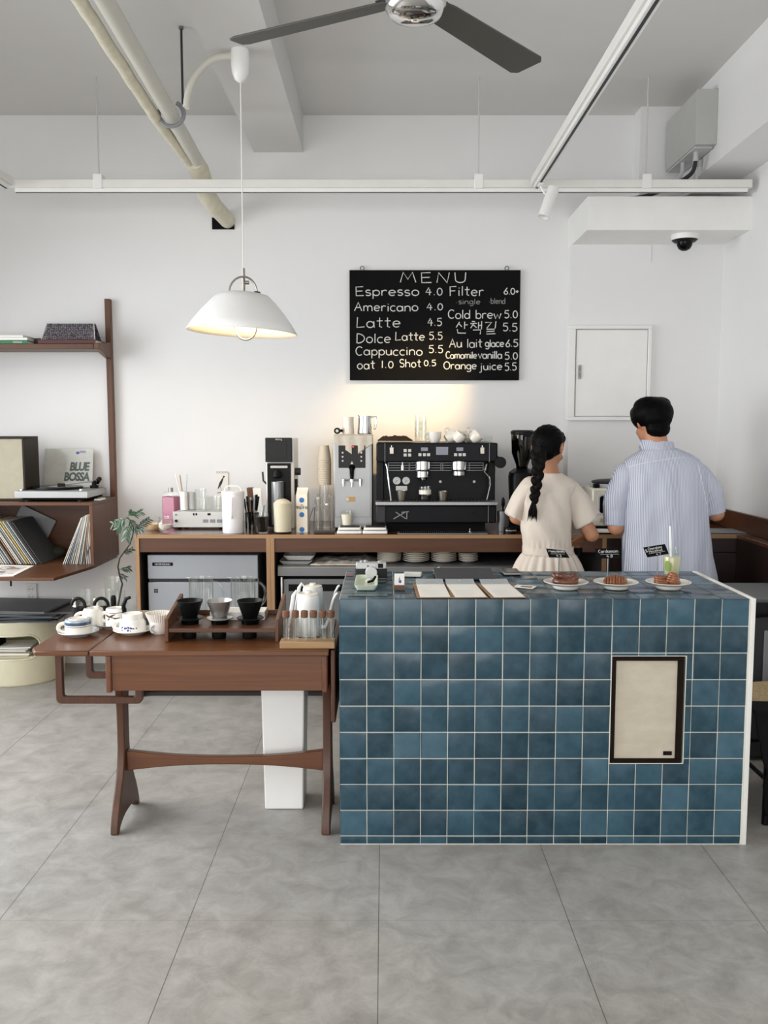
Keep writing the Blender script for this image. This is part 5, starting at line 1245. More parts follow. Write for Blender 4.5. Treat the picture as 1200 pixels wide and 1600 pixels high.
# tall grinder
y = 5.22; x0, x1 = X(415, 750, y), X(457, 750, y); W_ = x1-x0; hT = ZZ(684, y)
d = thing('bulk_grinder', 'tall black and white coffee grinder with steel cup on the worktop', 'coffee grinder', (x0, y, Z))
hm_ = ZZ(722.5, y)
MB().box(.0, W_+.006, .03, .3, 0, hT-.004).build('body', 'white', d, .004)
MB().box(0, W_-.002, -.0, .03, hm_+.002, hT).build('hopper_door', 'blackg', d, .003)
b = MB(); b.box(W_*.12, W_*.8, -.002, 0, hm_+.02, hT-.022); b.build('window', 'blackg', d, .001)
lettering('ditting', .016, 'lgrey', d, T(W_*.5, -.0012, hT-.014) @ FRONT)
MB().box(.006, W_-.004, .022, .03, hm_-.004, hm_+.002).build('trim_line', 'lgrey', d)
MB().box(.008, W_-.012, .016, .03, .012, hm_-.006).build('front_plate', 'black', d, .002)
b = MB(); b.prism(rrect(W_*.18, W_*.82, hm_-.034, hm_-.02, .005), 'y', .002, .016); b.build('bar_handle', 'lgrey', d, .001)
b = MB(); b.lathe([(.02, ZZ(752, y)+.02), (.026, ZZ(752, y)+.03), (.022, ZZ(744, y)+.018), (.016, ZZ(740, y)+.02)], 20, (W_*.45, -.03, 0)); b.build('chute', 'black', d)
b = MB(); b.box(W_*.2, W_*.75, -.08, .02, .02, .028); b.build('cup_shelf', 'black', d, .002)
b = MB(); b.lathe([(0, .0285), (.03, .0285), (.036, .035), (.036, ZZ(752, y)), (.033, ZZ(752, y)), (.033, .04), (0, .034)], 30, (W_*.47, -.035, 0)); b.build('steel_cup', 'steel', d)
b = MB(); b.cyl(.022, 0, .035, 20, M=T(W_+.004, .1, ZZ(738, y)) @ MX.Rotation(pi/2, 4, 'Y')); b.build('side_knob', 'dgrey', d)
b = MB(); b.box(W_+.006, W_+.02, .08, .12, ZZ(775, y), ZZ(750, y)); b.build('side_lever', 'black', d, .003)
b = MB(); b.tube([(-.002, .06, ZZ(757, y)), (-.02, .05, ZZ(752, y)), (-.024, .05, ZZ(738, y))], .006, 8); b.build('tamp_lever', 'dgrey', d)
# sugar canister
y = 5.04; p = at(442, 833, y); r = m(31, y)/2; h_ = ZZ(785, y)
d = thing('sugar_jar', 'glass jar heaped with white sugar in front of the tall grinder', 'jar', (p.x, y, Z))
b = MB(); b.lathe([(0, 0), (r*.88, 0), (r*.9, .004), (r, h_), (r-.002, h_), (r*.88, .008), (0, .008)], 34); b.build('glass_body', 'glass', d)
M['sugar'] = mat('raw_cream_sugar', 'ded5c0', .9, var=.08, scale=160, bump=.4, bscale=300)
b = MB(); b.lathe([(0, .009), (r*.86, .009), (r-.004, h_-.004), (r*.6, h_+.012), (r*.3, h_+.02), (0, h_+.018)], 30); b.build('sugar', 'sugar', d)
# milk carton
y = 5.06; x0, x1 = X(464, 833, y), X(481.5, 833, y); w_ = (x1-x0)/2; h_ = ZZ(772, y); hg = ZZ(765.5, y)
d = thing('milk_carton', 'white milk carton with blue round flowers on the worktop', 'milk carton', ((x0+x1)/2, y+w_, Z), R(-6))
M['carton'] = mat('carton_board', 'e6e1d2', .5, var=.02); M['cblue'] = mat('carton_blue', '2f6bb5', .5); M['clblue'] = mat('carton_light_blue', '7fb4e0', .5)
b = MB(); b.use(0).box(-w_, w_, -w_, w_, 0, h_); b.use(0).add([(-w_, -w_, h_), (w_, -w_, h_), (w_, w_, h_), (-w_, w_, h_), (-w_, -.002, hg), (w_, -.002, hg), (w_, .002, hg), (-w_, .002, hg)], [(0, 1, 5, 4), (2, 3, 7, 6), (0, 4, 7, 3), (1, 2, 6, 5), (4, 5, 6, 7)])
bx_ = b.build('box', ['carton'], d)
MB().box(-w_, w_, -.002, .002, hg, hg+.012).build('top_seam', 'carton', d)
b = MB()
for fz in (.79, .41, .02):
    for k in range(10):
        a = 2*pi*k/10; cz_ = h_*fz+.012
        if cz_+.0095*sin(a) > .004: b.cyl(.0048, 0, .0006, 10, M=T(.011*cos(a), -w_-.0002, cz_+.011*sin(a)) @ MX.Rotation(pi/2, 4, 'X'))
    b.cyl(.0115, 0, .0008, 20, M=T(0, -w_-.0002, h_*fz+.014) @ MX.Rotation(pi/2, 4, 'X'))
b.build('flower_print', 'cblue', bx_)
lettering('매일우유', .0195, 'blackm', bx_, T(0, -w_-.0006, h_*.615) @ FRONT, off=.0003)
lettering('1999', .008, 'blackm', bx_, T(0, -w_-.0006, h_*.70) @ FRONT, off=.0003)
MB().box(-w_-.0006, -w_, -w_+.004, w_-.004, h_*.8, h_).build('side_print', 'clblue', bx_)
# paper cups stacked, bottles
y = 5.3; p = at(507, 770, y); 
prof = lambda r0, r1, h: [(0, 0), (r0, 0), (r1, h-.003), (r1+.002, h-.002), (r1+.001, h), (r1-.001, h-.002), (r0-.001, .003), (0, .003)]
M['papercup'] = mat('natural_paper_cup', 'cfc4b2', .7, var=.03)
zz = Z+ZZ(770, y)-.03; cupn = 0
for i in range(12):
    b = MB(); b.lathe([(q, -w__) for q, w__ in prof(.028, .041, .09)], 28); o = b.build('paper_cup', 'papercup', None); place(o, (p.x, y, Z+ZZ(696, y)-.0133*(11-i))); tag(o, 'beige paper cup, %s from the bottom of the upside-down stack' % ordn(i+1), 'paper cup', 'stack of paper cups')
d = thing('cup_stand', 'clear plastic stand carrying the beige paper cup stack', 'cup stand', (p.x, y, Z))
hs_ = ZZ(696, y)-.0133*11-.0902
b = MB(); b.lathe([(0, 0), (.05, 0), (.05, .005), (.034, .006), (.032, hs_-.002), (.034, hs_), (0, hs_)], 26); b.build('stand', 'glasst', d)
for sx_, px in ((-1, 497), (1, 519)):
    b = MB(); xx = .045*sx_; b.tube([(xx, -.03, .0), (xx, -.03, .17), (xx*.92, -.03, .2), (xx*.7, -.03, .205), (xx*.6, -.03, .18)], .0032, 6); b.build('wire_loop', 'nickel', d)
def bottle(px, yy, label, r, h_, mt):
    p = at(px, 830, yy); d = thing('swing_top_bottle', label, 'bottle', (p.x, yy, Z))
    b = MB(); b.lathe([(0, .002), (r*.9, .0), (r, .006), (r, h_*.56), (r*.8, h_*.66), (.012, h_*.76), (.0115, h_*.9), (.014, h_*.91), (.014, h_*.93), (0, h_*.93)], 26); b.build('glass_body', mt, d)
    b = MB(); b.lathe([(0, h_*.93), (.009, h_*.93), (.012, h_*.96), (.009, h_), (0, h_)], 16); b.build('stopper', 'white', d)
    b = MB(); b.tube([(.014, 0, h_*.8), (.018, 0, h_*.88), (.012, 0, h_*.98), (-.012, 0, h_*.98), (-.018, 0, h_*.88), (-.014, 0, h_*.8)], .0016, 6); b.build('wire_bail', 'steeld', d)
bottle(511, 5.10, 'clear swing-top bottle with white stopper left of the water boiler', .025, .165, 'glass')
bottle(497, 5.12, 'taller clear bottle just left of the swing-top one with the white stopper', .022, .2, 'glasst')
d = thing('tongs', 'steel tongs and spout standing between the milk carton and the bottles', 'tongs', (X(487, 830, 5.12), 5.12, Z))
for s_ in (-1, 1):
    b = MB(); b.tube([(s_*.012, 0, .004), (s_*.014, 0, .07), (.016+s_*.004, 0, .14)], .0045, 8, flat=.5); b.build('arm', 'steel', d)
o = MB().box(-.05, .065, -.04, .04, 0, .012).build('bottle_mat', 'darklam', None, .003); place(o, (X(505, 836, 5.02), 5.02, Z)); tag(o, 'dark wooden mat under nothing, in front of the swing-top bottles', 'mat'); o['label'] = 'small dark wooden board lying in front of the swing-top bottles'
# water boiler
y = 5.17; x0, x1 = X(521, 750, y), X(582, 750, y); W_ = x1-x0; h0, hT = ZZ(813, y), ZZ(680, y)
d = thing('water_boiler', 'stainless hot water boiler with black control panel and three taps', 'water boiler', (x0, y, Z))
MB().box(0, W_, .0, .34, .012, hT).build('body', 'steel', d, .006)
b = MB(); b.box(.008, W_-.012, -.003, 0, ZZ(808, y), hT-.035); b.build('front_panel', 'steel', d, .002)
MB().box(.01, W_-.01, .02, .32, 0, .012).build('base', 'blackm', d)
pz0, pz1 = ZZ(731, y), ZZ(696, y); pa_, pb_ = X(529, 710, y)-x0, X(571, 710, y)-x0
pn = MB().box(pa_, pb_, -.006, -.003, pz0, pz1).build('control_panel', 'blackg', d, .002)
for k in range(3):
    for s_ in (0, 1): MB().cyl(.0055, 0, .002, 12, M=T(pa_+(.024 if s_ == 0 else pb_-pa_-.024), -.006, pz1-.042-.024*k) @ MX.Rotation(pi/2, 4, 'X')).build('button', 'lgrey', pn)
M['redled'] = mat('red_display', 'c0403c', .4, emit=.6)
MB().box((pa_+pb_)/2-.012, (pa_+pb_)/2+.012, -.0068, -.006, pz1-.012, pz1-.004).build('display', 'redled', pn)
b = MB(); b.ell(((pa_+pb_)/2, -.0065, pz0+.025), (.009, .0012, .004), 12, 6).ell(((pa_+pb_)/2, -.0065, pz0+.032), (.004, .0012, .006), 10, 6); b.build('symbol', 'lgrey', pn)
xc = (pa_+pb_)/2
b = MB(); b.tube([(xc, -.005, pz0), (xc, -.03, pz0-.01), (xc, -.045, ZZ(748, y))], [.02, .014, .011], 14); b.build('main_tap', 'blackg', d)
b = MB(); b.cyl(.012, ZZ(752, y)-.0, ZZ(748, y), 14, (xc, -.045, 0)).cyl(.006, ZZ(760, y), ZZ(752, y), 12, (xc, -.045, 0)); b.build('main_nozzle', 'chrome', d)
for s_ in (-1, 1):
    xx = xc+s_*.05; b = MB(); b.tube([(xc+s_*.005, -.045, ZZ(750, y)), (xx-s_*.004, -.045, ZZ(750, y))], .0045, 8).cyl(.009, ZZ(755, y), ZZ(749, y)+.004, 14, (xx, -.045, 0)).cyl(.006, ZZ(759, y), ZZ(755, y), 12, (xx, -.045, 0)); b.build('side_tap', 'chrome', d)
M['brass'] = mat('brass_plate', 'a98448', .4, .5)
b = MB(); xa, xb = X(541, 780, y)-x0, X(555, 780, y)-x0; b.box(xa, xb, -.005, -.003, ZZ(783.5, y), ZZ(776.5, y)); b.build('maker_plate', 'brass', d, .001)
MB().box(xa+.001, xa+.014, -.006, -.005, ZZ(782.5, y), ZZ(777.5, y)).build('plate_emblem', 'lgrey', d)
# cloth draped over the boiler top
cz = hT
def drape(u, v):
    x = -.002+(W_+.004)*u; q = v*(.30+.10)
    if q < .30: return (x, .30-q-.004, cz+.002+.002*NZ.noise(V((u*9, v*9, 1))))
    hang = (q-.30)*(1.25-1.15*abs(u-.55)*1.4); return (x, -.006-.002*sin(u*20), cz+.002-max(0, hang))
b = MB(); b.surf(drape, 30, 30); o = b.build('tea_towel', 'towel', None, solid=-.002, fix=False, ang=80); place(o, (x0, y, Z)); tag(o, 'pale towel folded over the top front of the water boiler', 'towel')
JT = Z+hT+.006
def jug(px, label, r, h_, mt, hs=1, yy=5.3):
    p = at(px, 660, yy); d = thing('milk_jug', label, 'milk jug', (p.x, yy, JT), 0, 'milk jugs on the boiler')
    b = MB(); b.lathe([(0, 0), (r, 0), (r*1.02, .006), (r*.9, h_*.7), (r*.92, h_), (r*.88, h_), (r*.87, h_*.7), (r*.95, .01), (0, .006)], 34); b.build('body', mt, d)
    b = MB(); b.tube([(r*.88, 0, h_*.93), (r*1.5, 0, h_*.95), (r*1.55, 0, h_*.6), (r*1.35, 0, h_*.3), (r*1.22, 0, h_*.3)], .0035, 8, flat=1.8)
    if hs: b.build('handle', mt, d)
    b = MB(); b.tube([(-r*.85, 0, h_*.9), (-r*1.05, 0, h_*1.02)], [.012, .005], 8)
    if hs: b.build('spout', mt, d)
jug(570, 'polished steel milk jug with handle on top of the water boiler', .044, .108, 'chrome')
jug(544, 'brushed white-steel milk jug beside the polished one on the boiler', .036, .102, 'porcw', 0)
d = thing('tamper', 'small black round tamper lying on the left edge of the boiler top', 'tamper', (X(527, 674, 5.27), 5.27, JT+.019), 0)
b = MB(); b.cyl(.019, -.02, .02, 24, M=MX.Rotation(pi/2, 4, 'X')); b.build('head', 'black', d)
b = MB(); b.cyl(.009, .0, .001, 16, M=T(0, -.0202, 0) @ MX.Rotation(pi/2, 4, 'X')); b.build('dial', 'lgrey', d)
b = MB(); b.tube([(.018, .0, .0), (.032, 0, .002)], .008, 10); b.build('knob', 'blackm', d)
# scales and glass of milk
for px, lb in ((546, 'white kitchen scale, left of the pair in front of the boiler, under the milk glass'), (586, 'white kitchen scale, right of the pair in front of the boiler')):
    yy = 5.0; w_ = m(39, yy)/2; d = thing('kitchen_scale', lb, 'scale', (X(px, 830, yy), yy+.045, Z), 0, 'white scales before the boiler')
    MB().box(-w_, w_, -.065, .07, 0, .017).build('base', 'white', d, .005)
    MB().box(-w_+.006, w_-.006, -.06, .066, .021, .036).build('platform', 'white', d, .006)
    MB().box(-w_+.015, w_-.015, -.05, .055, .017, .021).build('gap', 'dgrey', d)
    MB().box(-w_+.016, w_-.014, -.045, .055, .036, .0375).build('pad', 'dgrey', d, .002)
M['milk'] = mat('milk', 'e8e2d2', .4)
tumbler('drinking_glass', 'glass of milk standing on the left white scale', 542, 5.045, Z+.038, 21, 24, 'glass', liquid=.8, lmat='milk', taperk=.75)
# espresso machine
y = 5.06; x0, x1 = X(588, 760, y), X(777, 760, y); W_ = x1-x0; e = lambda py: ZZ(py, y); xx = lambda px: X(px, 760, y)-x0; D_ = .52
d = thing('espresso_machine', 'anthracite two-group espresso machine below the menu board', 'espresso machine', (x0, y, Z))
MB().box(.0, W_, .0, D_, e(722), e(692)).build('top_housing', 'anth', d, .008)
MB().box(.02, W_-.02, .12, D_, e(788), e(722)).build('back_body', 'anth', d, .004)
for a, b_ in ((.0, xx(600)), (xx(765), W_)): MB().box(a, b_, .1, .2, e(788), e(722)).build('side_pillar', 'anth', d, .006)
MB().box(.0, W_, .02, D_, e(818), e(790)).build('lower_housing', 'anth', d, .008)
MB().box(.0, xx(602), .012, .02, e(817), e(791)).build('corner_cover', 'dgrey', d, .004)
b = MB(); b.box(-.004, W_+.006, -.02, .13, e(789.5), e(783.5)); tr = b.build('drip_tray', 'steel', d, .004)
b = MB()
for k in range(30): b.box(.03+k*(W_-.06)/30, .03+k*(W_-.06)/30+.008, -.005, .11, e(783.5), e(783.5)+.0015)
b.build('grate', 'dgrey', tr)
MB().box(.06, W_-.06, .06, D_-.05, .0, e(818)).build('base', 'blackm', d)
b = MB()
b.tube([(xx(601.5), -.002, e(722)), (xx(601.5), -.002, e(692))], .002, 6).tube([(xx(764), -.002, e(722)), (xx(764), -.002, e(692))], .002, 6).tube([(xx(601.5), .016, e(817)), (xx(601.5), .016, e(791))], .002, 6).tube([(xx(764), .016, e(817)), (xx(764), .016, e(791))], .002, 6)
b.build('trim_line', 'steeld', d)
M['screen'] = mat('blue_grey_screen', '4a5266', .2, coat=.4)
for px, w_, ya, yb in ((690.5, 19, 711, 698), (663, 11, 705, 699), (718, 11, 705, 699)): MB().box(xx(px-w_/2), xx(px+w_/2), -.003, 0, e(ya), e(yb)).build('screen', 'screen', d, .001)
for px, py in ((633, 704), (640, 704), (633, 711), (640, 711), (656, 710.5), (663, 710.5), (669.5, 710.5), (711.5, 710.5), (718.5, 710.5), (725, 710.5)): MB().box(xx(px-2.4), xx(px+2.4), -.004, 0, e(py+2.3), e(py-2.3)).build('button', 'lgrey', d, .001)
for px in (612, 753): 
    b = MB(); b.box(xx(px-3), xx(px+3), -.008, 0, e(709), e(699)).cyl(.004, e(699), e(697)+.004, 10, (xx(px), -.004, 0)); b.build('tap_lever', 'nickel', d, .001)
b = MB()     # cup rail behind the groups
for k in range(4): b.tube([(xx(607), .08, e(724+4*k)), (xx(757), .08, e(724+4*k))], .003, 6)
for px in (607, 640, 690, 693, 735, 757): b.tube([(xx(px), .08, e(724)), (xx(px), .08, e(736))], .003, 6)
b.build('rail', 'steeld', d)
for px, lowy, pf in ((661, 746, True), (718, 743, False)):
    g_ = MB(); g_.lathe([(0, e(720)), (m(13, y), e(721)), (m(13, y), e(734)), (m(10.5, y), e(737)), (m(10.5, y), e(lowy)), (0, e(lowy))], 30, (xx(px), .045, 0)); gh = g_.build('group_head', 'chrome', d)
    if pf:
        b = MB(); b.lathe([(0, e(752)), (.02, e(752)), (.032, e(lowy)), (0, e(lowy))], 24, (xx(px), .045, 0)).tube([(xx(px), .02, e(749)), (xx(px), -.05, e(750)), (xx(px), -.11, e(752))], [.013, .014, .016], 12).tube([(xx(px)-.014, .045, e(757)), (xx(px), .045, e(753)), (xx(px)+.014, .045, e(757))], .006, 8); b.build('portafilter', 'black', gh)
for px in (620.5, 635.5):
    gg = MB(); gg.lathe([(0, 0), (.021, 0), (.023, .004), (.021, .008), (0, .007)], 26, M=T(xx(px), .12, e(753)) @ MX.Rotation(pi/2, 4, 'X')); ga = gg.build('gauge', 'lgrey', d)
    MB().box(-.001, .001, -.0005, .0, -.012, .004, T(xx(px), .111, e(753)) @ MX.Rotation(R(40), 4, 'Y')).build('needle', 'black', ga)
MB().box(xx(619), xx(637), .118, .12, e(769), e(761.5)).build('type_plate', 'lgrey', d)
for px in (690, 744): 
    b = MB(); b.cyl(.008, 0, .006, 14, M=T(xx(px), .12, e(754.5)) @ MX.Rotation(pi/2, 4, 'X')); b.build('bolt', 'steel', d)
for sx_, (pa, pb) in ((1, (604, 610)), (-1, (760, 763))):
    b = MB()
    if sx_ == 1: b.tube([(xx(602), .03, e(722)), (xx(605), .01, e(730)), (xx(607), 0, e(748)), (xx(611), 0, e(782))], .0045, 8)
    else: b.tube([(xx(761), .03, e(722)), (xx(758), .0, e(731)), (xx(757), -.005, e(737)), (xx(764), -.005, e(745)), (xx(766), -.005, e(758)), (xx(761), -.005, e(781))], .0055, 8)
    b.build('steam_wand', 'chrome', d)
b = MB(); b.tube([(xx(629), .02, e(722)), (xx(629), .015, e(727))], .004, 8).cyl(.008, e(735), e(727), 12, (xx(629), .015, 0)); b.build('water_spout', 'white', d)
b = MB(); b.cyl(.033, .0, .018, 28, M=T(xx(781), .0, e(722.5)) @ MX.Rotation(pi/2, 4, 'X')).tube([(xx(776), .02, e(714)), (xx(780), .01, e(722))], .012, 8); b.build('side_knob', 'black', d)
b = MB(); b.cyl(.009, 0, .012, 14, M=T(xx(742), .02, e(803)) @ MX.Rotation(pi/2, 4, 'X')); b.build('switch', 'black', d)
b = MB(); lx = lambda a, b_: (xx(613.5+a), .018, e(811.5-b_)); w_ = .0042
for pts in ([(2, 0), (26, 13.5)], ): pass
b.tube([lx(1.5, 0), lx(17, 9), lx(19, 10)], w_*.8, 6).tube([lx(5, 11), lx(20, 1), lx(22.5, .6)], w_*.8, 6).tube([lx(14, 10.5), lx(25.5, 11.5)], w_*.75, 6).tube([lx(22.5, 11), lx(22.5, 0)], w_*.75, 6)
lg = b.build('emblem', 'grey', d); 
# things standing in the machine
TT = Z+e(783.5)+.0022
tumbler('espresso_cup', 'small steel espresso cup at the left on the drip tray of the machine', 627.5, 5.09, TT, 16, 16, 'nickel', taperk=.72, cat='cup', grp='steel cups on the drip tray')
tumbler('espresso_cup', 'small steel espresso cup in the middle of the machine drip tray', 692, 5.09, TT, 16, 15, 'nickel', taperk=.72, cat='cup', grp='steel cups on the drip tray')
d = tumbler('shot_glass', 'glass with white band and espresso under the left group head', 664, 5.095, TT, 19, 22, 'glasst', taperk=.95, liquid=.35, lmat='coffee')
r = m(19, 5.095)/2; b = MB(); b.lathe([(r*.99, .038), (r*1.02, .038), (r*1.02, .062), (r*.99, .062)], 26); b.build('sleeve', 'porcw', d)
# things on top of the machine
MT = Z+e(692)+.0005
cloth('bar_cloth', 'crumpled dark brown cloth on the left of the espresso machine top', 'browncloth', X(590, 690, 5.1), X(645, 690, 5.1), 5.1, 5.3, MT, .03, 21, 'cloth', .006, base=.014)
for i in range(4):
    tumbler('drinking_glass', 'clear glass, %s from the bottom of the tall stack on the machine' % ordn(i+1), 657, 5.14, MT+.0325*i, 20, 17, 'glasst', taperk=.86, grp='glass stack on the machine')
def cup(px, yy, label, r, h_, rz=0, tilt=None, base=None, mt='porcw'):
    base = MT if base is None else base
    p = at(px, 685, yy); d = thing('coffee_cup', label, 'cup', (p.x, yy, base), rz, 'white cups on the machine')
    Mx = MX.Identity(4) if tilt is None else T(0, 0, r*.78) @ MX.Rotation(tilt, 4, 'Y') @ T(0, 0, -h_*.5)
    b = MB(); b.lathe([(0, .003), (r*.6, .003), (r*.62, 0), (r*.68, .004), (r*.93, h_*.4), (r, h_), (r*.96, h_), (r*.88, h_*.4), (r*.55, .008), (0, .008)], 32, M=Mx); b.build('bowl', mt, d)
    b = MB(); b.tube([Mx @ V(q) for q in handle_pts(r, h_*.55, .022, .03)], .0045, 8); b.build('handle', mt, d)
cup(679, 5.14, 'upright white cup with handle next to the glass stack', .04, .062, mt='porc')
cup(703, 5.15, 'white cup lying tilted in the middle of the machine top', .04, .055, .2, R(62))
cup(717, 5.12, 'white cup tilted right, third cup from the glass stack', .037, .055, -.2, R(40))
cup(733, 5.2, 'white cup lying behind the right end group of cups on the machine', .04, .055, .4, R(75))
cup(742, 5.12, 'white cup tilted on its side near the right end of the machine top', .038, .055, 0, R(50))
cup(722, 5.27, 'white cup at the back of the machine top between the tilted ones', .038, .055, 1, R(20))
tumbler('drinking_glass', 'short glass at the right end of the machine top', 761, 5.13, MT, 15, 11, 'glasst', grp=None)
# drip grate set on the counter
yy = 5.0; d = thing('rinser_tray', 'flat steel rinser tray with slotted grate in front of the espresso machine', 'drip tray', (X(691, 833, yy), yy, Z)); w_ = m(141, yy)/2
MB().box(-w_, w_, -.035, .05, 0, .006).build('pan', 'steeld', d, .001)
b = MB()
for k in range(34): b.box(-w_+.015+k*.0118, -w_+.021+k*.0118, -.028, .043, .006, .0068)
b.build('grate', 'blackm', d)
b = MB(); b.cyl(.012, .006, .012, 16, (w_*.62, .01, 0)).cyl(.005, .012, .03, 12, (w_*.62, .01, 0)); b.build('rinser_nozzle', 'chrome', d)
# right of the machine: brush pot and hopper grinder
yy = 5.12; d = tumbler('brush_pot', 'grey-brown tumbler holding a black brush right of the espresso machine', 786, yy, Z, 19, 32, 'steeld', taperk=.85, cat='pot')
b = MB(); b.tube([(0, 0, .02), (.0, 0, .14), (0, 0, .155), (.0, 0, .185), (0, 0, .2)], [.004, .005, .011, .01, .003], 10); o = b.build('brush', 'black', None); place(o, d.location); tag(o, 'black brush standing in the grey-brown tumbler', 'brush')
d = thing('tamping_base', 'black round tamper puck with steel band in front of the hopper grinder', 'tamper', (X(797, 832, 5.03), 5.03, Z))
b = MB(); b.cyl(.037, 0, .014, 26).cyl(.037, .022, .032, 26); b.build('body', 'black', d); b = MB(); b.cyl(.0372, .014, .022, 26); b.build('band', 'chrome', d)
yy = 5.25; x0 = X(816, 700, yy); g = lambda py: ZZ(py, yy)
d = thing('hopper_grinder', 'black coffee grinder with a bean-filled clear hopper beside the woman', 'coffee grinder', (x0, yy, Z))
MB().box(-.085, .085, -.1, .12, 0, .03).build('foot', 'black', d, .008)
b = MB(); b.loft([(.03, 0, 0, .07, .09), (g(790), 0, 0, .07, .085), (g(745), 0, 0, .077, .095), (g(738), 0, 0, .072, .09), (g(732), 0, 0, .045, .05)], 36, 3.5); b.build('body', 'black', d)
b = MB(); b.lathe([(m(16, yy)/2*1.1, g(733)), (m(16, yy)/2*1.15, g(727)), (m(35, yy)/2*.93, g(708)), (m(35, yy)/2, g(680)), (m(35, yy)/2, g(678))], 34); b.build('hopper', 'smoke', d, solid=.002, fix=False)
M['beans'] = mat('coffee_beans', '2a1a13', .45, var=.5, scale=160, bump=.8, bscale=130)
b = MB(); b.lathe([(0, g(732)), (m(16, yy)/2, g(730)), (m(33, yy)/2*.92, g(708)), (m(33, yy)/2*.95, g(702)), (0, g(701))], 30); b.build('beans', 'beans', d)
b = MB(); b.lathe([(0, g(678)), (m(37, yy)/2, g(678)), (m(37, yy)/2, g(674)), (m(30, yy)/2, g(672)), (0, g(672))], 34); ld = b.build('hopper_lid', 'black', d)
b = MB(); b.cyl(.02, 0, .02, 20, M=T(.02, -m(37, yy)/2+.01, g(678)) @ MX.Rotation(pi/2, 4, 'X')); b.build('lid_lock', 'black', ld)
b = MB(); b.tube([(0, -.08, g(770)), (0, -.13, g(772)), (0, -.135, g(790))], .018, 10); b.build('dosing_spout', 'black', d)
# toaster oven and pan between the two people
yy = 5.2; x0 = X(925, 790, yy); d = thing('toaster_oven', 'cream toaster oven with dark window between the two people', 'oven', (x0, yy, Z)); g = lambda py: ZZ(py, yy)
W_ = .34; hT = g(763)
M['ovenc'] = mat('cream_enamel', 'd9d6c6', .35, coat=.3)
b = MB(); b.box(0, W_, 0, .28, .02, hT); b.build('body', 'ovenc', d, .012)
b = MB(); b.prism(rrect(.032, .26, .09, hT-.035, .02), 'y', -.006, .0); b.build('door_frame', 'lgrey', d, .002)
b = MB(); b.prism(rrect(.044, .248, .10, hT-.045, .014), 'y', -.008, -.006); b.build('window', 'blackg', d)
b = MB(); b.cyl(.013, 0, .015, 18, M=T(.035, 0, .06) @ MX.Rotation(pi/2, 4, 'X')); b.build('dial', 'ovenc', d)
b = MB(); b.cyl(.013, 0, .015, 18, M=T(.295, 0, .1) @ MX.Rotation(pi/2, 4, 'X')); b.build('dial', 'ovenc', d)
b = MB(); b.box(.02, W_-.02, .02, .26, 0, .02); b.build('base', 'blackm', d)
OT = Z+hT+.0005
d = thing('waffle_iron', 'black and grey flat grill appliance lying on the cream toaster oven', 'grill', (x0+.15, yy+.12, OT))
b = MB(); b.box(-.12, .12, -.08, .08, 0, .022); b.build('base', 'lgrey', d, .004)
b = MB(); b.ell((.0, 0, .032), (.13, .09, .018), 24, 10); b.build('lid', 'dgrey', d)
b = MB(); b.box(-.135, -.1, -.095, -.06, 0, .024); b.build('latch', 'black', d, .004)
o = MB().lathe([(0, 0), (.05, 0), (.09, .01), (.088, .012), (.05, .003), (0, .003)], 30).build('plate', 'porc', None); place(o, (X(944, 822, 5.05), 5.06, Z)); tag(o, 'white plate on the worktop in front of the toaster oven', 'plate')
# right end of the worktop
b = MB(); b.box(-.2, .16, -.1, .12, 0, .004); o = b.build('cutting_board', 'grey', None, .002); place(o, (X(1115, 822, 5.15), 5.12, Z), -.1); tag(o, 'flat grey board on the worktop right of the man', 'board')
b = MB(); b.box(-.08, .08, -.06, .06, 0, .03); o = None
def lump(name, label, loc, r, mt, seed, cat):
    b = MB(); b.ell((0, 0, 0), r, 28, 16)
    for v in b.v:
        k = 1+.22*NZ.noise(V((v.x*14+seed, v.y*14, v.z*14))); v.x *= k; v.y *= k; v.z = max(-r[2]*.55, v.z*k)
    o = b.build(name, mt, None, ang=80); place(o, (loc[0], loc[1], loc[2]+r[2]*.55)); return tag(o, label, cat)
lump('bag', 'small black pouch on the worktop beside the man’s right elbow'.replace('’', "'"), (X(1150, 812, 5.4), 5.42, Z), (.065, .06, .06), 'blackcloth', 3, 'pouch')
lump('cloth', 'dark folded cloth at the right end of the worktop', (X(1186, 822, 5.12), 5.12, Z), (.11, .09, .028), 'blackcloth', 8, 'cloth')
# ================================================================== THINGS ON THE TILED COUNTER
Z = KZ+.0014
def K(px, py): return onz(px, py, Z)
# camera
p = K(580, 905); y = p.y
d = thing('camera', 'silver and black compact camera with a silver lens cap on the counter', 'camera', (p.x, y, Z), R(3))
w_ = m(51, y)/2; hc = m(31, y)*.93
b = MB(); b.box(-w_, w_, 0, .035, .0, hc*.56); b.build('body', mat('black_leatherette', '17181b', .6, bump=.5, bscale=400), d, .005)
b = MB(); b.box(-w_*.94, w_*.94, .001, .034, hc*.56, hc*.92); tp = b.build('top_plate', 'silver', d, .003)
MB().box(-w_*.94, w_*.94, .001, .034, 0, .004).build('base_plate', 'silver', d, .001)
MB().box(w_*.42, w_*.74, -.0015, .001, hc*.62, hc*.86).build('viewfinder', 'blackg', tp, .001)
MB().box(-w_*.2, w_*.3, -.001, .001, hc*.58, hc*.88).build('plate_step', 'silver', tp, .001)
for x, r, q in ((-.6, .007, .006), (-.36, .008, .008), (.55, .009, .004)): MB().cyl(r, hc*.92, hc*.92+q, 18, (w_*x, .017, 0)).build('dial', 'silver', tp)
b = MB(); b.cyl(.003, 0, .003, 10, M=T(-w_*.2, -.001, hc*.74) @ MX.Rotation(pi/2, 4, 'X')); b.build('sensor_window', 'black', tp)
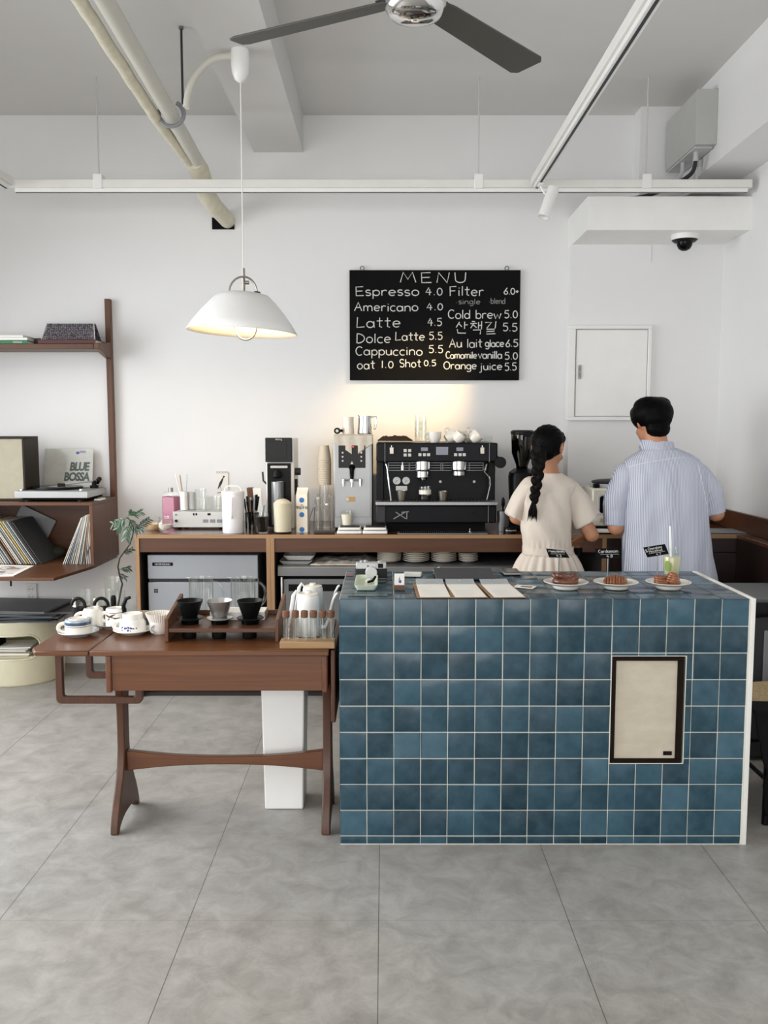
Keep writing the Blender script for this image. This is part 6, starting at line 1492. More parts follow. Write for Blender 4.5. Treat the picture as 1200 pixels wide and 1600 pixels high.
b = MB(); b.lathe([(0, 0), (.024, 0), (.024, .018), (.022, .021), (0, .022)], 34, M=T(w_*.0, 0, hc*.36+.003) @ MX.Rotation(pi/2, 4, 'X')); b.build('lens_cap', 'lgrey', d)
# pale green tray with small things
p0, p1 = K(556, 923), K(586, 923); yb_ = K(571, 905).y
M['ptray'] = mat('pale_green_plastic', 'c9d3bf', .4)
tray('coin_tray', 'pale green plastic change tray in front of the silver camera', K(553.5, 922).x, K(590, 922).x, p0.y, yb_-.004, Z, 'ptray', .010, .02)
xx_ = (p0.x+p1.x)/2; yy_ = (p0.y+yb_)/2
o = MB().tube([(0, 0, 0), (.02, .01, .004), (.032, .012, .022)], [.004, .006, .005], 8).build('key_tag', 'blackm', None); place(o, (xx_+.006, yy_, Z+.01)); tag(o, 'black key tag lying in the pale green tray', 'key tag')
o = MB().tube([(0, 0, 0), (.015, .012, .006)], .006, 8).build('eraser', 'white', None); place(o, (xx_-.0, yy_+.015, Z+.011)); tag(o, 'small white rubber lying in the pale green tray', 'eraser')
q0, q1 = K(543, 931), K(605, 927)
o = MB().box(0, q1.x-q0.x, 0, .03, 0, .003).build('ruler', 'clear', None, .001); place(o, (q0.x, q0.y-.004, Z)); tag(o, 'clear plastic strip lying at the front left of the tiled counter top', 'ruler')
M['redp'] = mat('red_paper', 'a8404e', .6)
o = MB().box(0, .03, 0, .02, 0, .0015).build('paper_slip', 'redp', None); place(o, (K(541, 900).x, K(541, 900).y, Z)); tag(o, 'small red paper slip left of the silver camera', 'slip')
# card in wooden stand
p = K(624, 922); w_ = m(17, p.y)/2
d = thing('card_stand', 'small walnut block stand holding a white picture card', 'card stand', (p.x, p.y, Z))
MB().box(-w_, w_, 0, .022, 0, .018).build('block', 'walnut', d, .001)
cd_ = MB().box(-w_*.94, w_*.94, .008, .0095, .016, .062).build('card', 'paper', d)
b = MB(); b.ell((.003, .0078, .032), (.005, .0006, .007), 12, 6); b.build('blue_drawing', 'dblue', cd_)
b = MB(); b.ell((0, .0078, .042), (.003, .0006, .004), 10, 6).tube([(-.004, .0078, .027), (.0, .0078, .046), (.002, .0078, .053)], .0006, 5); b.build('line_drawing', 'grey', cd_)
p = K(645, 901); o = MB().box(-.036, .036, -.022, .022, 0, .014).build('card_box', 'offwhite', None, .001); place(o, (p.x, p.y+.02, Z), R(-8)); tag(o, 'white flat card box behind the picture card stand', 'card box')
# clipboards
for i, (fl, fr, lb) in enumerate(((651, 707, 'left of the three kraft clipboards with a white menu sheet'), (706, 764, 'middle of the three kraft clipboards with a white menu sheet'), (767, 824, 'right of the three kraft clipboards with a white menu sheet'))):
    a, e = K(fl, 935.3), K(fr, 935.3); wd = e.x-a.x-.002; dp = K(680, 913).y-a.y
    rz = R((-3, -3, 3)[i]) if i != 1 else R(1.5)
    rz = R((1, 3, 4)[i])
    d = thing('clipboard', lb, 'clipboard', ((a.x+e.x)/2, a.y+.006, Z), rz, 'clipboards on the tiled counter')
    MB().box(-wd/2, wd/2, 0, dp, 0, .0035).build('board', 'kraft', d, .001)
    MB().box(-wd/2+.012, wd/2-.006, .004, dp-.02, .0037, .0045).build('sheet', 'paper', d)
    b = MB()
    for k in range(9): b.box(-wd*.3, wd*(.1+.2*((k*7) % 5)/5), .03+.013*k, .0315+.013*k, .0045, .0047)
    b.build('print', 'lgrey', d)
    cl = MB().box(-wd/2+.012, wd/2-.008, -.028, .026, 0, .004, T(0, dp-.006, .008) @ MX.Rotation(R(14), 4, 'X')).build('clip', 'frosted', d, .001)
    for s_ in (-.0, ): MB().lathe([(0, .016), (.004, .014), (.004, .0095), (0, .0095)], 12, (0, dp-.01, .006)).build('clip_knob', 'chrome', cl)
# tablet
p0, p1 = K(681, 907), K(776, 907); wd = p1.x-p0.x
d = thing('tablet', 'dark grey closed tablet lying at the back of the counter behind the clipboards', 'tablet', ((p0.x+p1.x)/2, p0.y, Z), 0)
b = MB(); b.box(-wd/2, wd/2, 0, .2, 0, .009, T(0, 0, .001) @ MX.Rotation(R(3), 4, 'X')); b.build('cover', mat('charcoal_cover', '38393d', .65), d, .003)
MB().box(-wd*.4, wd*.4, .16, .19, 0, .008).build('stand_fold', 'blackm', d, .001)
b = MB(); q0, q1 = K(678, 893), K(684, 890); b.tube([tuple(q0+V((0, 0, .004))), tuple(q1+V((.006, .02, .006)))], .004, 8); tag(b.build('stylus', 'white', None), 'white stylus tip beside the left edge of the dark tablet', 'stylus')
# phone
p = K(800, 898); w_ = m(28, p.y)/2
d = thing('phone', 'black smartphone with silver rim near the woman in the linen dress', 'phone', (p.x, p.y, Z), R(2))
MB().box(-w_, w_, -.02, .09, 0, .012).build('body', 'steel', d, .004); MB().box(-w_+.003, w_-.003, -.017, .087, .012, .0128).build('screen', 'blackg', d)
p = K(820, 917); d = thing('postcard', 'small white printed card lying right of the clipboards', 'card', (p.x, p.y, Z), R(-25))
MB().box(-.04, .04, -.03, .03, 0, .0015).build('card', 'paper', d); b = MB(); b.box(-.015, .03, -.015, .012, .0015, .0018); b.build('print', 'kraft', d)
# pastry plates
t = NT('glazed_pastry'); co = t.coords(); n = t.noise(co, 26, 5, .6, 1); n2 = t.noise(co, 110, 3)
t.col(t.mix(.35, t.ramp(n, [(.25, lin('5a2a12')), (.55, lin('8d4e26')), (.8, lin('c08a54'))]), t.ramp(n2, [(.4, lin('5a2f1a')), (.75, lin('a46a3c'))])))
t.b.inputs['Roughness'].default_value = .35; t.b.inputs['Coat Weight'].default_value = .35; t.bump(n2, .5, .003); M['bun'] = t.m
t = NT('dark_glazed_pastry'); co = t.coords(); n = t.noise(co, 26, 5, .6, 1)
t.col(t.ramp(n, [(.25, lin('3a1a0e')), (.6, lin('6b3820')), (.85, lin('a06a40'))])); t.b.inputs['Roughness'].default_value = .35; t.b.inputs['Coat Weight'].default_value = .35; t.bump(t.noise(co, 110, 3), .5, .003); M['bund'] = t.m
def bun(px, label, mt, style):
    p = K(px, 919)
    r = m(70.5, p.y)/2
    o = MB().lathe([(0, .003), (r*.5, .003), (r*.53, 0), (r*.57, .003), (r*.6, .012), (r*.97, .024), (r, .0265), (r*.98, .028), (r*.6, .0165), (r*.54, .0125), (0, .0115)], 56).build('plate', 'porcw', None); place(o, (p.x, p.y, Z)); tag(o, label[0], 'plate', 'pastry plates on the counter')
    d = thing('bun', label[1], 'bun', (p.x-.002, p.y, Z+.0122), 0, 'buns on white plates')
    a_ = r*.55; b = MB()
    if style == 0:      # knotted bun: thick strands wound around each other
        for k in range(5):
            pts = []
            for i in range(13):
                s = i/12; an = R(-30+k*36)+1.9*(s-.5); rr = a_*.66*(1-.25*cos(2*pi*s)); pts.append((rr*cos(an+k*.5)*1.15, rr*sin(an+k*.5)*.85, .012+.020*sin(pi*s)+.0025*k*sin(pi*s)))
            b.tube(pts, [.005+.0058*sin(pi*(i+1)/14) for i in range(13)], 10)
        b.ell((0, 0, .015), (a_*1.08, a_*.88, .024), 24, 12)
    elif style == 1:    # ribbed roll
        b.ell((0, 0, .014), (a_, a_*.72, .019), 28, 12)
        for k in range(8):
            x = -a_*.75+k*a_*1.5/7; hh = math.sqrt(max(.05, 1-(x/a_)**2)); pts = [(x+.010*cos(R(a)), a_*.74*hh*cos(R(a)), .012+.024*hh*sin(R(a))) for a in range(0, 181, 20)]
            b.tube(pts, .0055, 8)
    else:               # coiled knot, higher on the right
        b.ell((a_*.3, 0, .018), (a_*.66, a_*.6, .024), 24, 12).ell((-a_*.42, -.004, .012), (a_*.58, a_*.5, .017), 24, 12)
        for k in range(4):
            pts = [(a_*.3+a_*.62*cos(R(a))*(.9-.15*k), a_*.6*sin(R(a))*(.95-.1*k)-.003*k, .016+.011*k*.8+.004*sin(R(a*2))) for a in range(-200, 40, 16)]; b.tube(pts, [.004+.006*sin(pi*(i+.5)/len(pts)) for i in range(len(pts))], 8)
        for k in range(3):
            pts = [(-a_*.45+a_*.5*cos(R(a)), a_*.5*sin(R(a))*(1-.2*k), .012+.009*k) for a in range(60, 300, 16)]; b.tube(pts, [.004+.005*sin(pi*(i+.5)/len(pts)) for i in range(len(pts))], 8)
    b.build('pastry', mt, d, ang=80)
    return p
bun(884, ('white plate under the dark knotted bun, left of the three', 'dark brown knotted bun, left of the three on white plates'), 'bund', 0)
bun(962, ('white plate under the ribbed bun, middle of the three', 'ribbed golden brown bun on the middle white plate'), 'bun', 1)
bun(1044, ('white plate under the coiled bun, right of the three', 'coiled brown bun on the right-hand white plate'), 'bun', 2)
# price signs
def sign(rodpx, basepx, cardc, corners, label, lines_, y):
    base = K(rodpx, basepx); y = base.y
    d = thing('price_sign', label, 'price sign', (base.x, y, Z), 0, 'black price signs behind the buns')
    L = lambda px, py: (lambda q: (q.x-base.x, q.z-Z))(at(px, py, y))
    c4 = [L(*c) for c in corners]           # top-left, top-right, bottom-right, bottom-left
    zt_ = (c4[2][1]+c4[3][1])/2
    b = MB(); b.tube([(0, .004, .003), (0, .004, zt_+.004)], .0028, 8); b.build('rod', 'steel', d)
    b = MB(); b.lathe([(0, 0), (.016, 0), (.016, .003), (.004, .005), (0, .005)], 18, (0, .004, 0)); b.build('foot', 'steel', d)
    b = MB(); b.prism([c4[3], c4[2], c4[1], c4[0]], 'y', -.001, .001); cdn = b.build('card', 'board', d)
    U = V((c4[2][0]-c4[3][0], 0, c4[2][1]-c4[3][1])); W2 = V((c4[0][0]-c4[3][0], 0, c4[0][1]-c4[3][1])); O = V((c4[3][0], -.0012, c4[3][1]))
    fn = lambda x, y_: tuple(O+U*x+W2*y_)
    for txt, x0, x1, by, hh, rr in lines_:
        b = MB()
        if txt == '-': b.tube([fn(x0, by), fn(x1, by)], rr, 4)
        else: chalk(b, txt, x0, x1, by, hh, fn, rr)
        b.build('chalk_writing', 'chalk', cdn)
sign(873, 905, None, [(853, 857), (882.5, 860), (890, 871.5), (858, 871)], 'slanted black price sign behind the left dark bun', [('Mascobado', .08, .86, .60, .24, .0009), ('-', .14, .84, .42, .2, .0006), ('4.3', .38, .62, .1, .24, .0009)], 0)
sign(949.5, 906, None, [(930, 857), (967, 856.5), (969.5, 872), (932, 873)], 'upright black price sign reading Cardamom behind the middle bun', [('Cardamom', .12, .93, .56, .30, .0009), ('-', .18, .95, .40, .2, .0006), ('4.8', .42, .68, .1, .26, .0009)], 0)
sign(1027.5, 905, None, [(1005, 855.5), (1039, 850), (1045, 865.5), (1011.5, 871)], 'tilted black price sign reading Chocolate Hazelnut behind the right bun', [('Chocolate', .18, .82, .68, .22, .0008), ('&', .03, .14, .5, .28, .0008), ('Hazelnut', .18, .80, .42, .22, .0008), ('-', .12, .88, .33, .2, .0006), ('4.7', .44, .66, .06, .2, .0008)], 0)
# drink jar
p = K(1049, 899.5); y = p.y; r = m(29, y)/2; h_ = at(600, 866, y).z-Z
M['lemon'] = mat('lemonade', 'cbc598', .2, coat=.3, var=.04); M['lgreen'] = mat('green_sticker', '8aa452', .6)
d = thing('drink_jar', 'lemonade jar with green round sticker and white straw on the counter', 'drink', (p.x, y, Z))
b = MB(); b.lathe([(0, .0), (r*.76, .0), (r*.82, .004), (r*.98, h_*.86), (r*.95, h_*.92), (r*.68, h_), (r*.68, h_+.026), (r*.71, h_+.028), (r*.66, h_+.029), (r*.64, h_), (r*.9, h_*.9), (r*.94, h_*.84), (r*.78, .008), (0, .008)], 34); b.build('glass_body', 'glass', d)
b = MB(); b.lathe([(0, .009), (r*.76, .009), (r*.93, h_*.84), (r*.88, h_*.9), (0, h_*.9)], 30); b.build('lemonade', 'lemon', d)
b = MB(); b.tube([(r*.69*cos(R(a)), r*.69*sin(R(a)), h_+.012) for a in range(0, 360, 15)], .0016, 6, True).tube([(r*.69*cos(R(a)), r*.69*sin(R(a)), h_+.02) for a in range(0, 360, 15)], .0016, 6, True); b.build('screw_thread', 'glass', d)
b = MB(); st_ = at(1047, 822, y); b.tube([(-.002, 0, .02), (-.004, 0, h_*.9), (st_.x-p.x, .0, st_.z-Z)], .0048, 10); b.build('straw', 'white', d)
def stk(u, v):
    a = R(-128+52*u); hh = h_*(.24+.5*v); q = 1-(2*v-1)**2; a = R(-138+24*(2*u-1)*math.sqrt(max(0, q))); rr = r*(.82+.16*(hh/(h_*.86)))+.0006; return (rr*cos(a), rr*sin(a), hh)
b = MB(); b.surf(stk, 12, 12); b.build('sticker', 'lgreen', d, fix=False)
# ================================================================== THE TWO PEOPLE
def blob(b, name, mats, voxel, parent=None, smooth=5, deform=None, ang=180):
    me = b.mesh(name+'_raw')
    import bmesh
    bm = bmesh.new(); bm.from_mesh(me); bmesh.ops.recalc_face_normals(bm, faces=bm.faces); bm.to_mesh(me); bm.free()
    o = bpy.data.objects.new(name+'_raw', me); COL.objects.link(o)
    q = o.modifiers.new('r', 'REMESH'); q.mode = 'VOXEL'; q.voxel_size = voxel
    if smooth: q = o.modifiers.new('s', 'SMOOTH'); q.factor = .5; q.iterations = smooth
    dg = bpy.context.evaluated_depsgraph_get(); dg.update()
    nm = bpy.data.meshes.new_from_object(o.evaluated_get(dg)); bpy.data.objects.remove(o); bpy.data.meshes.remove(me)
    nm.name = name
    if deform:
        nor = [v.normal.copy() for v in nm.vertices]
        for v, n in zip(nm.vertices, nor): v.co = deform(v.co.copy(), n)
    nm.materials.clear()
    for x in (mats if isinstance(mats, (list, tuple)) else [mats]): nm.materials.append(M[x])
    nm.update(); nm.shade_smooth()
    r = bpy.data.objects.new(name, nm); COL.objects.link(r); r.parent = parent; return r
def limb(b, pts, rad, n=16, per=6):
    """tapered round limb with rounded ends"""
    P = [V(p) for p in pts]; q = []; rr = []
    for i in range(len(P)-1):
        for k in range(per): s = k/per; q.append(P[i].lerp(P[i+1], s)); rr.append(rad[i]+(rad[i+1]-rad[i])*s)
    q.append(P[-1]); rr.append(rad[-1])
    b.tube(q, rr, n); b.ell(q[0], rr[0], 14, 10); b.ell(q[-1], rr[-1], 14, 10)
    for i in range(1, len(P)-1): b.ell(P[i], rad[i]*1.0, 14, 10)
def hand(b, wr, dirv, back, side, curl=40, s=1.0):
    """palm, four bent fingers, thumb; back = back-of-hand normal, side = towards the thumb"""
    dv = V(dirv).normalized(); n = V(back); n = (n-dv*n.dot(dv)).normalized(); sd = dv.cross(n); 
    if sd.dot(V(side)) < 0: sd = -sd
    wr = V(wr)
    Mx = MX((( dv.x, sd.x, n.x, 0), (dv.y, sd.y, n.y, 0), (dv.z, sd.z, n.z, 0), (0, 0, 0, 1)))
    b.ell((0, 0, 0), (.05*s, .040*s, .0155*s), 18, 12, MX.Translation(wr+dv*.045*s) @ Mx)
    for k, (off, L) in enumerate(((.030, .070), (.010, .078), (-.010, .073), (-.029, .058))):
        base = wr+dv*(.082-.006*abs(k-1.3))*s+sd*off*s; pts = [base-dv*.02*s, base]; d2 = dv
        ax = sd.cross(dv) if False else None
        a = 0; p = base
        for f in (.45, .32, .23):
            a += R(curl)*(.8 if f == .45 else 1); d2 = (dv*cos(a)-n*sin(a)); p = p+d2*L*f*s; pts.append(p)
        limb(b, pts, [.0095*s, .0095*s, .0088*s, .008*s, .0068*s], 10, 3)
    base = wr+dv*.02*s+sd*.028*s; t1 = base+(dv*.6+sd*.7-n*.35).normalized()*.035*s; t2 = t1+(dv*.85+sd*.25-n*.45).normalized()*.028*s
    limb(b, [base, t1, t2], [.0125*s, .0105*s, .008*s], 10, 4)
def head(b, Mx, s=1.0):
    e = lambda c, r: b.ell(c, r, 24, 16, Mx)
    e((0, -.012, .02), (.075*s, .092*s, .092*s)); e((0, .03, -.035), (.06*s, .062*s, .072*s)); e((0, .045, -.088), (.038*s, .038*s, .026*s))
    e((0, .02, -.065), (.054*s, .055*s, .045*s))
    b.tube([(0, .086, .0), (0, .098, -.018), (0, .106, -.036), (0, .09, -.043)], [.007, .010, .013, .008], 10, M=Mx)
    e((0, .08, .012), (.05, .016, .010)); e((0, .091, -.062), (.022, .009, .006)); e((0, .089, -.071), (.019, .009, .006))
    for q in (-1, 1):
        e((q*.032, .074, -.004), (.016, .014, .010)); e((q*.035, .066, -.035), (.022, .02, .018))
        b.tube([Vv for Vv in [(q*.074, -.002, .018), (q*.083, -.012, .022), (q*.087, -.018, .006), (q*.084, -.013, -.016), (q*.077, -.002, -.032)]], [.006, .008, .009, .008, .006], 8, M=Mx)
        e((q*.076, -.004, -.004), (.010, .012, .022))
# ---------------------------------------------------------------- woman
PYw = 4.62
o0 = at(855, 800, PYw); ox = o0.x
wm = thing('person', 'woman seen from behind in a beige linen dress with a long dark braid', 'person', (ox, PYw, 0))
def W(px, py, dy=0.0): q = at(px, py, PYw+dy); return V((q.x-ox, dy, q.z))
k_ = PYw/F/1.0
hc = W(858, 700); hc.y = .02
HM = T(*hc) @ MX.Rotation(R(-38), 4, 'Z') @ MX.Rotation(R(-14), 4, 'X')
b = MB(); head(b, HM, .96)
limb(b, [tuple(HM @ V((0, -.015, -.05))), tuple(W(861, 748, -.005))], [.047, .052])
# trunk
def lv(py, cx, hw, ry, cy=0.0): q = W(cx, py); return (q.z, q.x, cy, hw*k_, ry)
b.loft([lv(935, 857, 44, .105), lv(905, 857, 46, .11), lv(865, 856, 34, .088), lv(830, 853, 36, .092), lv(790, 852, 36, .095), lv(765, 855, 36, .085), lv(752, 858, 30, .065), lv(744, 860, 18, .05)], 30)
hz = W(857, 925).z
for s_ in (-1, 1): limb(b, [(s_*.085, .0, hz-.06), (s_*.085, .01, .46), (s_*.085, -.012, .30), (s_*.085, -.005, .085)], [.085, .056, .052, .036]); 
for s_ in (-1, 1): limb(b, [(s_*.085, -.02, .045), (s_*.09, .09, .035), (s_*.095, .15, .028)], [.038, .036, .026])
SR, SL = W(884, 765), W(829, 765)
ER, WR = W(925, 836, -.03), W(917, 838, .14)
limb(b, [SR, ER], [.04, .036]); limb(b, [ER, WR], [.037, .027])
EL, WL = W(807, 808, -.0), W(838, 822, .24)
limb(b, [SL, EL], [.04, .036]); limb(b, [EL, WL], [.038, .027])
HD = V((-.62, .62, -.5)); hand(b, WR, HD, V((.1, .45, 1)), V((-.6, -.6, .2)), 48)
hand(b, WL, V((.5, .85, -.05)), V((-.1, .05, 1)), V((1, .2, 0)), 35)
blob(b, 'body', 'skinw', .0052, wm, 4)
# dress: bodice with wide sleeves
b = MB()
b.loft([lv(866, 856, 38.5, .105), lv(850, 855, 38.5, .105), lv(830, 853, 40.5, .11), lv(805, 851.5, 41, .116), lv(785, 851.5, 41, .118), lv(768, 854, 42, .112), lv(757, 857, 44, .094), lv(749, 859, 36, .078), lv(742, 861, 21, .064), lv(738.5, 861, 16.5, .058)], 36, 2.3)
def sleeve(S, E, r0, r1, flat, down):
    S, E = V(S), V(E); ax = (E-S).normalized(); vs = []; n = 28; L = 12; up = V((0, 1, 0)); sd = ax.cross(up).normalized()
    pts = []
    for i in range(L+1):
        s = i/L; c = S.lerp(E, s)+V((0, 0, .015*sin(pi*s))); rr = r0+(r1-r0)*s**.8
        for j in range(n):
            a = 2*pi*j/n; sh = ax*(down*cos(a)*s)
            vs.append(c+sd*cos(a)*rr+up*sin(a)*rr*flat+sh)
    fs = [(i*n+j, i*n+(j+1) % n, (i+1)*n+(j+1) % n, (i+1)*n+j) for i in range(L) for j in range(n)]+[tuple(range(n))[::-1], tuple(L*n+j for j in range(n))]
    b.add(vs, fs); b.ell(S, r0, 16, 10)
hm = (W(933, 800)+W(902, 829))/2; torso_ = b; b = MB(); sleeve(W(883, 761, .0), hm, .06, (W(933, 800)-W(902, 829)).length/2+.006, .95, .0)
hm = (W(791, 800)+W(811, 817))/2; sr_ = b; b = MB(); sleeve(W(829, 761), hm, .06, (W(791, 800)-W(811, 817)).length/2+.006, 1.25, .0)
def folds(co, n):
    # soft creases running down from the shoulders and gathered above the waistband
    q = co; d_ = .008*NZ.noise(V((q.x*7, q.y*7, q.z*4)))+.006*NZ.noise(V((q.x*20+q.z*11, q.y*16, q.z*4)))-.006*max(0, 1-abs(abs(q.x+.0)-.115+.12*(q.z-1.15))/.02)*(1 if q.z < 1.24 else 0)
    zw = W(856, 858).z; near = max(0, 1-abs(q.z-zw-.01)/.06); ang_ = math.atan2(q.y, q.x)
    if abs(q.x) < .15: d_ += .003*near*sin(ang_*26+2*NZ.noise(V((ang_*3, 0, 0))))
    return q+n*d_
blob(torso_, 'dress_bodice', 'dress', .0075, wm, 4, folds)
def sfolds(co, n): q = co; return q+n*(.007*NZ.noise(V((q.x*11, q.y*9, q.z*9)))+.0045*sin((q.x*.75+q.z*.65)*0+q.y*75+q.x*30)*max(0, min(1, (W(0, 765).z-q.z)/.12)))
blob(sr_, 'sleeve', 'dress', .007, wm, 4, sfolds); blob(b, 'sleeve', 'dress', .007, wm, 4, sfolds)
# waistband
b = MB(); n = 48; z0, z1 = W(856, 864).z, W(856, 853).z; zz = [z0, z0, z1, z1]
def ring(u, v):
    a = 2*pi*u; i = min(3, int(v*3+.001)); rr = (0, .0045, .0045, 0)[i]; k = (abs(cos(a))**2.3+abs(sin(a))**2.3)**(-1/2.3)
    return (W(856, 858).x+(38.5*k_+rr)*cos(a)*k, (.106+rr)*sin(a)*k, zz[i])
b.surf(ring, 60, 3, True); b.build('waistband', 'dress', wm, fix=False, ang=60)
# gathered skirt
zt_, zb2 = W(856, 863).z, .36
def skirt(u, v):
    a = 2*pi*u; z = zt_+(zb2-zt_)*v; zz_ = (zt_-z)
    rx = 38*k_+.052*(1-math.exp(-zz_/.07))+zz_*.135; ry = .104+.05*(1-math.exp(-zz_/.07))+zz_*.13
    pl = sin(a*22+1.6*NZ.noise(V((cos(a)*3, sin(a)*3, v)))) ; amp = (.004+.02*min(1, zz_/.35))*(.7+.5*NZ.noise(V((cos(a)*4, sin(a)*4, 4))))
    k = (abs(cos(a))**2.2+abs(sin(a))**2.2)**(-1/2.2)
    return (W(856, 858).x+.003+(rx*k+amp*pl)*cos(a), (ry*k+amp*pl)*sin(a), z)
b = MB(); b.surf(skirt, 264, 30, True); b.build('dress_skirt', 'dress', wm, solid=.003, fix=False, ang=180)
# hair cap and braid
b = MB()
b.ell((0, -.018, .028), (.084, .094, .092), 28, 18, HM); b.ell((0, -.045, -.022), (.066, .062, .062), 24, 14, HM); b.ell((-.03, -.07, -.055), (.035, .032, .035), 20, 12, HM)
b.ell((0, .035, .06), (.07, .055, .05), 20, 12, HM)
def strands(co, n): 
    q = HM.inverted() @ co; return co+n*(.0015*sin(math.atan2(q.x, q.z+.05)*40))
blob(b, 'hair', 'hair', .006, wm, 3, strands)
b = MB(); bp_ = [W(841, 713, -.105), W(842, 720, -.12), W(841, 730, -.13), W(840, 745, -.135), W(838, 760, -.135), W(836, 773, -.13), W(834, 783, -.128)]
def bez(P, s):
    q = s*(len(P)-1); i = min(int(q), len(P)-2); return P[i].lerp(P[i+1], q-i)
NB = 13
for i in range(NB):
    s = i/(NB-1); c = bez(bp_, s); wr_ = (.035-.013*s); q = -1 if i % 2 else 1
    Mx = MX.Translation(c+V((q*wr_*.38, 0, 0))) @ MX.Rotation(R(q*32), 4, 'Y'); b.ell((0, 0, 0), (wr_*.72, wr_*.7, wr_*1.05), 16, 10, Mx)
e0 = W(834, 783, -.128); b.ell(e0, (.012, .012, .012), 12, 8)
hb_ = blob(b, 'braid', 'hairb', .0045, wm, 2)
b = MB()
for i in range(26):
    a = i*2.399; rr = math.sqrt(i/26); e1 = W(831.5, 812, -.122)+V((rr*cos(a)*.026, rr*sin(a)*.014, random.uniform(-.012, .02)))
    mid = e0.lerp(e1, .5)+V((rr*cos(a)*.008, rr*sin(a)*.006, 0)); b.tube([tuple(e0+V((rr*cos(a)*.006, rr*sin(a)*.006, 0))), tuple(mid), tuple(e1)], [.004, .0045, .0008], 6)
b.build('braid_tail', 'hairb', wm, fix=False)
b = MB(); b.tube([tuple(e0+V((.0115*cos(R(a)), .0115*sin(R(a)), 0))) for a in range(0, 360, 30)], .0035, 6, True); b.build('hair_tie', 'black', wm)
for s_ in (-1, 1):
    b = MB(); b.loft([(0, s_*.093, .062, .045, .125), (.012, s_*.093, .062, .047, .128), (.03, s_*.093, .062, .046, .125), (.05, s_*.092, .045, .042, .1), (.072, s_*.088, .0, .04, .05)], 26, 2.4); b.build('shoe', 'shoe', wm)
# black cup held in her right hand
hp = WR+HD.normalized()*.085+V((.015, -.012, -.045))
o = MB().lathe([(0, -.02), (.022, -.02), (.025, .018), (.022, .019), (0, .012)], 22).build('tamper', 'black', None); o.location = (ox+hp.x, PYw+hp.y, hp.z); tag(o, 'small black tamper held in the right hand of the woman in the linen dress', 'tamper')
# ---------------------------------------------------------------- man
PYm = 4.62; ox2 = at(1038, 800, PYm).x
mn = thing('person', 'man seen from behind in a blue and white striped short-sleeved shirt', 'person', (ox2, PYm, 0))
def Q(px, py, dy=0.0): q = at(px, py, PYm+dy); return V((q.x-ox2, dy, q.z))
def lm(py, cx, hw, ry, cy=0.0): q = Q(cx, py); return (q.z, q.x, cy, hw*k_, ry)
hc = Q(1021, 660); hc.y = .035
HM2 = T(*hc) @ MX.Rotation(R(14), 4, 'Z') @ MX.Rotation(R(-16), 4, 'X')
b = MB(); head(b, HM2, 1.06)
limb(b, [tuple(HM2 @ V((0, -.015, -.055))), tuple(Q(1028, 712, -.01))], [.058, .064])
b.loft([lm(985, 1043, 48, .115), lm(935, 1043, 50, .12), lm(890, 1042, 48, .115), lm(840, 1040, 52, .115), lm(780, 1039, 56, .12), lm(745, 1038, 56, .11), lm(728, 1036, 52, .09), lm(714, 1033, 36, .07), lm(704, 1030, 22, .06)], 30)
hz = Q(1043, 960).z
for s_ in (-1, 1): limb(b, [(s_*.1+.015, .0, hz-.05), (s_*.105+.015, .01, .48), (s_*.105+.015, -.01, .32), (s_*.105+.015, -.005, .09)], [.098, .064, .06, .04]); limb(b, [(s_*.105+.015, -.02, .05), (s_*.115+.015, .12, .04), (s_*.12+.015, .18, .032)], [.042, .04, .03])
SR, SL = Q(1096, 746), Q(978, 752)
ER, WR2 = Q(1119, 802, .0), Q(1098, 797, .25)
limb(b, [SR, ER], [.046, .041]); limb(b, [ER, WR2], [.044, .031])
EL, WL2 = Q(962, 823, -.01), Q(990, 808, .25)
limb(b, [SL, EL], [.046, .041]); limb(b, [EL, WL2], [.044, .031])
hand(b, WR2, V((-.35, .9, -.12)), V((.2, .1, 1)), V((-1, 0, 0)), 38, 1.08)
hand(b, WL2, V((.35, .9, -.12)), V((-.2, .1, 1)), V((1, 0, 0)), 38, 1.08)
blob(b, 'body', 'skinm', .0056, mn, 4)
# shirt
t = NT('striped_seersucker'); co = t.coords(); sp = t.n('SeparateXYZ'); t.l(co, sp.inputs[0])
ph = t.math('MULTIPLY', t.math('ADD', sp.outputs[0], t.math('MULTIPLY', t.noise(co, 5, 2), .012)), 2*pi/.0076)
s1 = t.math('ADD', t.math('MULTIPLY', t.math('SINE', ph), .5), .5)
t.col(t.ramp(s1, [(.25, lin('97a0ba')), (.75, lin('d3d5dc'))])); t.b.inputs['Roughness'].default_value = .9; t.bump(t.noise(co, 220, 3), .25, .002); M['shirt'] = t.m
b = MB()
sh_l = [lm(985, 1049, 76, .165), lm(905, 1047.5, 73.5, .16), lm(865, 1042.5, 69.5, .155), lm(825, 1039, 67.5, .15), lm(790, 1038.5, 66.5, .15), lm(762, 1038, 66, .14), lm(742, 1037.5, 67, .13), lm(728, 1036.5, 65, .115), lm(717, 1034.5, 57, .1), lm(708, 1032, 42, .088), lm(701, 1029.5, 27, .077)]
b.loft(sh_l, 40, 2.35)
def tubesleeve(pts, rad):
    P = [V(p) for p in pts]; q = []; rr = []
    for i in range(len(P)-1):
        for k in range(6): s = k/6; q.append(P[i].lerp(P[i+1], s)); rr.append(rad[i]+(rad[i+1]-rad[i])*s)
    q.append(P[-1]); rr.append(rad[-1]); b.tube(q, rr, 24); b.ell(q[0], rr[0], 16, 10)
torso_ = b; b = MB(); tubesleeve([Q(979, 744), Q(964, 778, .0), Q(960, 821, .0)], [.074, .07, .058]); sl_ = b; b = MB(); tubesleeve([Q(1089, 745), Q(1110, 770, .0), Q(1117, 803, .0)], [.075, .07, .055])
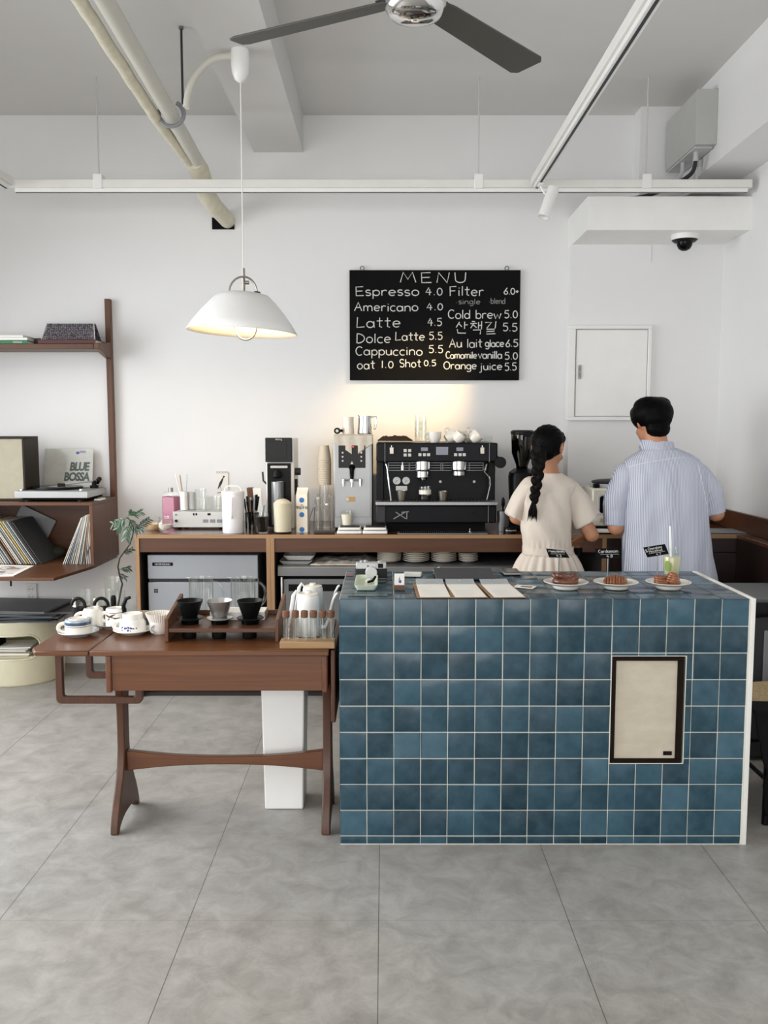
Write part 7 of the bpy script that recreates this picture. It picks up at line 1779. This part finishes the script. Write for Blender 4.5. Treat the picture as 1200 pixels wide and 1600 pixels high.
def mfolds(co, n):
    q = co; d_ = .007*NZ.noise(V((q.x*5, q.y*6, q.z*3)))+.005*NZ.noise(V((q.x*15-q.z*6, q.y*9, q.z*3.2+5)))
    if q.y < .03 and abs(q.x) < .2:      # long folds from the yoke down the back
        f = max(0, min(1, (Q(0, 725).z-q.z)/.12)); d_ += .0075*f*(sin(q.x*46+2.2*q.z+1.4*NZ.noise(V((q.x*4, q.z*3, 0)))))*(.5+.5*NZ.noise(V((q.x*7, 1, q.z*2))))
    return q+n*d_
shirt = blob(torso_, 'shirt', 'shirt', .0085, mn, 4, mfolds)
def slf(co, n): q = co; return q+n*(.006*NZ.noise(V((q.x*9, q.y*8, q.z*8)))+.003*NZ.noise(V((q.x*24, q.y*20, q.z*30))))
blob(sl_, 'sleeve', 'shirt', .0075, mn, 4, slf); blob(b, 'sleeve', 'shirt', .0075, mn, 4, slf)
from mathutils.bvhtree import BVHTree
bv = BVHTree.FromPolygons([v.co for v in shirt.data.vertices], [tuple(p.vertices) for p in shirt.data.polygons])
def on_back(px, py):
    e = V((0, -PYm, H)); q = Q(px, py, 0); c_ = V((-ox2, -PYm, H)); hit = bv.ray_cast(c_, (q-c_).normalized())
    return hit[0]
M['seam'] = mat('pale_shirt_seam', 'd9dce6', .9)
for pts in ([(974, 733), (985, 729), (1000, 725), (1020, 721), (1045, 717), (1066, 715), (1086, 714)], [(1086, 714), (1091, 728), (1095, 745), (1099, 765), (1103, 785), (1105, 800)], [(974, 733), (973, 750), (972, 770), (972, 790), (972, 806)]):
    P = [on_back(*p) for p in pts]; P = [p+V((0, -.0012, 0)) for p in P if p is not None]
    if len(P) > 2: MB().tube(P, .0022, 6).build('yoke_seam', 'seam', shirt)
# collar
b = MB(); n = 40; cz0, cz1 = Q(1029, 703).z, Q(1029, 689).z
def col(u, v):
    a = 2*pi*u; s = [0, .5, 1, 1, .45, -.1][min(5, int(v*5+.001))]; out = [0, .0, .0, .003, .008, .012][min(5, int(v*5+.001))]
    dip = .035*max(0, sin(a))          # lower at the front
    return (Q(1027.5, 690).x+(24*k_+out)*cos(a), .004+(.071+out)*sin(a)+.012*s, cz0+(cz1-cz0)*s-dip*s-.0+.006*cos(a)*-1)
b.surf(col, 48, 5, True); b.build('collar', 'shirt', mn, fix=False, ang=50, solid=.0015)
# trousers and shoes
b = MB()
b.loft([lm(1000, 1043, 47, .13), lm(960, 1043, 52, .135), lm(925, 1043, 52, .135), lm(895, 1043, 50, .125)], 30)
for s_ in (-1, 1): limb(b, [(s_*.098+.015, .0, hz-.05), (s_*.105+.015, .01, .48), (s_*.105+.015, -.005, .3), (s_*.105+.015, -.0, .1)], [.108, .082, .076, .068])
blob(b, 'trousers', 'pants', .01, mn, 3)
for s_ in (-1, 1):
    c_ = s_*.112+.015; b = MB(); b.loft([(0, c_, .075, .052, .14), (.015, c_, .075, .054, .143), (.035, c_, .075, .052, .14), (.06, c_, .05, .048, .115), (.09, c_*.97, -.0, .046, .06)], 26, 2.4); b.build('shoe', 'shoe', mn)
# hair
b = MB(); k2 = 1.06
b.ell((0, -.014, .04), (.108, .116, .09), 30, 18, HM2); b.ell((0, -.05, .012), (.084, .078, .07), 26, 16, HM2); b.ell((0, -.055, -.05), (.064, .05, .05), 24, 14, HM2); b.ell((0, .05, .065), (.085, .06, .055), 20, 12, HM2)
b.ell((-.03, -.02, .088), (.065, .075, .042), 20, 12, HM2); b.ell((.035, -.02, .086), (.065, .075, .042), 20, 12, HM2)
def hstr(co, n):
    q = HM2.inverted() @ co; a = math.atan2(q.x, -q.y); return co+n*(.0016*NZ.noise(V((a*26, q.z*14, 3)))+.0016*NZ.noise(V((a*9, q.z*6, 1))))
blob(b, 'hair', 'hair', .006, mn, 3, hstr)
